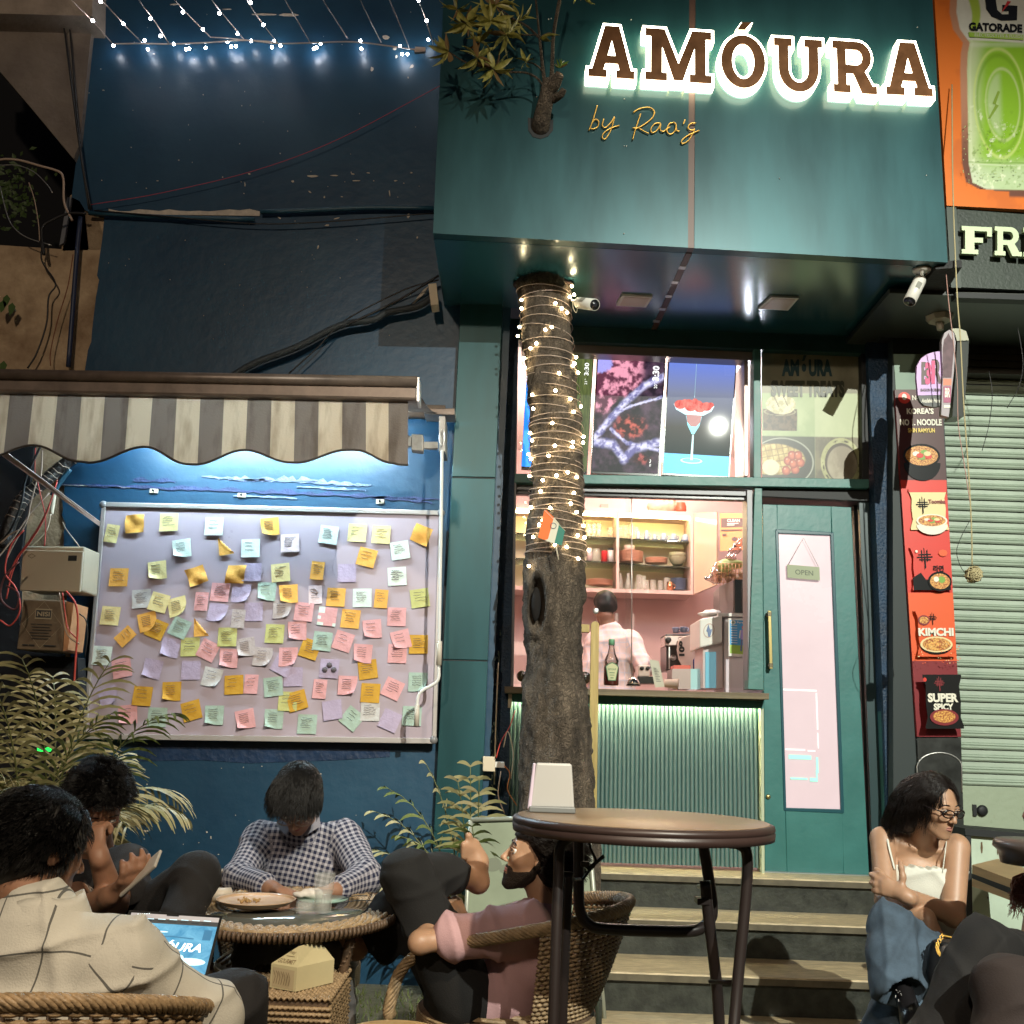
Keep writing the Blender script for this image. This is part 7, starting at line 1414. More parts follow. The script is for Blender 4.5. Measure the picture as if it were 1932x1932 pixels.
for k in range(4):
    a=math.pi/4+k*math.pi/2+.12; f=lambda r,z:(TX+r*math.cos(a),TY_+r*math.sin(a),z)
    P=catmull([f(.30,TZ-.035),f(.26,.50),f(.17,.36),f(.15,.25),f(.22,.10),f(.27,0)],10)
    lg=MB(); lg.tube(P,.015,8); T_,N_,B_=frames(P)
    hl=[P[int(i)]+(N_[int(i)]*math.cos(q*2.2)+B_[int(i)]*math.sin(q*2.2))*.0165 for q,i in enumerate(np.linspace(0,len(P)-1.01,200))]; lg.tube(hl,.004,4); lg.build('leg',M_wickd,wt_)
wt_.scale=(1,1.28,1); wt_.location=(0,TY_*(1-1.28),0)
# wicker stool in front of it
ws=empty('wicker_stool','square wicker stool under the round table carrying the paper bag','stool'); a=U(425,1835,3.3); b=U(612,1888,3.0); zt_=U(600,1886,2.98).z; X0,X1=U(425,1880,2.98).x,U(625,1880,2.98).x
box('core',(X0+.01,2.99,0),(X1-.01,3.33,zt_-.01),M_wickd,ws)
wv=MB()
for j in range(34):
    z=.01+j*(zt_-.02)/34; n=40
    wv.tube([(X0+(X1-X0)*i/n,2.985+.005*(1 if (i+j)%2 else -1),z) for i in range(n+1)],.0058,4); wv.tube([(X1-.004+.005*(1 if (i+j)%2 else -1),2.985+.35*i/20,z) for i in range(21)],.0058,4)
for j in range(26): wv.tube([(X0+(X1-X0)*i/36,2.985+.35*j/25,zt_+.004*(1 if (i+j)%2 else -1)) for i in range(37)],.006,4)
wv.build('weave',M_wick,ws)['kind']='stuff'
# paper bag with gable top on the stool
pg_=empty('gourmet_bag','pale paper take-away box lettered GOURMET on the wicker stool','bag'); by_=3.12
A=U(510,1845,by_-.06); Bc=U(557,1872,by_-.10); Cc=U(628,1855,by_+.02); hz=A.z; hb=.105; 
bl_,bm2,br2=[Vector((p.x,p.y,zt_+.008)) for p in (A,Bc,Cc)]; bk2=bl_+(br2-bm2)
up_=Vector((0,0,.062)); t0,t1,t2,t3=[p+up_ for p in (bl_,bm2,br2,bk2)]
g0,g1=(t0+t1)/2+Vector((.03,.03,.045)),(t2+t3)/2+Vector((-.01,-.0,.045))
V=[bl_,bm2,br2,bk2,t0,t1,t2,t3,g0,g1]
MB().add(V,[[0,1,5,4],[1,2,6,5],[2,3,7,6],[3,0,4,7],[4,5,8],[5,6,9,8],[6,7,9],[7,4,8,9],[3,2,1,0]],0).build('box',mat('kraft_pale',(.60,.52,.30),.6,var=.06,vs=8),pg_)
p=Print([bl_,bm2,t1,t0]); br__=mat('bag_print',(.22,.15,.08),.6); p.poly([(.08,.08),(.92,.05),(.92,.85),(.08,.88)],mat('bag_tan',(.50,.40,.24),.6)); [p.line([(.15+.1*i,.2),(.2+.1*i,.5+.1*(i%2)),(.12+.1*i,.75)],.02,br__) for i in range(7)]; p.build('print',pg_)
p=Print([t0,t1,g0+(t1-t0)*.3,g0-(t1-t0)*.3]); p.text('GOURMET',.15,.1,.85,.32,br__,.02); p.rect(.3,.45,.7,.48,br__); p.text('hey',.35,.55,.65,.75,br__); p.build('print',pg_)
# things on the round table
TZ2=TZ+.002
def onT(x,y): return UZ(x,y,TZ2)
def thing_at(name,lab,cat,c,prof,m,k=26,par=None,axis=(0,0,1)):
    o=MB().lathe(prof,c,k,0,axis).build(name,m,par); return tag(o,lab,cat) if par is None else o
pc=onT(482,1712); thing_at('plate','large peach plate with crumbs on the wicker table','plate',pc,[(.06,0),(.105,.012),(.123,.026),(.126,.027),(.108,.018),(.001,.014)],mat('plate_peach',(.62,.42,.27),.3,coat=.3),36)
cr_m=MB(); kr=random.Random(6)
for i in range(26): cr_m.ball(pc+Vector((kr.gauss(.0,.018)-.02,kr.gauss(0,.018),.018+kr.uniform(0,.006))),kr.uniform(.002,.006),0,5)
tag(cr_m.build('crumbs',mat('crumb',(.40,.25,.10),.8)),'small pile of crumbs left on the peach plate','food',kind='stuff')
mc=onT(608,1703); thing_at('plate','mint side plate with a crumpled tissue on the table','plate',mc,[(.04,0),(.07,.006),(.085,.014),(.001,.009)],mat('plate_mint',(.30,.45,.38),.3,coat=.3),32)
ts=sdf_build('tissue',[ell(mc+Vector((-.055,.01,.022)),(.045,.022,.010)),ell(mc+Vector((-.03,.0,.028)),(.03,.02,.014))],mat('tissue_w',(.72,.66,.60),.7),None,h=.004,disp=wob(9,120,.005)); tag(ts,'crumpled white tissue lying on the mint plate','tissue')
gc=onT(608,1722); gl0=empty('water_glass','tall clear glass half full of water on the wicker table','glass',loc=gc)
MB().lathe([(.024,0),(.026,.004),(.0262,.045),(.030,.06),(.034,.118),(.0335,.119)],gc,26).build('tumbler',mat('glass_clear',(.75,.75,.70),.06,alpha=.20,spec=.8),gl0); MB().lathe([(.023,.006),(.0245,.045),(.028,.066),(.001,.066)],gc,26).build('water',mat('water_in',(.55,.56,.52),.05,alpha=.30,spec=.8),gl0)
for k in range(12): a=k/12*6.283; MB().tube([gc+Vector((.0265*math.cos(a),.0265*math.sin(a),.006)),gc+Vector((.0268*math.cos(a),.0268*math.sin(a),.045))],.0015,4).build('facet',MATS['glass_clear'],gl0) if k%3==0 else None
ac=onT(576,1722); thing_at('ashtray','low thick glass ashtray beside the water glass','ashtray',ac,[(.028,0),(.031,.004),(.031,.034),(.025,.034),(.023,.012),(.001,.010)],MATS['glass_clear'])
jc=onT(400,1702); thing_at('jar','small cream jar lying on its side by the peach plate','jar',jc+Vector((0,0,.022)),[(.0215,0),(.0215,.058),(.001,.058)],mat('jar_cream',(.60,.52,.42),.4),22,axis=(.85,.45,0))
sgl=empty('spectacles','dark thin framed spectacles lying on the right of the table','spectacles'); gp0=onT(700,1708)
sgm=MB()
for k in (0,1): c=gp0+Vector((-.01+.02*k,.03-.055*k,.02)); sgm.tube([c+Vector((.010*math.cos(t),.024*math.sin(t),.018*math.sin(t+1.2)))for t in np.linspace(0,6.283,18,endpoint=False)],.0012,4,closed=True)
sgm.tube(catmull([gp0+Vector((-.02,.05,.022)),gp0+Vector((-.07,.04,.02)),gp0+Vector((-.12,.0,.008))],5),.0014,4); sgm.tube(catmull([gp0+Vector((.01,-.05,.022)),gp0+Vector((-.05,-.05,.02)),gp0+Vector((-.12,-.06,.002))],5),.0014,4); sgm.build('frame',M_black,sgl)
sgm=MB(); ph=onT(524,1679); 
# high table
ht=empty('bar_table','tall round table with brown rim and folding tube legs in front of the steps','table'); HZ=1.033; hc=(U(967,1540,2.93)+U(1456,1560,2.93))/2; HX=hc.x; HR=(U(1456,1560,2.93)-U(967,1540,2.93)).length/2
MB().lathe([(HR-.012,0),(HR-.002,-.004),(HR,-.015),(HR-.003,-.017),(HR-.003,-.020),(HR,-.022),(HR-.002,-.040),(HR-.03,-.043),(.001,-.043)],(HX,2.93,HZ),72).build('rim',mat('table_rim',(.035,.020,.017),.40,var=.15),ht)
MB().lathe([(HR-.013,.0),(HR-.016,.0015),(.001,.0015)],(HX,2.93,HZ),72).build('top',woodmat('table_wood',(.16,.10,.055),(.26,.175,.10),.32,(3,18,1),3,.05),ht)
M_leg=mat('leg_tube',(.022,.016,.015),.32)
def pipe(pts,r=.0145,par=ht,nm='leg',n=6,m=None): return MB().tube(catmull([U(*p) for p in pts],n),r,10).build(nm,m or M_leg,par)
pipe([(1100,1575,2.80),(1075,1580,2.80),(1057,1600,2.80),(1054,1650,2.80),(1050,1750,2.78),(1042,1990,2.74)],.0145)
pipe([(1375,1590,2.80),(1395,1594,2.80),(1409,1612,2.80),(1408,1680,2.80),(1392,1850,2.78),(1380,1990,2.74)],.0145)
pipe([(1092,1572,3.14),(1092,1640,3.14),(1092,1700,3.14),(1098,1728,3.14),(1112,1745,3.14),(1135,1752,3.14),(1220,1756,3.14),(1295,1757,3.14),(1325,1750,3.14),(1342,1730,3.14),(1343,1700,3.14),(1336,1650,3.14),(1326,1590,3.14)],.0165)
pipe([(1072,1645,2.92),(1068,1720,2.92),(1062,1860,2.94),(1058,1990,2.96)],.0155,nm='strut'); pipe([(1330,1662,2.92),(1338,1740,2.92),(1352,1860,2.94),(1360,1990,2.96)],.0155,nm='strut')
pipe([(1074,1659,2.96),(1094,1659,3.12)],.006,nm='pin',n=2); pipe([(1318,1672,3.12),(1330,1672,2.95)],.006,nm='pin',n=2); pipe([(1340,1852,2.92),(1392,1854,2.80)],.006,nm='pin',n=2)
pslab('clip',[(1316,1708),(1340,1708),(1340,1696),(1316,1696)],2.90,.05,M_leg,ht,.002); pslab('latch',[(1096,1636),(1112,1636),(1112,1626),(1096,1626)],3.1,.02,M_leg,ht,.003)
cable('strap',[U(1108,1572,3.10),(U(1114,1600,3.10)),U(1124,1626,3.10),U(1110,1645,3.10),U(1098,1660,3.10)],.004,M_black,ht); cable('strap',[U(1140,1615,3.10),U(1126,1626,3.10),U(1108,1642,3.10)],.006,M_black,ht)
# white router on the bar table
rt=empty('router','white trapezoid wireless router standing on the bar table','router'); RY_=3.0
MB().quadbox(pq([(998,1524),(1084,1526),(1079,1441),(1012,1439)],RY_),(0,.03,0)).build('body',mat('router_white',(.42,.41,.39),.35),rt,.006); MB().quadbox(pq([(995,1527),(1002,1529),(1011,1440),(1006,1440)],RY_-.006),(0,.045,0)).build('side_band',mat('router_lilac',(.60,.50,.60),.35),rt,.003)
q_=U(1040,1527,RY_); MB().quadbox([Vector((U(998,1526,RY_).x,RY_-.02,HZ+.002)),Vector((U(1085,1526,RY_).x,RY_-.02,HZ+.002)),Vector((U(1085,1526,RY_).x,RY_-.02,HZ+.018)),Vector((U(998,1526,RY_).x,RY_-.02,HZ+.018))],(0,.06,0)).build('base',mat('router_grey',(.16,.17,.17),.4),rt,.003)
# small wooden stool at the bottom
so=empty('wooden_stool','pale wooden round stool top at the bottom edge','stool'); sz=U(742,1922,2.75).z; sx_=U(742,1940,2.6).x
MB().lathe([(.118,-.03),(.128,-.022),(.13,-.006),(.122,0),(.001,0)],(sx_,2.62,sz),48).build('seat',woodmat('stool_wood',(.55,.32,.10),(.72,.46,.18),.35,(2,14,1),3,.05),so)
for k in range(3): a=k*2.09+.5; MB().tube([(sx_+.08*math.cos(a),2.62+.08*math.sin(a),sz-.03),(sx_+.14*math.cos(a),2.62+.14*math.sin(a),0)],.014,8).build('leg',MATS['stool_wood'],so)
# right side: white cabinet, wooden bench box, small table
wc=empty('white_cabinet','worn white cabinet panel behind the seated woman','cabinet'); pslab('panel',[(1838,1885),(1990,1895),(1990,1590),(1832,1576)],5.0,.3,mat('cab_mint',(.48,.58,.46),.45,var=.1,vs=6),wc); pslab('frame',[(1826,1890),(1838,1890),(1832,1565),(1822,1565)],4.98,.3,M_black,wc)
pslab('frame',[(1822,1576),(1990,1590),(1990,1577),(1820,1563)],4.975,.3,M_black,wc); Print(pq([(1838,1885),(1932,1890),(1932,1586),(1832,1576)],4.997)).ell(.2,.93,.02,.04,mat('rust',(.12,.07,.03),.7),6).ell(.5,.92,.01,.03,MATS['rust'],6).ell(.65,.9,.01,.03,MATS['rust'],6).ell(.3,.62,.012,.01,MATS['rust'],6).build('rust_marks',wc)
bx_=empty('wooden_box','pale wooden box bench with dark seam right of the woman','box'); MB().quadbox([U(1834,1672,4.6),U(1915,1702,4.3),U(1915,1662,4.3),U(1834,1632,4.6)],(.25,.3,0)).build('side',woodmat('box_wood',(.28,.19,.09),(.40,.28,.14),.5,(1,1,14),3,.1),bx_); MB().quadbox([U(1834,1657,4.598),U(1915,1690,4.298),U(1915,1678,4.298),U(1834,1648,4.598)],(0,.006,0)).build('seam',M_black,bx_)
rtb=empty('side_table','dark round small table cut by the right edge','table'); rc=U(1975,1587,3.30); MB().lathe([(.001,0),(.145,0),(.152,-.006),(.155,-.022),(.140,-.035),(.135,-.07),(.05,-.075)],rc,48).build('top',mat('side_top',(.075,.055,.048),.35),rtb); MB().tube([rc+Vector((0,0,-.07)),(rc.x,rc.y,0)],.03,12).build('stem',M_leg,rtb)
# laptop
lp_=empty('laptop','open laptop showing a blue AMÓURA web page on the man\'s lap','laptop'); LQ=[U(205,1832,2.62),U(391,1843,2.72),U(420,1728,2.82),U(244,1717,2.72)]
nr_=(LQ[1]-LQ[0]).cross(LQ[3]-LQ[0]).normalized(); 
if nr_.y>0: nr_=-nr_
MB().quadbox([p-nr_*.001 for p in LQ],-nr_*.008).build('lid',mat('lid_dark',(.03,.03,.035),.3,metal=.5),lp_,.002)
p=Print(LQ,nrm=np.array(nr_)); p.rect(0,0,1,1,M_blackgl); scb=emitnoise('lap_blue',(.02,.20,.38),(.20,.52,.70),4,1.0,thr=(.3,.75)); p.rect(.03,.03,.97,.955,scb); p.rect(.03,.865,.97,.955,emat('lap_bar',(.30,.28,.28),.8)); p.rect(.03,.80,.97,.875,emat('lap_dark',(.02,.025,.03),.6)); p.rect(.03,.78,.15,.90,emat('lap_win',(.05,.05,.05),.6)); p.rect(.4,.93,.53,.965,M_blackgl)
lw2=emat('lap_white',(.75,.9,.95),1.3); p.text('AMÓURA',.22,.36,.86,.535,lw2,.02,.25); p.ell(.38,.66,.09,.012,emat('lap_pill',(.55,.8,.9),1.0),12); p.text('AMOURA',.12,.755,.22,.775,lw2,.02); p.ell(.78,.2,.16,.06,emat('lap_pale',(.45,.72,.85),1.0),16); p.ell(.62,.26,.08,.05,MATS['lap_pale'],12); p.rect(.05,.6,.13,.76,emat('lap_deep',(.01,.10,.2),1.0)); p.rect(.84,.55,.93,.72,MATS['lap_deep']); p.line([(.3,.55),(.5,.58),(.75,.56)],.02,MATS['lap_deep'])
for i in range(6): p.ell(.10+.022*i,.912,.006,.008,lw2,6); p.rect(.2+.12*i,.84,.28+.12*i,.85,MATS['lap_pale'])
p.build('screen',lp_)
kb0,kb1=LQ[0],LQ[1]; fw=Vector((-.18,-.20,-.035)); MB().quadbox([kb0,kb1,kb1+fw,kb0+fw],(0,0,-.012)).build('keyboard_deck',MATS['lid_dark'],lp_,.002)
# ================================================================== people
M_skin=mat('skin',(.30,.155,.095),.5,var=.08,vs=25,sss=.12,bump=.08,bs=250); M_skin2=mat('skin_light',(.40,.23,.14),.46,var=.06,vs=25,sss=.12,bump=.05,bs=250); M_skind=mat('skin_deep',(.20,.10,.062),.5,var=.08,vs=25,sss=.1)
M_hair=mat('hair',(.0035,.003,.003),.45,spec=.35); M_hairb=mat('hair_brown',(.008,.005,.004),.45,spec=.35); M_hairr=mat('hair_red',(.20,.045,.02),.4,spec=.6)
M_eye=mat('eye_white',(.6,.57,.52),.2); M_iris=mat('iris',(.02,.012,.008),.1); M_lip=mat('lips',(.34,.11,.09),.4); M_brow=M_hair
def cloth(name,base,line=None,period=.02,width=.5,mode='plain',rough=.85,var=.06):
    m=mat(name,base,rough,var=var,vs=10,bump=.18,bs=260)
    if mode=='plain': return m
    nt=m.node_tree; n=nt.nodes; l=nt.links; b=n['Principled BSDF']; at=n.new('ShaderNodeAttribute'); at.attribute_name='cloth'; sx=n.new('ShaderNodeSeparateXYZ'); l.new(at.outputs['Vector'],sx.inputs[0])
    outs=[]
    for k in (0,1):
        d=n.new('ShaderNodeMath'); d.operation='DIVIDE'; d.inputs[1].default_value=period; l.new(sx.outputs[k],d.inputs[0]); f=n.new('ShaderNodeMath'); f.operation='FRACT'; l.new(d.outputs[0],f.inputs[0]); g_=n.new('ShaderNodeMath'); g_.operation='LESS_THAN'; g_.inputs[1].default_value=width; l.new(f.outputs[0],g_.inputs[0]); outs.append(g_)
    a=n.new('ShaderNodeMath'); a.operation='ADD' if mode=='gingham' else 'MAXIMUM'; l.new(outs[0].outputs[0],a.inputs[0]); l.new(outs[1].outputs[0],a.inputs[1])
    h=n.new('ShaderNodeMath'); h.operation='MULTIPLY'; h.inputs[1].default_value=.5 if mode=='gingham' else 1.0; l.new(a.outputs[0],h.inputs[0])
    src=b.inputs['Base Color'].links[0].from_socket; mx=n.new('ShaderNodeMixRGB'); l.new(h.outputs[0],mx.inputs[0]); l.new(src,mx.inputs[1]); mx.inputs[2].default_value=(*line,1); l.new(mx.outputs[0],b.inputs['Base Color']); return m
def basis(fwd,up=(0,0,1)):
    f=norm(fwd); r=norm(np.cross(f,up)); u=np.cross(r,f); return np.stack([r,f,u],1)
def head_prims(c,R,s=1.0,fem=False):
    c=np.asarray(c,float); T=lambda p:c+R@(np.array(p)*s); e=lambda p,r,q=None:ell(T(p),np.array(r)*s,R if q is None else R@np.array(q)); k=lambda a,b,r1,r2:cap(T(a),T(b),r1*s,r2*s)
    jw=.041 if fem else .047; cw=.013 if fem else .018
    P=[('k',.022),e((0,-.014,.034),(.073,.092,.083)),e((0,.024,-.006),(.061,.064,.080)),e((0,.034,-.062),(jw,.040,.040)),k((-.006,.074,-.099),(.006,.074,-.099),cw*.9,cw*.9),
       e((-.034,.058,-.020),(.022,.020,.020)),e((.034,.058,-.020),(.022,.020,.020)),e((0,.066,-.062),(.028,.024,.024)),k((-.050,.012,-.058),(-.02,.058,-.092),.012,.013),k((.050,.012,-.058),(.02,.058,-.092),.012,.013),
       ('k',.012),k((-.030,.077,.026),(.030,.077,.026),.009,.009),k((0,.086,.012),(0,.106,-.024),.0055,.0095),('k',.006),e((0,.107,-.029),(.009,.009,.0085)),e((-.012,.098,-.032),(.007,.009,.006)),e((.012,.098,-.032),(.007,.009,.006)),
       e((-.030,.082,.016),(.016,.008,.0055)),e((.030,.082,.016),(.016,.008,.0055)),
       e((-.072,-.004,-.002),(.007,.018,.031),Matrix.Rotation(.30,3,'Z')),e((.072,-.004,-.002),(.007,.018,.031),Matrix.Rotation(-.30,3,'Z')),('k',.014)]
    S=[e((-.030,.090,.004),(.0165,.013,.0095)),e((.030,.090,.004),(.0165,.013,.0095)),e((-.079,.004,.004),(.006,.009,.015)),e((.079,.004,.004),(.006,.009,.015)),e((-.0065,.103,-.039),(.0035,.005,.004)),e((.0065,.103,-.039),(.0035,.005,.004))]
    return P,S,T
def face_bits(T,R,s,par,brow=M_hair,lids=True,lip=M_lip,skin=None,closed=False):
    sk=skin or M_skin
    for x in (-.030,.030):
        o=MB(); o.ball(T((x,.0760,.004)),.0130*s,0,16); o.ball(T((x*.99,.0812,.0025)),.0086*s,1,12); o.ball(T((x*.99,.0855,.0022)),.0047*s,2,8); o.build('eye',[M_eye,M_iris,mat('pupil',(.002,.002,.002),.05)],par)
        for up in (1,0):
            o=MB(); n=11; P=[]
            for t in np.linspace(0,math.pi,n):
                u=math.cos(t); z=(.0075 if not closed else -.002)*math.sin(t) if up else -.0062*math.sin(t)
                P.append(T((x+.0165*u,.0895-.0075*u*u,.004+z)))
            o.tube(P,[.0022*s]*n,6); o.build('eyelid',sk,par)
            if up: o=MB(); o.tube([p+(R@np.array((0,.0020,-.0008)))*s for p in P],[.0010*s]*n,4); o.build('eyelashes',brow,par)
        sg=1 if x>0 else -1; o=MB(); P=[T((x+sg*d,.0880-max(0,d)*.42,.0265+.004*math.sin((d+.016)*80)-max(0,d-.01)*.25)) for d in np.linspace(-.017,.024,9)]; o.tube(P,[s*r for r in (.0016,.0030,.0034,.0034,.0033,.0030,.0026,.0020,.0010)],6,flat=.55); o.build('eyebrow',brow,par)
    o=MB(); o.tube([T((d,.0905-(d/.024)**2*.013,-.0570+.0018*math.cos(d*230)*(1-abs(d)/.03))) for d in np.linspace(-.024,.024,11)],[s*r for r in (.0010,.0026,.0036,.0042,.0044,.0040,.0044,.0042,.0036,.0026,.0010)],8,flat=.85)
    o.tube([T((d,.0900-(d/.024)**2*.013,-.0655+(d/.024)**2*.006)) for d in np.linspace(-.022,.022,11)],[s*r for r in (.0010,.0030,.0042,.0050,.0054,.0056,.0054,.0050,.0042,.0030,.0010)],8,flat=.85); o.build('lips',lip,par)
def strands(name,par,T,s,n,m,flow,length,curl=.0,wave=.03,lift=.006,rad=.0009,seed=1,region=None,steps=12,jit=.25,clump=90,vol=1.0):
    g=np.random.RandomState(seed); C0=np.array((0,-.014,.034)); RR=np.array((.084,.104,.094))*vol; pts=[]; cnt=0; tries=0
    CL=[g.randn(3) for _ in range(clump)]; CL=[norm(c) for c in CL]; CF=[(g.rand()*6.28,g.rand()*6.28,.7+g.rand()*.6) for _ in CL]; CLa=np.array(CL)
    allp=[]
    while cnt<n and tries<n*12:
        tries+=1; u=norm(g.randn(3)); p=C0+RR*u
        if region is not None and not region(p,u): continue
        ci=int(np.argmax(CLa@u)); ph1,ph2,lf=CF[ci]; L=length*(.65+.5*g.rand())*(.8+.3*lf); st=L/steps; q=p.copy(); h=0; line=[]
        vel=None
        for k in range(steps):
            t=k/(steps-1); d=flow(q,CLa[ci],t)+g.randn(3)*jit*.25; nn=(q-C0)/RR; rr=np.linalg.norm(nn); nn=norm(nn/RR)
            if rr<1.0+lift*12*(.25+t)*lf: d=d-nn*min(0,np.dot(d,nn))+nn*.12*lf
            d=norm(d); vel=d if vel is None else norm(vel*.62+d*.38)
            e1=norm(np.cross(vel,nn+.01)); off=(e1*math.sin(ph1+t*L/wave*6.28)+nn*math.cos(ph2+t*L/wave*6.28))*curl*min(1,t*2.5)
            line.append(q+off); q=q+vel*st
            # keep outside of the skull
            w=(q-C0)/RR; r2=np.linalg.norm(w)
            if r2<1.0: q=C0+w/r2*RR
        allp.append(line); cnt+=1
    P=np.array(allp)*1.0; shp=P.shape
    W=np.stack([T(x) for x in P.reshape(-1,3)]) if False else (np.asarray(T((0,0,0)))+ (P.reshape(-1,3)*s)@(T.R.T))
    hc=bpy.data.hair_curves.new(name); hc.add_curves([shp[1]]*shp[0]); hc.attributes['position'].data.foreach_set('vector',W.astype(np.float32).ravel())
    ra=hc.attributes.get('radius') or hc.attributes.new('radius','FLOAT','POINT'); pr_=np.tile(np.linspace(1,.35,shp[1])*rad,shp[0]).astype(np.float32); ra.data.foreach_set('value',pr_)
    hc.materials.append(m); o=bpy.data.objects.new(name,hc); link(o,par); return o
class TT:
    def __init__(s,c,R,sc): s.c=np.asarray(c,float); s.R=R; s.s=sc
    def __call__(s,p): return s.c+s.R@(np.array(p)*s.s)
def hand(w,d,n,side=1,curl=(.3,.35,.4,.5),sc=1.0,thumb=(.75,.65,0.1),spread=.12):
    w=np.asarray(w,float); d=norm(d); n=norm(np.asarray(n)-d*np.dot(n,d)); s=np.cross(d,n)*side
    P=[ell(w+d*.045*sc,(.020*sc,.047*sc,.014*sc) ,np.stack([s,d,n],1)),ell(w+d*.055*sc+s*.012*sc,(.022*sc,.035*sc,.013*sc),np.stack([s,d,n],1)),ell(w+d*.055*sc-s*.012*sc,(.022*sc,.033*sc,.013*sc),np.stack([s,d,n],1)),cap(w-d*.02*sc,w+d*.02*sc,.024*sc,.022*sc)]
    for i,(o,L) in enumerate(((.029,.072),(.010,.082),(-.010,.076),(-.029,.060))):
        b=w+d*(.085-.006*abs(i-1))*sc+s*o*sc; a=0; dd=norm(d+s*spread*(1.2-i*.8)); r=(.0088-.0006*(i==3))*sc
        for k,f in enumerate((.45,.30,.25)):
            a+=curl[i]*(1.0 if k else .8); v=dd*math.cos(a)+n*math.sin(a); e=b+v*L*f*sc; P.append(cap(b,e,r,r*.90)); b=e; r*=.90
    b=w+d*.022*sc+s*.022*sc; t=norm(s*thumb[0]+d*thumb[1]+n*thumb[2]); e=b+t*.038*sc; P.append(cap(b,e,.013*sc,.0105*sc)); t2=norm(t+d*.35); e2=e+t2*.032*sc; P.append(cap(e,e2,.0102*sc,.0092*sc)); e3=e2+norm(t2+n*.15)*.024*sc; P.append(cap(e2,e3,.0092*sc,.0075*sc))
    return P
def A_(*p): return np.array(U(*p))
def cloth_disp(seed,a=.006,b=.0025,f1=14,f2=45,st=(1,1,1),cr=.010):
    w1=wob(seed,f1,a,st); w2=wob(seed+50,f2,b*.5,st); w3=crease(seed+70,20,cr); return lambda X:w1(X)+w2(X)+w3(X)
def person(lab): return empty('person',lab,'person')
bodysub=None
# ---------- P1: near man seen from behind
p1=person('man seen from behind in a cream windowpane shirt using a laptop')
c=A_(76,1603,2.26); R=basis((.62,.76,-.22),(.05,.1,1)); s=.96; T=TT(c,R,s); hp,hs,_=head_prims(c,R,s)
nb=A_(78,1738,2.20); shL=A_(-95,1800,2.22); shR=A_(232,1812,2.20); elb=A_(396,1925,2.34); wrs=A_(335,1960,2.58)
arm=[cap(shR,elb,.060,.048),cap(elb,wrs,.046,.034)]
core=[cap(A_(70,1990,2.27),A_(75,1850,2.27),.06,.06),cap(shL,shR,.035,.035)]
sdf_build('body',hp+[cap(nb,T((0,-.02,-.07)),.058,.054)]+core+arm+hand(wrs,A_(310,1915,2.72)-wrs,(0,0,-1)),M_skin,p1,h=.006,k=.014,sub=hs)
tor=[ell(A_(70,1885,2.24),(.215,.12,.13)),ell(A_(70,1990,2.24),(.20,.14,.22)),cap(shL,A_(40,1775,2.2),.068,.066),cap(A_(40,1775,2.2),shR,.066,.066),cap(A_(-100,1800,2.22),A_(-190,1960,2.3),.075,.07),cap(A_(75,1760,2.20),A_(80,1735,2.2),.075,.064),cap(shR+np.array((-.01,0,-.008)),elb,.072,.058),cap(elb,A_(345,1962,2.54),.058,.05)]
M_win=cloth('windowpane_shirt',(.60,.585,.52),(.13,.13,.12),.105,.035,'window')
dsp=cloth_disp(3,.0075,.0035,13,40,(1,1,.8))
cr1=crease(5,17,.012); sdf_build('shirt',tor,M_win,p1,h=.006,k=.05,disp=lambda X:dsp(X)+cr1(X),uvprims=tor,relax=1,nplan=6)
col_=MB(); K_=26; V=[]
for j in range(4):
    for i in range(K_):
        a=i/K_*6.283; t=j/3; r=(.064,.066,.072,.086)[j]; z=(.028,.045,.030,-.004)[j]; V.append(nb+np.array((r*math.cos(a)*1.12,r*math.sin(a)*1.0+.004,z+.012*math.cos(a+.3)+.006*math.sin(a*3)-.012*(-math.sin(a))*0)))
col_.add(V,[[j*K_+i,j*K_+(i+1)%K_,(j+1)*K_+(i+1)%K_,(j+1)*K_+i] for j in range(3) for i in range(K_)],0,None,True).build('collar',cloth('collar_cream',(.60,.585,.52)),p1)
sdf_build('trousers',[cap(A_(120,2010,2.4),A_(440,1895,2.68),.09,.075),cap(A_(440,1895,2.68),A_(455,2000,2.75),.075,.07)],cloth('black_trousers',(.012,.011,.012),rough=.8),p1,h=.008,k=.03,disp=cloth_disp(5,.005,.002))
hairp=[ell(T((0,-.014,.036)),np.array((.081,.102,.092))*s,R),ell(T((0,-.050,-.020)),np.array((.070,.056,.070))*s,R)]
def hclip(T,f):
    def g(X):
        L=(X-T.c)@T.R/T.s; return f(L)*T.s
    return g
def shp(seed,amp,fr): 
    w=wob(seed,fr,amp); return w
sdf_build('hair',hairp,M_hair,p1,h=.005,k=.03,disp=shp(4,.006,55),clip=hclip(T,lambda L:np.maximum(L[...,1]-(.052+.25*(L[...,2]-.03)),-(L[...,2]+.085))))
reg=lambda p,u: p[1]<.062+.5*(p[2]-.03) and p[2]>-.085 and not (abs(p[0])>.066 and p[2]<.0 and p[1]>-.03)
strands('hair_strands',p1,T,s,7000,M_hair,lambda q,c_,t:np.array((q[0]*2+c_[0]*.5,-.45+c_[1]*.6,-.1-t*.9+c_[2]*.3)),.038,.0016,.040,.001,.0009,2,reg,12,.04,110,.98)
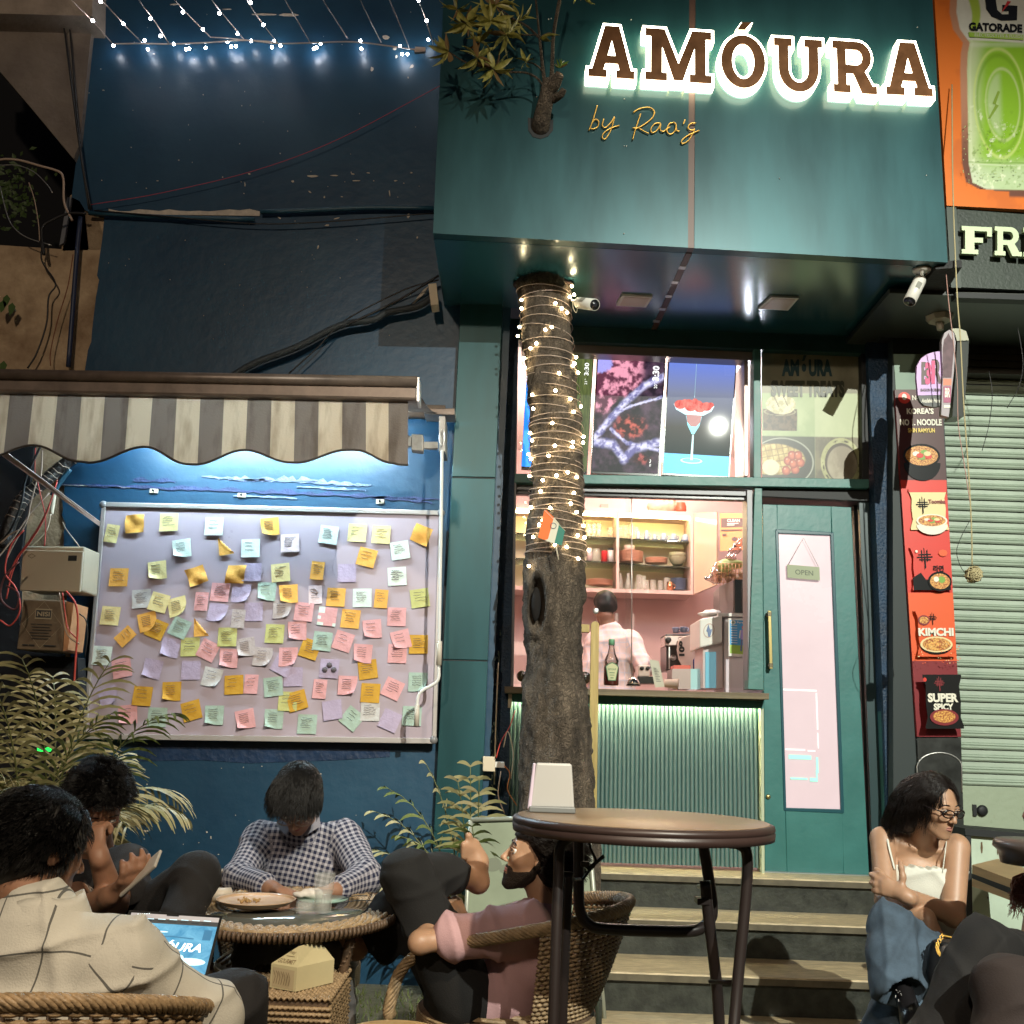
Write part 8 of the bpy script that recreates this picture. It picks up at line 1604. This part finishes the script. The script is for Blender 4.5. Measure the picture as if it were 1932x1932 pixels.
# ---------- P2: man with phone
p2=person('man in a black t-shirt looking at a phone with his hand on his mouth')
c=A_(184,1520,3.22); R=basis((.50,-.62,-.60),(.15,-.35,1)); s=.93; T=TT(c,R,s); hp,hs,_=head_prims(c,R,s)
nb=A_(180,1605,3.36); sA=A_(128,1640,3.40); sB=A_(236,1640,3.33); eA=A_(214,1706,3.14); wA=A_(186,1612,3.06); eB=A_(150,1718,3.18); wB=A_(212,1688,3.02)
ph=A_(266,1648,2.99)
hA=hand(wA,A_(181,1583,3.08)-wA,(.2,1,0),1,(.9,1.0,1.1,1.2),.95,(.7,.6,.2)); hB=hand(wB,A_(250,1655,2.985)-wB,(.1,.0,1) if False else (-.35,.25,.9),-1,(.42,.5,.55,.6),1.0,(.45,.7,.55))
sdf_build('body',hp+[cap(nb,T((0,-.02,-.07)),.054,.052),cap(nb,A_(190,1760,3.45),.05,.06),cap(sA,sB,.045,.045),cap(sB,eA,.042,.040),cap(eA,wA,.041,.027),cap(sA,eB,.042,.040),cap(eB,wB,.040,.027)]+hA+hB,M_skin,p2,h=.0055,k=.012,sub=hs)
face_bits(T,R,s,p2,closed=True)
tor=[ell(A_(186,1700,3.42),(.175,.115,.15)),ell(A_(190,1780,3.44),(.17,.13,.14)),cap(sA,sB,.062,.062),cap(sB,sB+(eA-sB)*.50,.060,.064),cap(sA,sA+(eB-sA)*.45,.060,.062)]
M_blk=cloth('black_tee',(.022,.020,.021),rough=.9)
sdf_build('tshirt',tor,M_blk,p2,h=.0065,k=.04,disp=cloth_disp(12,.006,.003))
Q=[A_(140,1672,3.275),A_(182,1686,3.255),A_(184,1664,3.255),A_(142,1650,3.275)]; Print(Q,nrm=np.array((-.1,-1,.1)),start=.004).text('EAR PIONEER',0,0,1,.55,mat('tee_print',(.45,.40,.35),.8),.02,arc=-1.6).build('tshirt_print',p2)
hp_,kn,an=A_(205,1790,3.42),A_(368,1655,3.22),A_(330,1760,3.05)
sdf_build('trousers',[cap(hp_,kn,.095,.070),cap(kn,an,.068,.060),cap(A_(170,1790,3.4),A_(235,1800,3.0),.095,.075),cap(A_(235,1800,3.0),A_(300,1900,3.0),.07,.06),ell(A_(190,1800,3.45),(.18,.14,.10))],cloth('black_trousers2',(.010,.009,.0095),rough=.85),p2,h=.007,k=.03,disp=cloth_disp(15,.007,.0035,16,50))
sdf_build('shoe',[cap(A_(330,1775,3.06),A_(372,1712,3.12),.020,.024)],mat('sneaker_cream',(.5,.42,.32),.6),p2,h=.006)
phn=empty('phone','pale phone held up by the man in the black t-shirt','phone'); pd=norm(A_(287,1627,2.96)-A_(243,1665,2.99)); pu=norm(np.cross(pd,(0.3,-1,.4))); L_=.072; wv_=np.array(norm((.25,.6,.75))); wv_=norm(wv_-pd*np.dot(wv_,pd)); nn=np.cross(pd,wv_)
q=[ph-pd*L_-wv_*.035,ph+pd*L_-wv_*.035,ph+pd*L_+wv_*.035,ph-pd*L_+wv_*.035]; MB().quadbox([Vector(x-nn*.004) for x in q],Vector(nn*.009)).build('case',mat('phone_case',(.46,.42,.36),.35),phn,.003)
hairp=[ell(T((0,-.014,.038)),np.array((.083,.103,.094))*s,R)]
sdf_build('hair',hairp,M_hair,p2,h=.005,k=.03,disp=shp(14,.006,60),clip=hclip(T,lambda L:np.maximum(-(L[...,2]-(.012+.55*np.maximum(0,L[...,1]+.02))),0*L[...,0]-.1)))
strands('hair_strands',p2,T,s,6000,M_hair,lambda q,c_,t:np.array((q[0]*3+c_[0]*.9,.35+c_[1]*.8,.45-t*1.2+c_[2]*.6)),.036,.0028,.028,.001,.0009,3,lambda p,u:p[2]>.022+.5*max(0,p[1]),12,.06,110,1.0)
# ---------- P3: checked shirt man bent over table
p3=person('man in a navy gingham shirt bent over the table writing')
c=A_(563,1507,3.90); R=basis((.0,-.60,-.80),(0,-.8,.6)); s=1.0; T=TT(c,R,s); hp,hs,_=head_prims(c,R,s)
nb=A_(568,1562,4.08); sA=A_(492,1585,4.12); sB=A_(648,1583,4.12); eA=A_(450,1655,3.92); eB=A_(690,1657,3.93); wA=A_(512,1677,3.72); wB=A_(632,1680,3.74)
sdf_build('body',hp+[cap(nb,T((0,-.03,-.06)),.056,.052),cap(nb,A_(568,1760,4.18),.05,.06),cap(sA,sB,.045,.045),cap(sA,eA,.042,.04),cap(eA,wA,.04,.028),cap(sB,eB,.042,.04),cap(eB,wB,.04,.028)]+hand(wA,A_(545,1684,3.66)-wA,(0,-.2,-1),1,(.5,.55,.6,.6),.95)+hand(wB,A_(600,1684,3.70)-wB,(0,-.2,-1),-1,(.3,.35,.4,.5),.95),M_skin,p3,h=.006,k=.012,sub=hs)
face_bits(T,R,s,p3,closed=True)
tor=[ell(A_(568,1625,4.14),(.195,.115,.125)),ell(A_(570,1700,4.16),(.165,.115,.14)),cap(sA,sB,.064,.064),cap(sA,eA,.066,.056),cap(eA,wA+(eA-wA)*.18,.056,.043),cap(sB,eB,.066,.056),cap(eB,wB+(eB-wB)*.18,.056,.043),cap(nb,nb+np.array((0,-.01,.02)),.07,.062)]
sdf_build('shirt',tor,cloth('gingham_shirt',(.40,.38,.42),(.010,.014,.045),.021,.55,'gingham'),p3,h=.0055,k=.035,disp=cloth_disp(22,.0065,.003),uvprims=tor,nplan=3)
co=MB(); 
for sg_2 in (-1,1):
    b0=T((sg_2*.02,-.0,-.10)); co.add([nb+np.array((sg_2*.015,-.065,.03)),nb+np.array((sg_2*.07,-.03,.055)),nb+np.array((sg_2*.085,-.06,.015)),nb+np.array((sg_2*.035,-.10,-.02))],[[0,1,2,3]])
co.build('collar',cloth('gingham_collar',(.25,.24,.28)),p3)
sdf_build('trousers',[cap(A_(535,1790,4.1),A_(485,1800,3.62),.09,.075),cap(A_(485,1800,3.62),A_(480,1940,3.7),.07,.065),cap(A_(600,1790,4.1),A_(625,1790,3.66),.09,.075),cap(A_(625,1790,3.66),A_(640,1940,3.7),.07,.06)],cloth('grey_trousers',(.17,.155,.15)),p3,h=.008,k=.03,disp=cloth_disp(25,.005,.002))
gf=MB(); fl=mat('clear_frame',(.42,.30,.24),.25)
for x in (-.032,.032): gf.tube([T((x+.025*math.cos(t),.103-.10*abs(x+.025*math.cos(t))**1.3*1.0,.002+.018*math.sin(t))) for t in np.linspace(0,6.283,20,endpoint=False)],.0020,5,closed=True)
gf.tube([T((-.008,.104,.006)),T((.008,.104,.006))],.002,4)
for x in (-1,1): gf.tube([T((x*.057,.094,.006)),T((x*.074,.05,.006)),T((x*.078,-.01,.004))],.0018,4)
gf.build('glasses',fl,p3)
hairp=[ell(T((0,-.014,.036)),np.array((.083,.103,.093))*s,R)]
sdf_build('hair',hairp,M_hair,p3,h=.005,k=.03,disp=shp(24,.003,60),clip=hclip(T,lambda L:np.maximum(-(L[...,2]-(-.03+.95*np.maximum(0,L[...,1]+.03))),-1+0*L[...,0])))
strands('hair_strands',p3,T,s,8000,M_hair,lambda q,c_,t:np.array((q[0]*2+.15+c_[0]*.15,.9+c_[1]*.15,.15-t*.8)),.050,.0012,.08,.003,.0009,5,lambda p,u:p[2]>-.045+.9*max(0,p[1]+.02),12,.12,60,1.02)
# ---------- P4: reclining man in pink shirt
p4=person('bearded man in a dusty pink shirt leaning back with one bare foot up')
c=A_(1013,1617,3.5); R=basis((-1,-.07,.22),(.14,0,1)); s=1.0; T=TT(c,R,s); hp,hs,_=head_prims(c,R,s)
nb=A_(1042,1728,3.50); sN=A_(985,1752,3.29); sF=A_(1035,1756,3.68); eN=A_(792,1778,3.20); wN=A_(846,1722,3.42)
hipN=A_(880,1885,3.36); knN=A_(768,1650,3.32); anN=A_(884,1655,3.52); hipF=A_(880,1890,3.58); knF=A_(765,1712,3.52); anF=A_(690,1762,3.52)
heel=A_(902,1664,3.55); toe=A_(884,1590,3.53)
foot=[cap(anN,heel,.036,.036),cap(heel,A_(900,1625,3.54),.036,.036),cap(A_(900,1625,3.54),A_(890,1598,3.53),.036,.030)]
foot.append(cap(A_(890,1600,3.52),A_(884,1577,3.50),.0135,.0125))
for i in range(4):
    y0=1592+8.5*i; foot.append(cap(A_(888,y0+5,3.51+.004*i),A_(874.5-.6*i,y0,3.49+.004*i),.0100-.0006*i,.0088-.0006*i))
foot2=[cap(anF,A_(672,1790,3.5),.036,.034),cap(A_(672,1790,3.5),A_(655,1765,3.44),.034,.028)]
sdf_build('body',hp+[cap(nb,T((.0,-.03,-.07)),.058,.056),cap(nb,A_(925,1865,3.48),.05,.06),cap(sN,sF,.05,.05),cap(sN,eN,.044,.031),cap(eN,wN,.034,.027),cap(hipN,knN,.06,.05),cap(knN,anN,.045,.033),cap(hipF,knF,.06,.05),cap(knF,anF,.045,.034)]+foot+foot2+hand(wN,A_(876,1702,3.52)-wN,(0,1,-.2),1,(.5,.5,.6,.6),.95),M_skin2,p4,h=.0055,k=.012,sub=hs)
face_bits(T,R,s,p4,skin=M_skin2)
tor=[ell(A_(1000,1800,3.49),(.15,.21,.15)),ell(A_(935,1868,3.48),(.16,.19,.12)),ell(A_(905,1890,3.46),(.13,.17,.08)),cap(sN,sF,.072,.072),cap(sN,sN+(eN-sN)*.68,.070,.064),cap(sF,sF+np.array((-.1,.05,-.1)),.07,.06),cap(nb,nb+np.array((.0,0,.015)),.066,.058)]
sdf_build('shirt',tor,cloth('pink_shirt',(.50,.30,.31),rough=.9),p4,h=.006,k=.035,disp=cloth_disp(31,.0065,.003,15,48))
M_lin=cloth('black_linen',(.007,.0065,.0065),rough=.9)
sdf_build('trousers',[cap(hipN,knN,.10,.070),cap(knN,anN+(knN-anN)*.30,.068,.058),cap(hipF,knF,.10,.075),cap(knF,A_(712,1760,3.52),.075,.060),ell(A_(890,1890,3.47),(.15,.18,.11)),cap(A_(722,1735,3.52),A_(728,1800,3.5),.05,.030)],M_lin,p4,h=.007,k=.03,disp=cloth_disp(35,.008,.004,14,45))
hairp=[ell(T((0,-.014,.036)),np.array((.084,.105,.095))*s,R),ell(T((0,-.055,-.025)),np.array((.072,.055,.070))*s,R)]
sdf_build('hair',hairp,M_hairb,p4,h=.005,k=.03,disp=shp(34,.005,55),clip=hclip(T,lambda L:np.maximum(np.minimum(L[...,1]-.070,np.where(L[...,2]<.045,.5,-.5))+0*L[...,0],np.where(L[...,2]<.045,L[...,1]-.002-1.0*np.maximum(0,L[...,2]-.0),-.2))))
strands('hair_strands',p4,T,s,7000,M_hairb,lambda q,c_,t:np.array((q[0]*2+c_[0]*.35,-.75+c_[1]*.35,.05-t*.9+c_[2]*.3)),.060,.0024,.045,.002,.0009,7,lambda p,u:(p[2]>.040+.3*max(0,p[1]) or (p[1]<.0+max(0,p[2]) and p[2]>-.09)),12,.2,70,1.03)
# short beard hugging the lower face
def bclip(L):
    x,y,z=np.abs(L[...,0]),L[...,1],L[...,2]; zl=np.where(y>.02,-.044-.30*(y-.02),-.044+(.02-y)*2.0)
    f=np.maximum(z-zl,-(y+.010)); m=np.maximum.reduce([x-.029,np.abs(z+.0500)-.0055,.06-y]); k=np.maximum.reduce([np.abs(x-.029)-.008,z+.047,.05-y]); f=np.minimum(np.minimum(f,m),k)
    lip=np.maximum.reduce([x-.021,np.abs(z+.0620)-.0085,.06-y]); return np.maximum(f,-lip)
bp_=[]
for p_ in hp:
    if p_[0]=='k': bp_.append(p_)
    elif p_[0]=='c': bp_.append(('c',p_[1],p_[2],p_[3]+.0026,p_[4]+.0026))
    else: bp_.append(('e',p_[1],p_[2]+.0026,p_[3]))
sdf_build('beard',bp_,mat('beard_hair',(.010,.006,.004),.8,col2=(.030,.017,.011),vs=160,bump=.8,bs=320),p4,h=.0032,k=.014,disp=wob(91,240,.0014),clip=hclip(T,bclip))
# ---------- P5: woman
p5=person('woman in glasses and a white camisole sitting with folded arms')
c=A_(1762,1520,3.86); R=basis((.40,-.86,-.24),(.08,-.15,1)); s=.93; T=TT(c,R,s); hp,hs,_=head_prims(c,R,s,True)
nb=A_(1738,1592,3.97); sR=A_(1665,1584,3.99); sL=A_(1805,1598,3.93); eR=A_(1672,1700,3.86); wR=A_(1752,1736,3.70); eL=A_(1798,1727,3.84); wL=A_(1708,1690,3.72)
body=[cap(nb,T((0,-.02,-.07)),.043,.045),cap(A_(1738,1602,3.98),A_(1700,1597,3.99),.043,.045),cap(A_(1738,1602,3.98),A_(1780,1604,3.95),.043,.043),cap(sR,A_(1738,1606,3.98),.042,.048),cap(sL,A_(1738,1604,3.98),.040,.05),ell(A_(1738,1655,4.0),(.140,.085,.13)),ell(A_(1745,1740,4.05),(.125,.09,.12)),cap(sR,eR,.045,.038),cap(eR,wR,.037,.026),cap(sL,eL,.047,.040),cap(eL,wL,.039,.027),cap(A_(1700,1592,3.95),A_(1728,1602,3.93),.008,.010),cap(A_(1776,1604,3.91),A_(1748,1605,3.92),.008,.010)]
hR=hand(wR,A_(1768,1800,3.66)-wR,(-.2,.9,0),1,(.25,.3,.4,.5),.90,(.5,.8,.2)); hL=hand(wL,A_(1668,1670,3.76)-wL,(.1,1,0),-1,(.30,.34,.38,.42),.92,(1.0,.25,-.05),.16)
sdf_build('body',hp+body+hR+hL,M_skin2,p5,h=.005,k=.012,sub=hs)
face_bits(T,R,s,p5,skin=M_skin2,lip=mat('lips_rose',(.33,.13,.10),.5))
gf=MB(); 
for x in (-.032,.032): gf.tube([T((x+.025*math.cos(t),.108-.9*abs(x+.025*math.cos(t))**2*4,.000+.0155*math.sin(t)*(1 if math.sin(t)>0 else .9))) for t in np.linspace(0,6.283,22,endpoint=False)],.0025,5,closed=True)
gf.tube([T((-.008,.106,.004)),T((.008,.106,.004))],.0025,4)
for x in (-1,1): gf.tube([T((x*.057,.094,.006)),T((x*.076,.05,.008)),T((x*.080,-.005,.006))],.0024,4)
gf.build('glasses',mat('glasses_dark',(.015,.010,.010),.2),p5)
zt5=U(1738,1636,3.9).z
wtop=[ell(A_(1738,1655,3.975),(.152,.106,.14)),ell(A_(1746,1745,4.04),(.140,.105,.14)),ell(A_(1752,1790,4.05),(.145,.11,.08))]
sdf_build('camisole',wtop,cloth('white_cotton',(.66,.66,.58),rough=.8,var=.03),p5,h=.005,k=.03,disp=cloth_disp(41,.005,.0035,18,60,(1.6,1.6,.5)),clip=lambda X:(X[...,2]-zt5-.004*np.sin(X[...,0]*230)-.003*np.sin(X[...,0]*90)))
for a,b,cc in (((1688,1640,3.880),(1676,1592,3.925),(1672,1562,4.00)),((1778,1646,3.868),(1784,1600,3.885),(1786,1576,3.96))): MB().tube(catmull([A_(*a),A_(*b),A_(*cc)],6),.0042,5,flat=.5).build('strap',MATS['white_cotton'],p5)
hN=A_(1768,1838,3.98); kN=A_(1680,1742,3.60); aN=A_(1690,1868,3.50)
jn=cloth('denim',(.060,.090,.125),rough=.9,var=.35); jn2=jn
sdf_build('jeans',[cap(hN,kN,.088,.066),cap(kN,A_(1684,1800,3.55),.066,.076),cap(A_(1684,1800,3.55),A_(1690,1850,3.52),.076,.084),ell(A_(1755,1842,4.04),(.165,.13,.095)),cap(A_(1740,1842,4.0),A_(1735,1800,3.66),.09,.075),cap(A_(1735,1800,3.66),A_(1668,1985,3.72),.08,.095)],jn,p5,h=.006,k=.025,disp=cloth_disp(45,.006,.003),sub=[cap(A_(1712,1882,3.46),A_(1700,1930,3.46),.062,.09)])
sdf_build('shoe',[cap(A_(1706,1872,3.50),A_(1722,1925,3.42),.030,.034),cap(A_(1722,1925,3.42),A_(1728,1960,3.38),.034,.03)],mat('black_satin',(.010,.009,.010),.3),p5,h=.005,k=.02)
be=MB(); q0=random.Random(3)
for i in range(26): be.ball(A_(1692+q0.uniform(-6,14)+i*.5,1868+i*2.3,3.455),.0022,0,5)
be.build('shoe_beads',M_alu,p5)['kind']='stuff'
# hair: parted shoulder length waves
hairp=[ell(T((0,-.014,.035)),np.array((.083,.103,.092))*s,R),cap(T((-.060,-.035,.03)),T((-.068,-.045,-.080)),.028,.018),cap(T((.060,-.035,.03)),T((.068,-.045,-.080)),.028,.018),cap(T((-.030,-.075,.0)),T((-.040,-.085,-.10)),.045,.035),cap(T((.030,-.075,.0)),T((.035,-.08,-.10)),.045,.035),]
sdf_build('hair',hairp,M_hairb,p5,h=.005,k=.03,disp=shp(44,.004,50),clip=hclip(T,lambda L:np.where(L[...,2]<.060,L[...,1]-.008+.0*L[...,0],L[...,1]-(.008+2.0*(L[...,2]-.060)))))
strands('hair_strands',p5,T,s,7500,M_hairb,lambda q,c_,t:np.array((np.sign(q[0]-.005)*(0.22 if t<.22 else -.16)+(np.sign(q[0])*.5 if t>.88 else 0),-.25+c_[1]*.18+(.2 if t>.85 else 0),-.25-.9*min(1,t*2.2)+(.5 if t>.88 else 0))),.180,.0026,.080,-.002,.0008,9,lambda p,u:p[1]<.022+1.0*(p[2]-.05) and p[2]>-.06,16,.04,120,1.0)
ec=MB(); ec.ball(T((-.077,.002,-.036)),.004,0,8); ec.build('earring',M_gold,p5)
hb=empty('handbag','black handbag with a chain beside the seated woman','bag')
sdf_build('bag_body',[ell(A_(1800,1815,3.55),(.085,.05,.10)),ell(A_(1790,1850,3.55),(.07,.05,.06))],mat('bag_leather',(.010,.010,.011),.35),hb,h=.007,k=.03,clip=lambda X:np.maximum(X[...,2]-A_(1800,1775,3.55)[2],-1))
chn=MB()
cp_=catmull([A_(1778,1765,3.48),A_(1768,1785,3.48),A_(1772,1800,3.48)],6)
for i,p_ in enumerate(cp_): chn.tube([p_+np.array((.005*math.cos(t)*(1 if i%2 else .3),.003*math.sin(t),.006*math.sin(t))) for t in np.linspace(0,6.283,8,endpoint=False)],.0014,4,closed=True)
chn.tube(catmull([A_(1778,1765,3.49),A_(1800,1770,3.47),A_(1830,1782,3.47)],5),.003,5); chn.build('chain',M_gold,hb); 
sc_=empty('metal_chair','thin legged black chair under the seated woman','chair'); MB().quadbox([A_(1665,1850,3.8),A_(1830,1850,3.8),A_(1840,1850,4.2),A_(1690,1850,4.2)],(0,0,-.03)).build('seat',M_black,sc_)
for a,b in (((1738,1855,3.9),(1744,2010,3.9)),((1760,1855,4.1),(1768,1990,4.1)),((1825,1855,3.9),(1832,2010,3.9)),((1690,1855,4.1),(1690,1990,4.1))): MB().tube([A_(*a),A_(*b)],.007,6).build('leg',M_leg,sc_)
# ---------- P6: red haired person at the right edge
p6=person('red haired person in dark trousers cut off by the right edge')
c=A_(1990,1575,3.85); R=basis((-.75,.3,-.3)); s=1.0; T=TT(c,R,s); hp,hs,_=head_prims(c,R,s,True)
nb=A_(2015,1650,3.9); sN=A_(1968,1690,3.72); eN=A_(1950,1785,3.55); wN=A_(1908,1803,3.30)
sdf_build('body',hp+[cap(nb,T((0,-.02,-.07)),.05,.05),cap(nb,A_(2025,1840,3.9),.06,.06),cap(sN,nb,.05,.05),cap(sN,eN,.050,.042),cap(eN,wN,.040,.028)]+hand(wN,A_(1880,1805,3.15)-wN,(0,0,-1),1,(.3,.35,.4,.5),.9),M_skin,p6,h=.007,k=.018,sub=hs)
face_bits(T,R,s,p6)
sdf_build('top',[ell(A_(2025,1730,3.9),(.16,.12,.17)),ell(A_(2025,1820,3.9),(.15,.12,.15))],cloth('dark_top',(.03,.012,.012)),p6,h=.008,k=.03)
hr6=[ell(T((0,-.014,.036)),np.array((.084,.105,.095))*s,R),cap(T((-.03,-.05,.0)),A_(1992,1650,3.75),.07,.045),cap(A_(1992,1650,3.75),A_(1962,1690,3.60),.045,.02)]
q6=random.Random(5); ht6=MB()
for i in range(170):
    a=A_(1985+q6.uniform(-16,20),1640+q6.uniform(-8,14),3.62+q6.uniform(-.04,.05)); b_=A_(1928+q6.uniform(-18,30),1668+q6.uniform(-14,22),3.55+q6.uniform(-.03,.03)); e_=A_(1906+q6.uniform(-6,40),1706+q6.uniform(-24,30),3.52+q6.uniform(-.03,.03)); ht6.tube(catmull([a,b_,e_],4),[.0022]*6+[.0016,.0012,.0006],4)
ht6.build('loose_hair',M_hairr,p6)['kind']='stuff'
sdf_build('hair',hr6,M_hairr,p6,h=.006,k=.02,disp=shp(61,.005,60,),clip=hclip(T,lambda L:np.where(L[...,2]<.05,L[...,1]-.01,L[...,1]-.075)))
M_dk6=cloth('dark_trousers',(.009,.0075,.007),rough=.85); M_br6=cloth('brown_trousers',(.030,.019,.016),rough=.85)
def drop(p,z): q=np.array(p); q[2]=z; return q
k1=A_(1862,1795,2.80); f1=drop(A_(1770,1985,2.75),.12); k2=A_(1905,1868,2.60); f2=drop(A_(1900,2030,2.5),.10)
sdf_build('trousers',[cap(A_(2020,1860,3.75),k1,.11,.072),cap(k1,A_(1770,1985,2.75),.072,.08),cap(A_(1770,1985,2.75),f1,.08,.07),ell(A_(2025,1865,3.85),(.17,.16,.10))],M_dk6,p6,h=.007,k=.03,disp=cloth_disp(62,.006,.003))
sdf_build('knee_trousers',[cap(A_(2060,1900,3.7),k2,.11,.078),cap(k2,A_(1900,2030,2.55),.076,.07),cap(A_(1900,2030,2.55),f2,.07,.065)],M_br6,p6,h=.008,k=.03,disp=cloth_disp(64,.006,.003))
for f_ in (f1,f2): sdf_build('shoe',[cap(f_+np.array((0,0,-.07)),f_+np.array((-.05,-.16,-.08)),.045,.036)],M_black,p6,h=.007)
ch6=empty('metal_chair','dark chair under the red haired person at the right edge','chair'); q_=A_(2025,1900,3.85); MB().lathe([(.2,q_[2]-.06),(.2,q_[2]-.03),(.001,q_[2]-.03)],(q_[0],q_[1],0),20).build('seat',M_black,ch6)
for a_,b2 in ((-.15,-.15),(.15,-.15),(-.15,.15),(.15,.15)): MB().tube([(q_[0]+a_,q_[1]+b2,q_[2]-.05),(q_[0]+a_*1.15,q_[1]+b2*1.15,0)],.012,6).build('leg',M_leg,ch6)
# ---------- P7: man working inside the shop
p7=person('shopkeeper seen from behind in a pale checked shirt inside the shop')
c=A_(1141,1148,7.45); R=basis((-.25,.95,-.25)); s=1.0; T=TT(c,R,s); hp,hs,_=head_prims(c,R,s)
nb=A_(1150,1192,7.42); sL=A_(1122,1212,7.4); sR=A_(1189,1210,7.4); eR=A_(1216,1258,7.3); wR=A_(1199,1240,7.6)
sdf_build('body',hp+[cap(nb,T((0,-.02,-.07)),.055,.055),cap(nb,A_(1150,1400,7.5),.06,.06),cap(sL,sR,.05,.05),cap(sR,eR,.045,.04),cap(eR,wR,.04,.03),cap(sL,A_(1108,1270,7.35),.045,.04)],M_skind,p7,h=.01,k=.02,sub=hs)
tor=[ell(A_(1152,1235,7.45),(.185,.12,.20)),ell(A_(1152,1300,7.45),(.175,.12,.28)),cap(sL,sR,.066,.066),cap(sR,eR,.066,.056),cap(eR,wR,.055,.05),cap(sL,A_(1108,1270,7.35),.066,.056),cap(nb,nb+np.array((0,0,.02)),.075,.066)]
sdf_build('shirt',tor,cloth('pale_check_shirt',(.62,.44,.42),(.52,.44,.50),.055,.16,'window'),p7,h=.009,k=.04,disp=cloth_disp(71,.007,.003),uvprims=tor)
hairp=[ell(T((0,-.018,.050)),np.array((.081,.100,.080))*s,R),ell(T((0,-.050,.0)),np.array((.076,.056,.062))*s,R)]
sdf_build('hair',hairp,M_hair,p7,h=.007,k=.03,disp=shp(74,.004,70),clip=hclip(T,lambda L:np.maximum(L[...,1]-.04,-(L[...,2]+.05))))
tg=sdf_build('red_tongs',[cap(A_(1196,1232,7.7),A_(1204,1262,7.7),.03,.012)],MATS['can_red'],None,h=.01); tag(tg,'red utensil beside the shopkeeper','utensil')
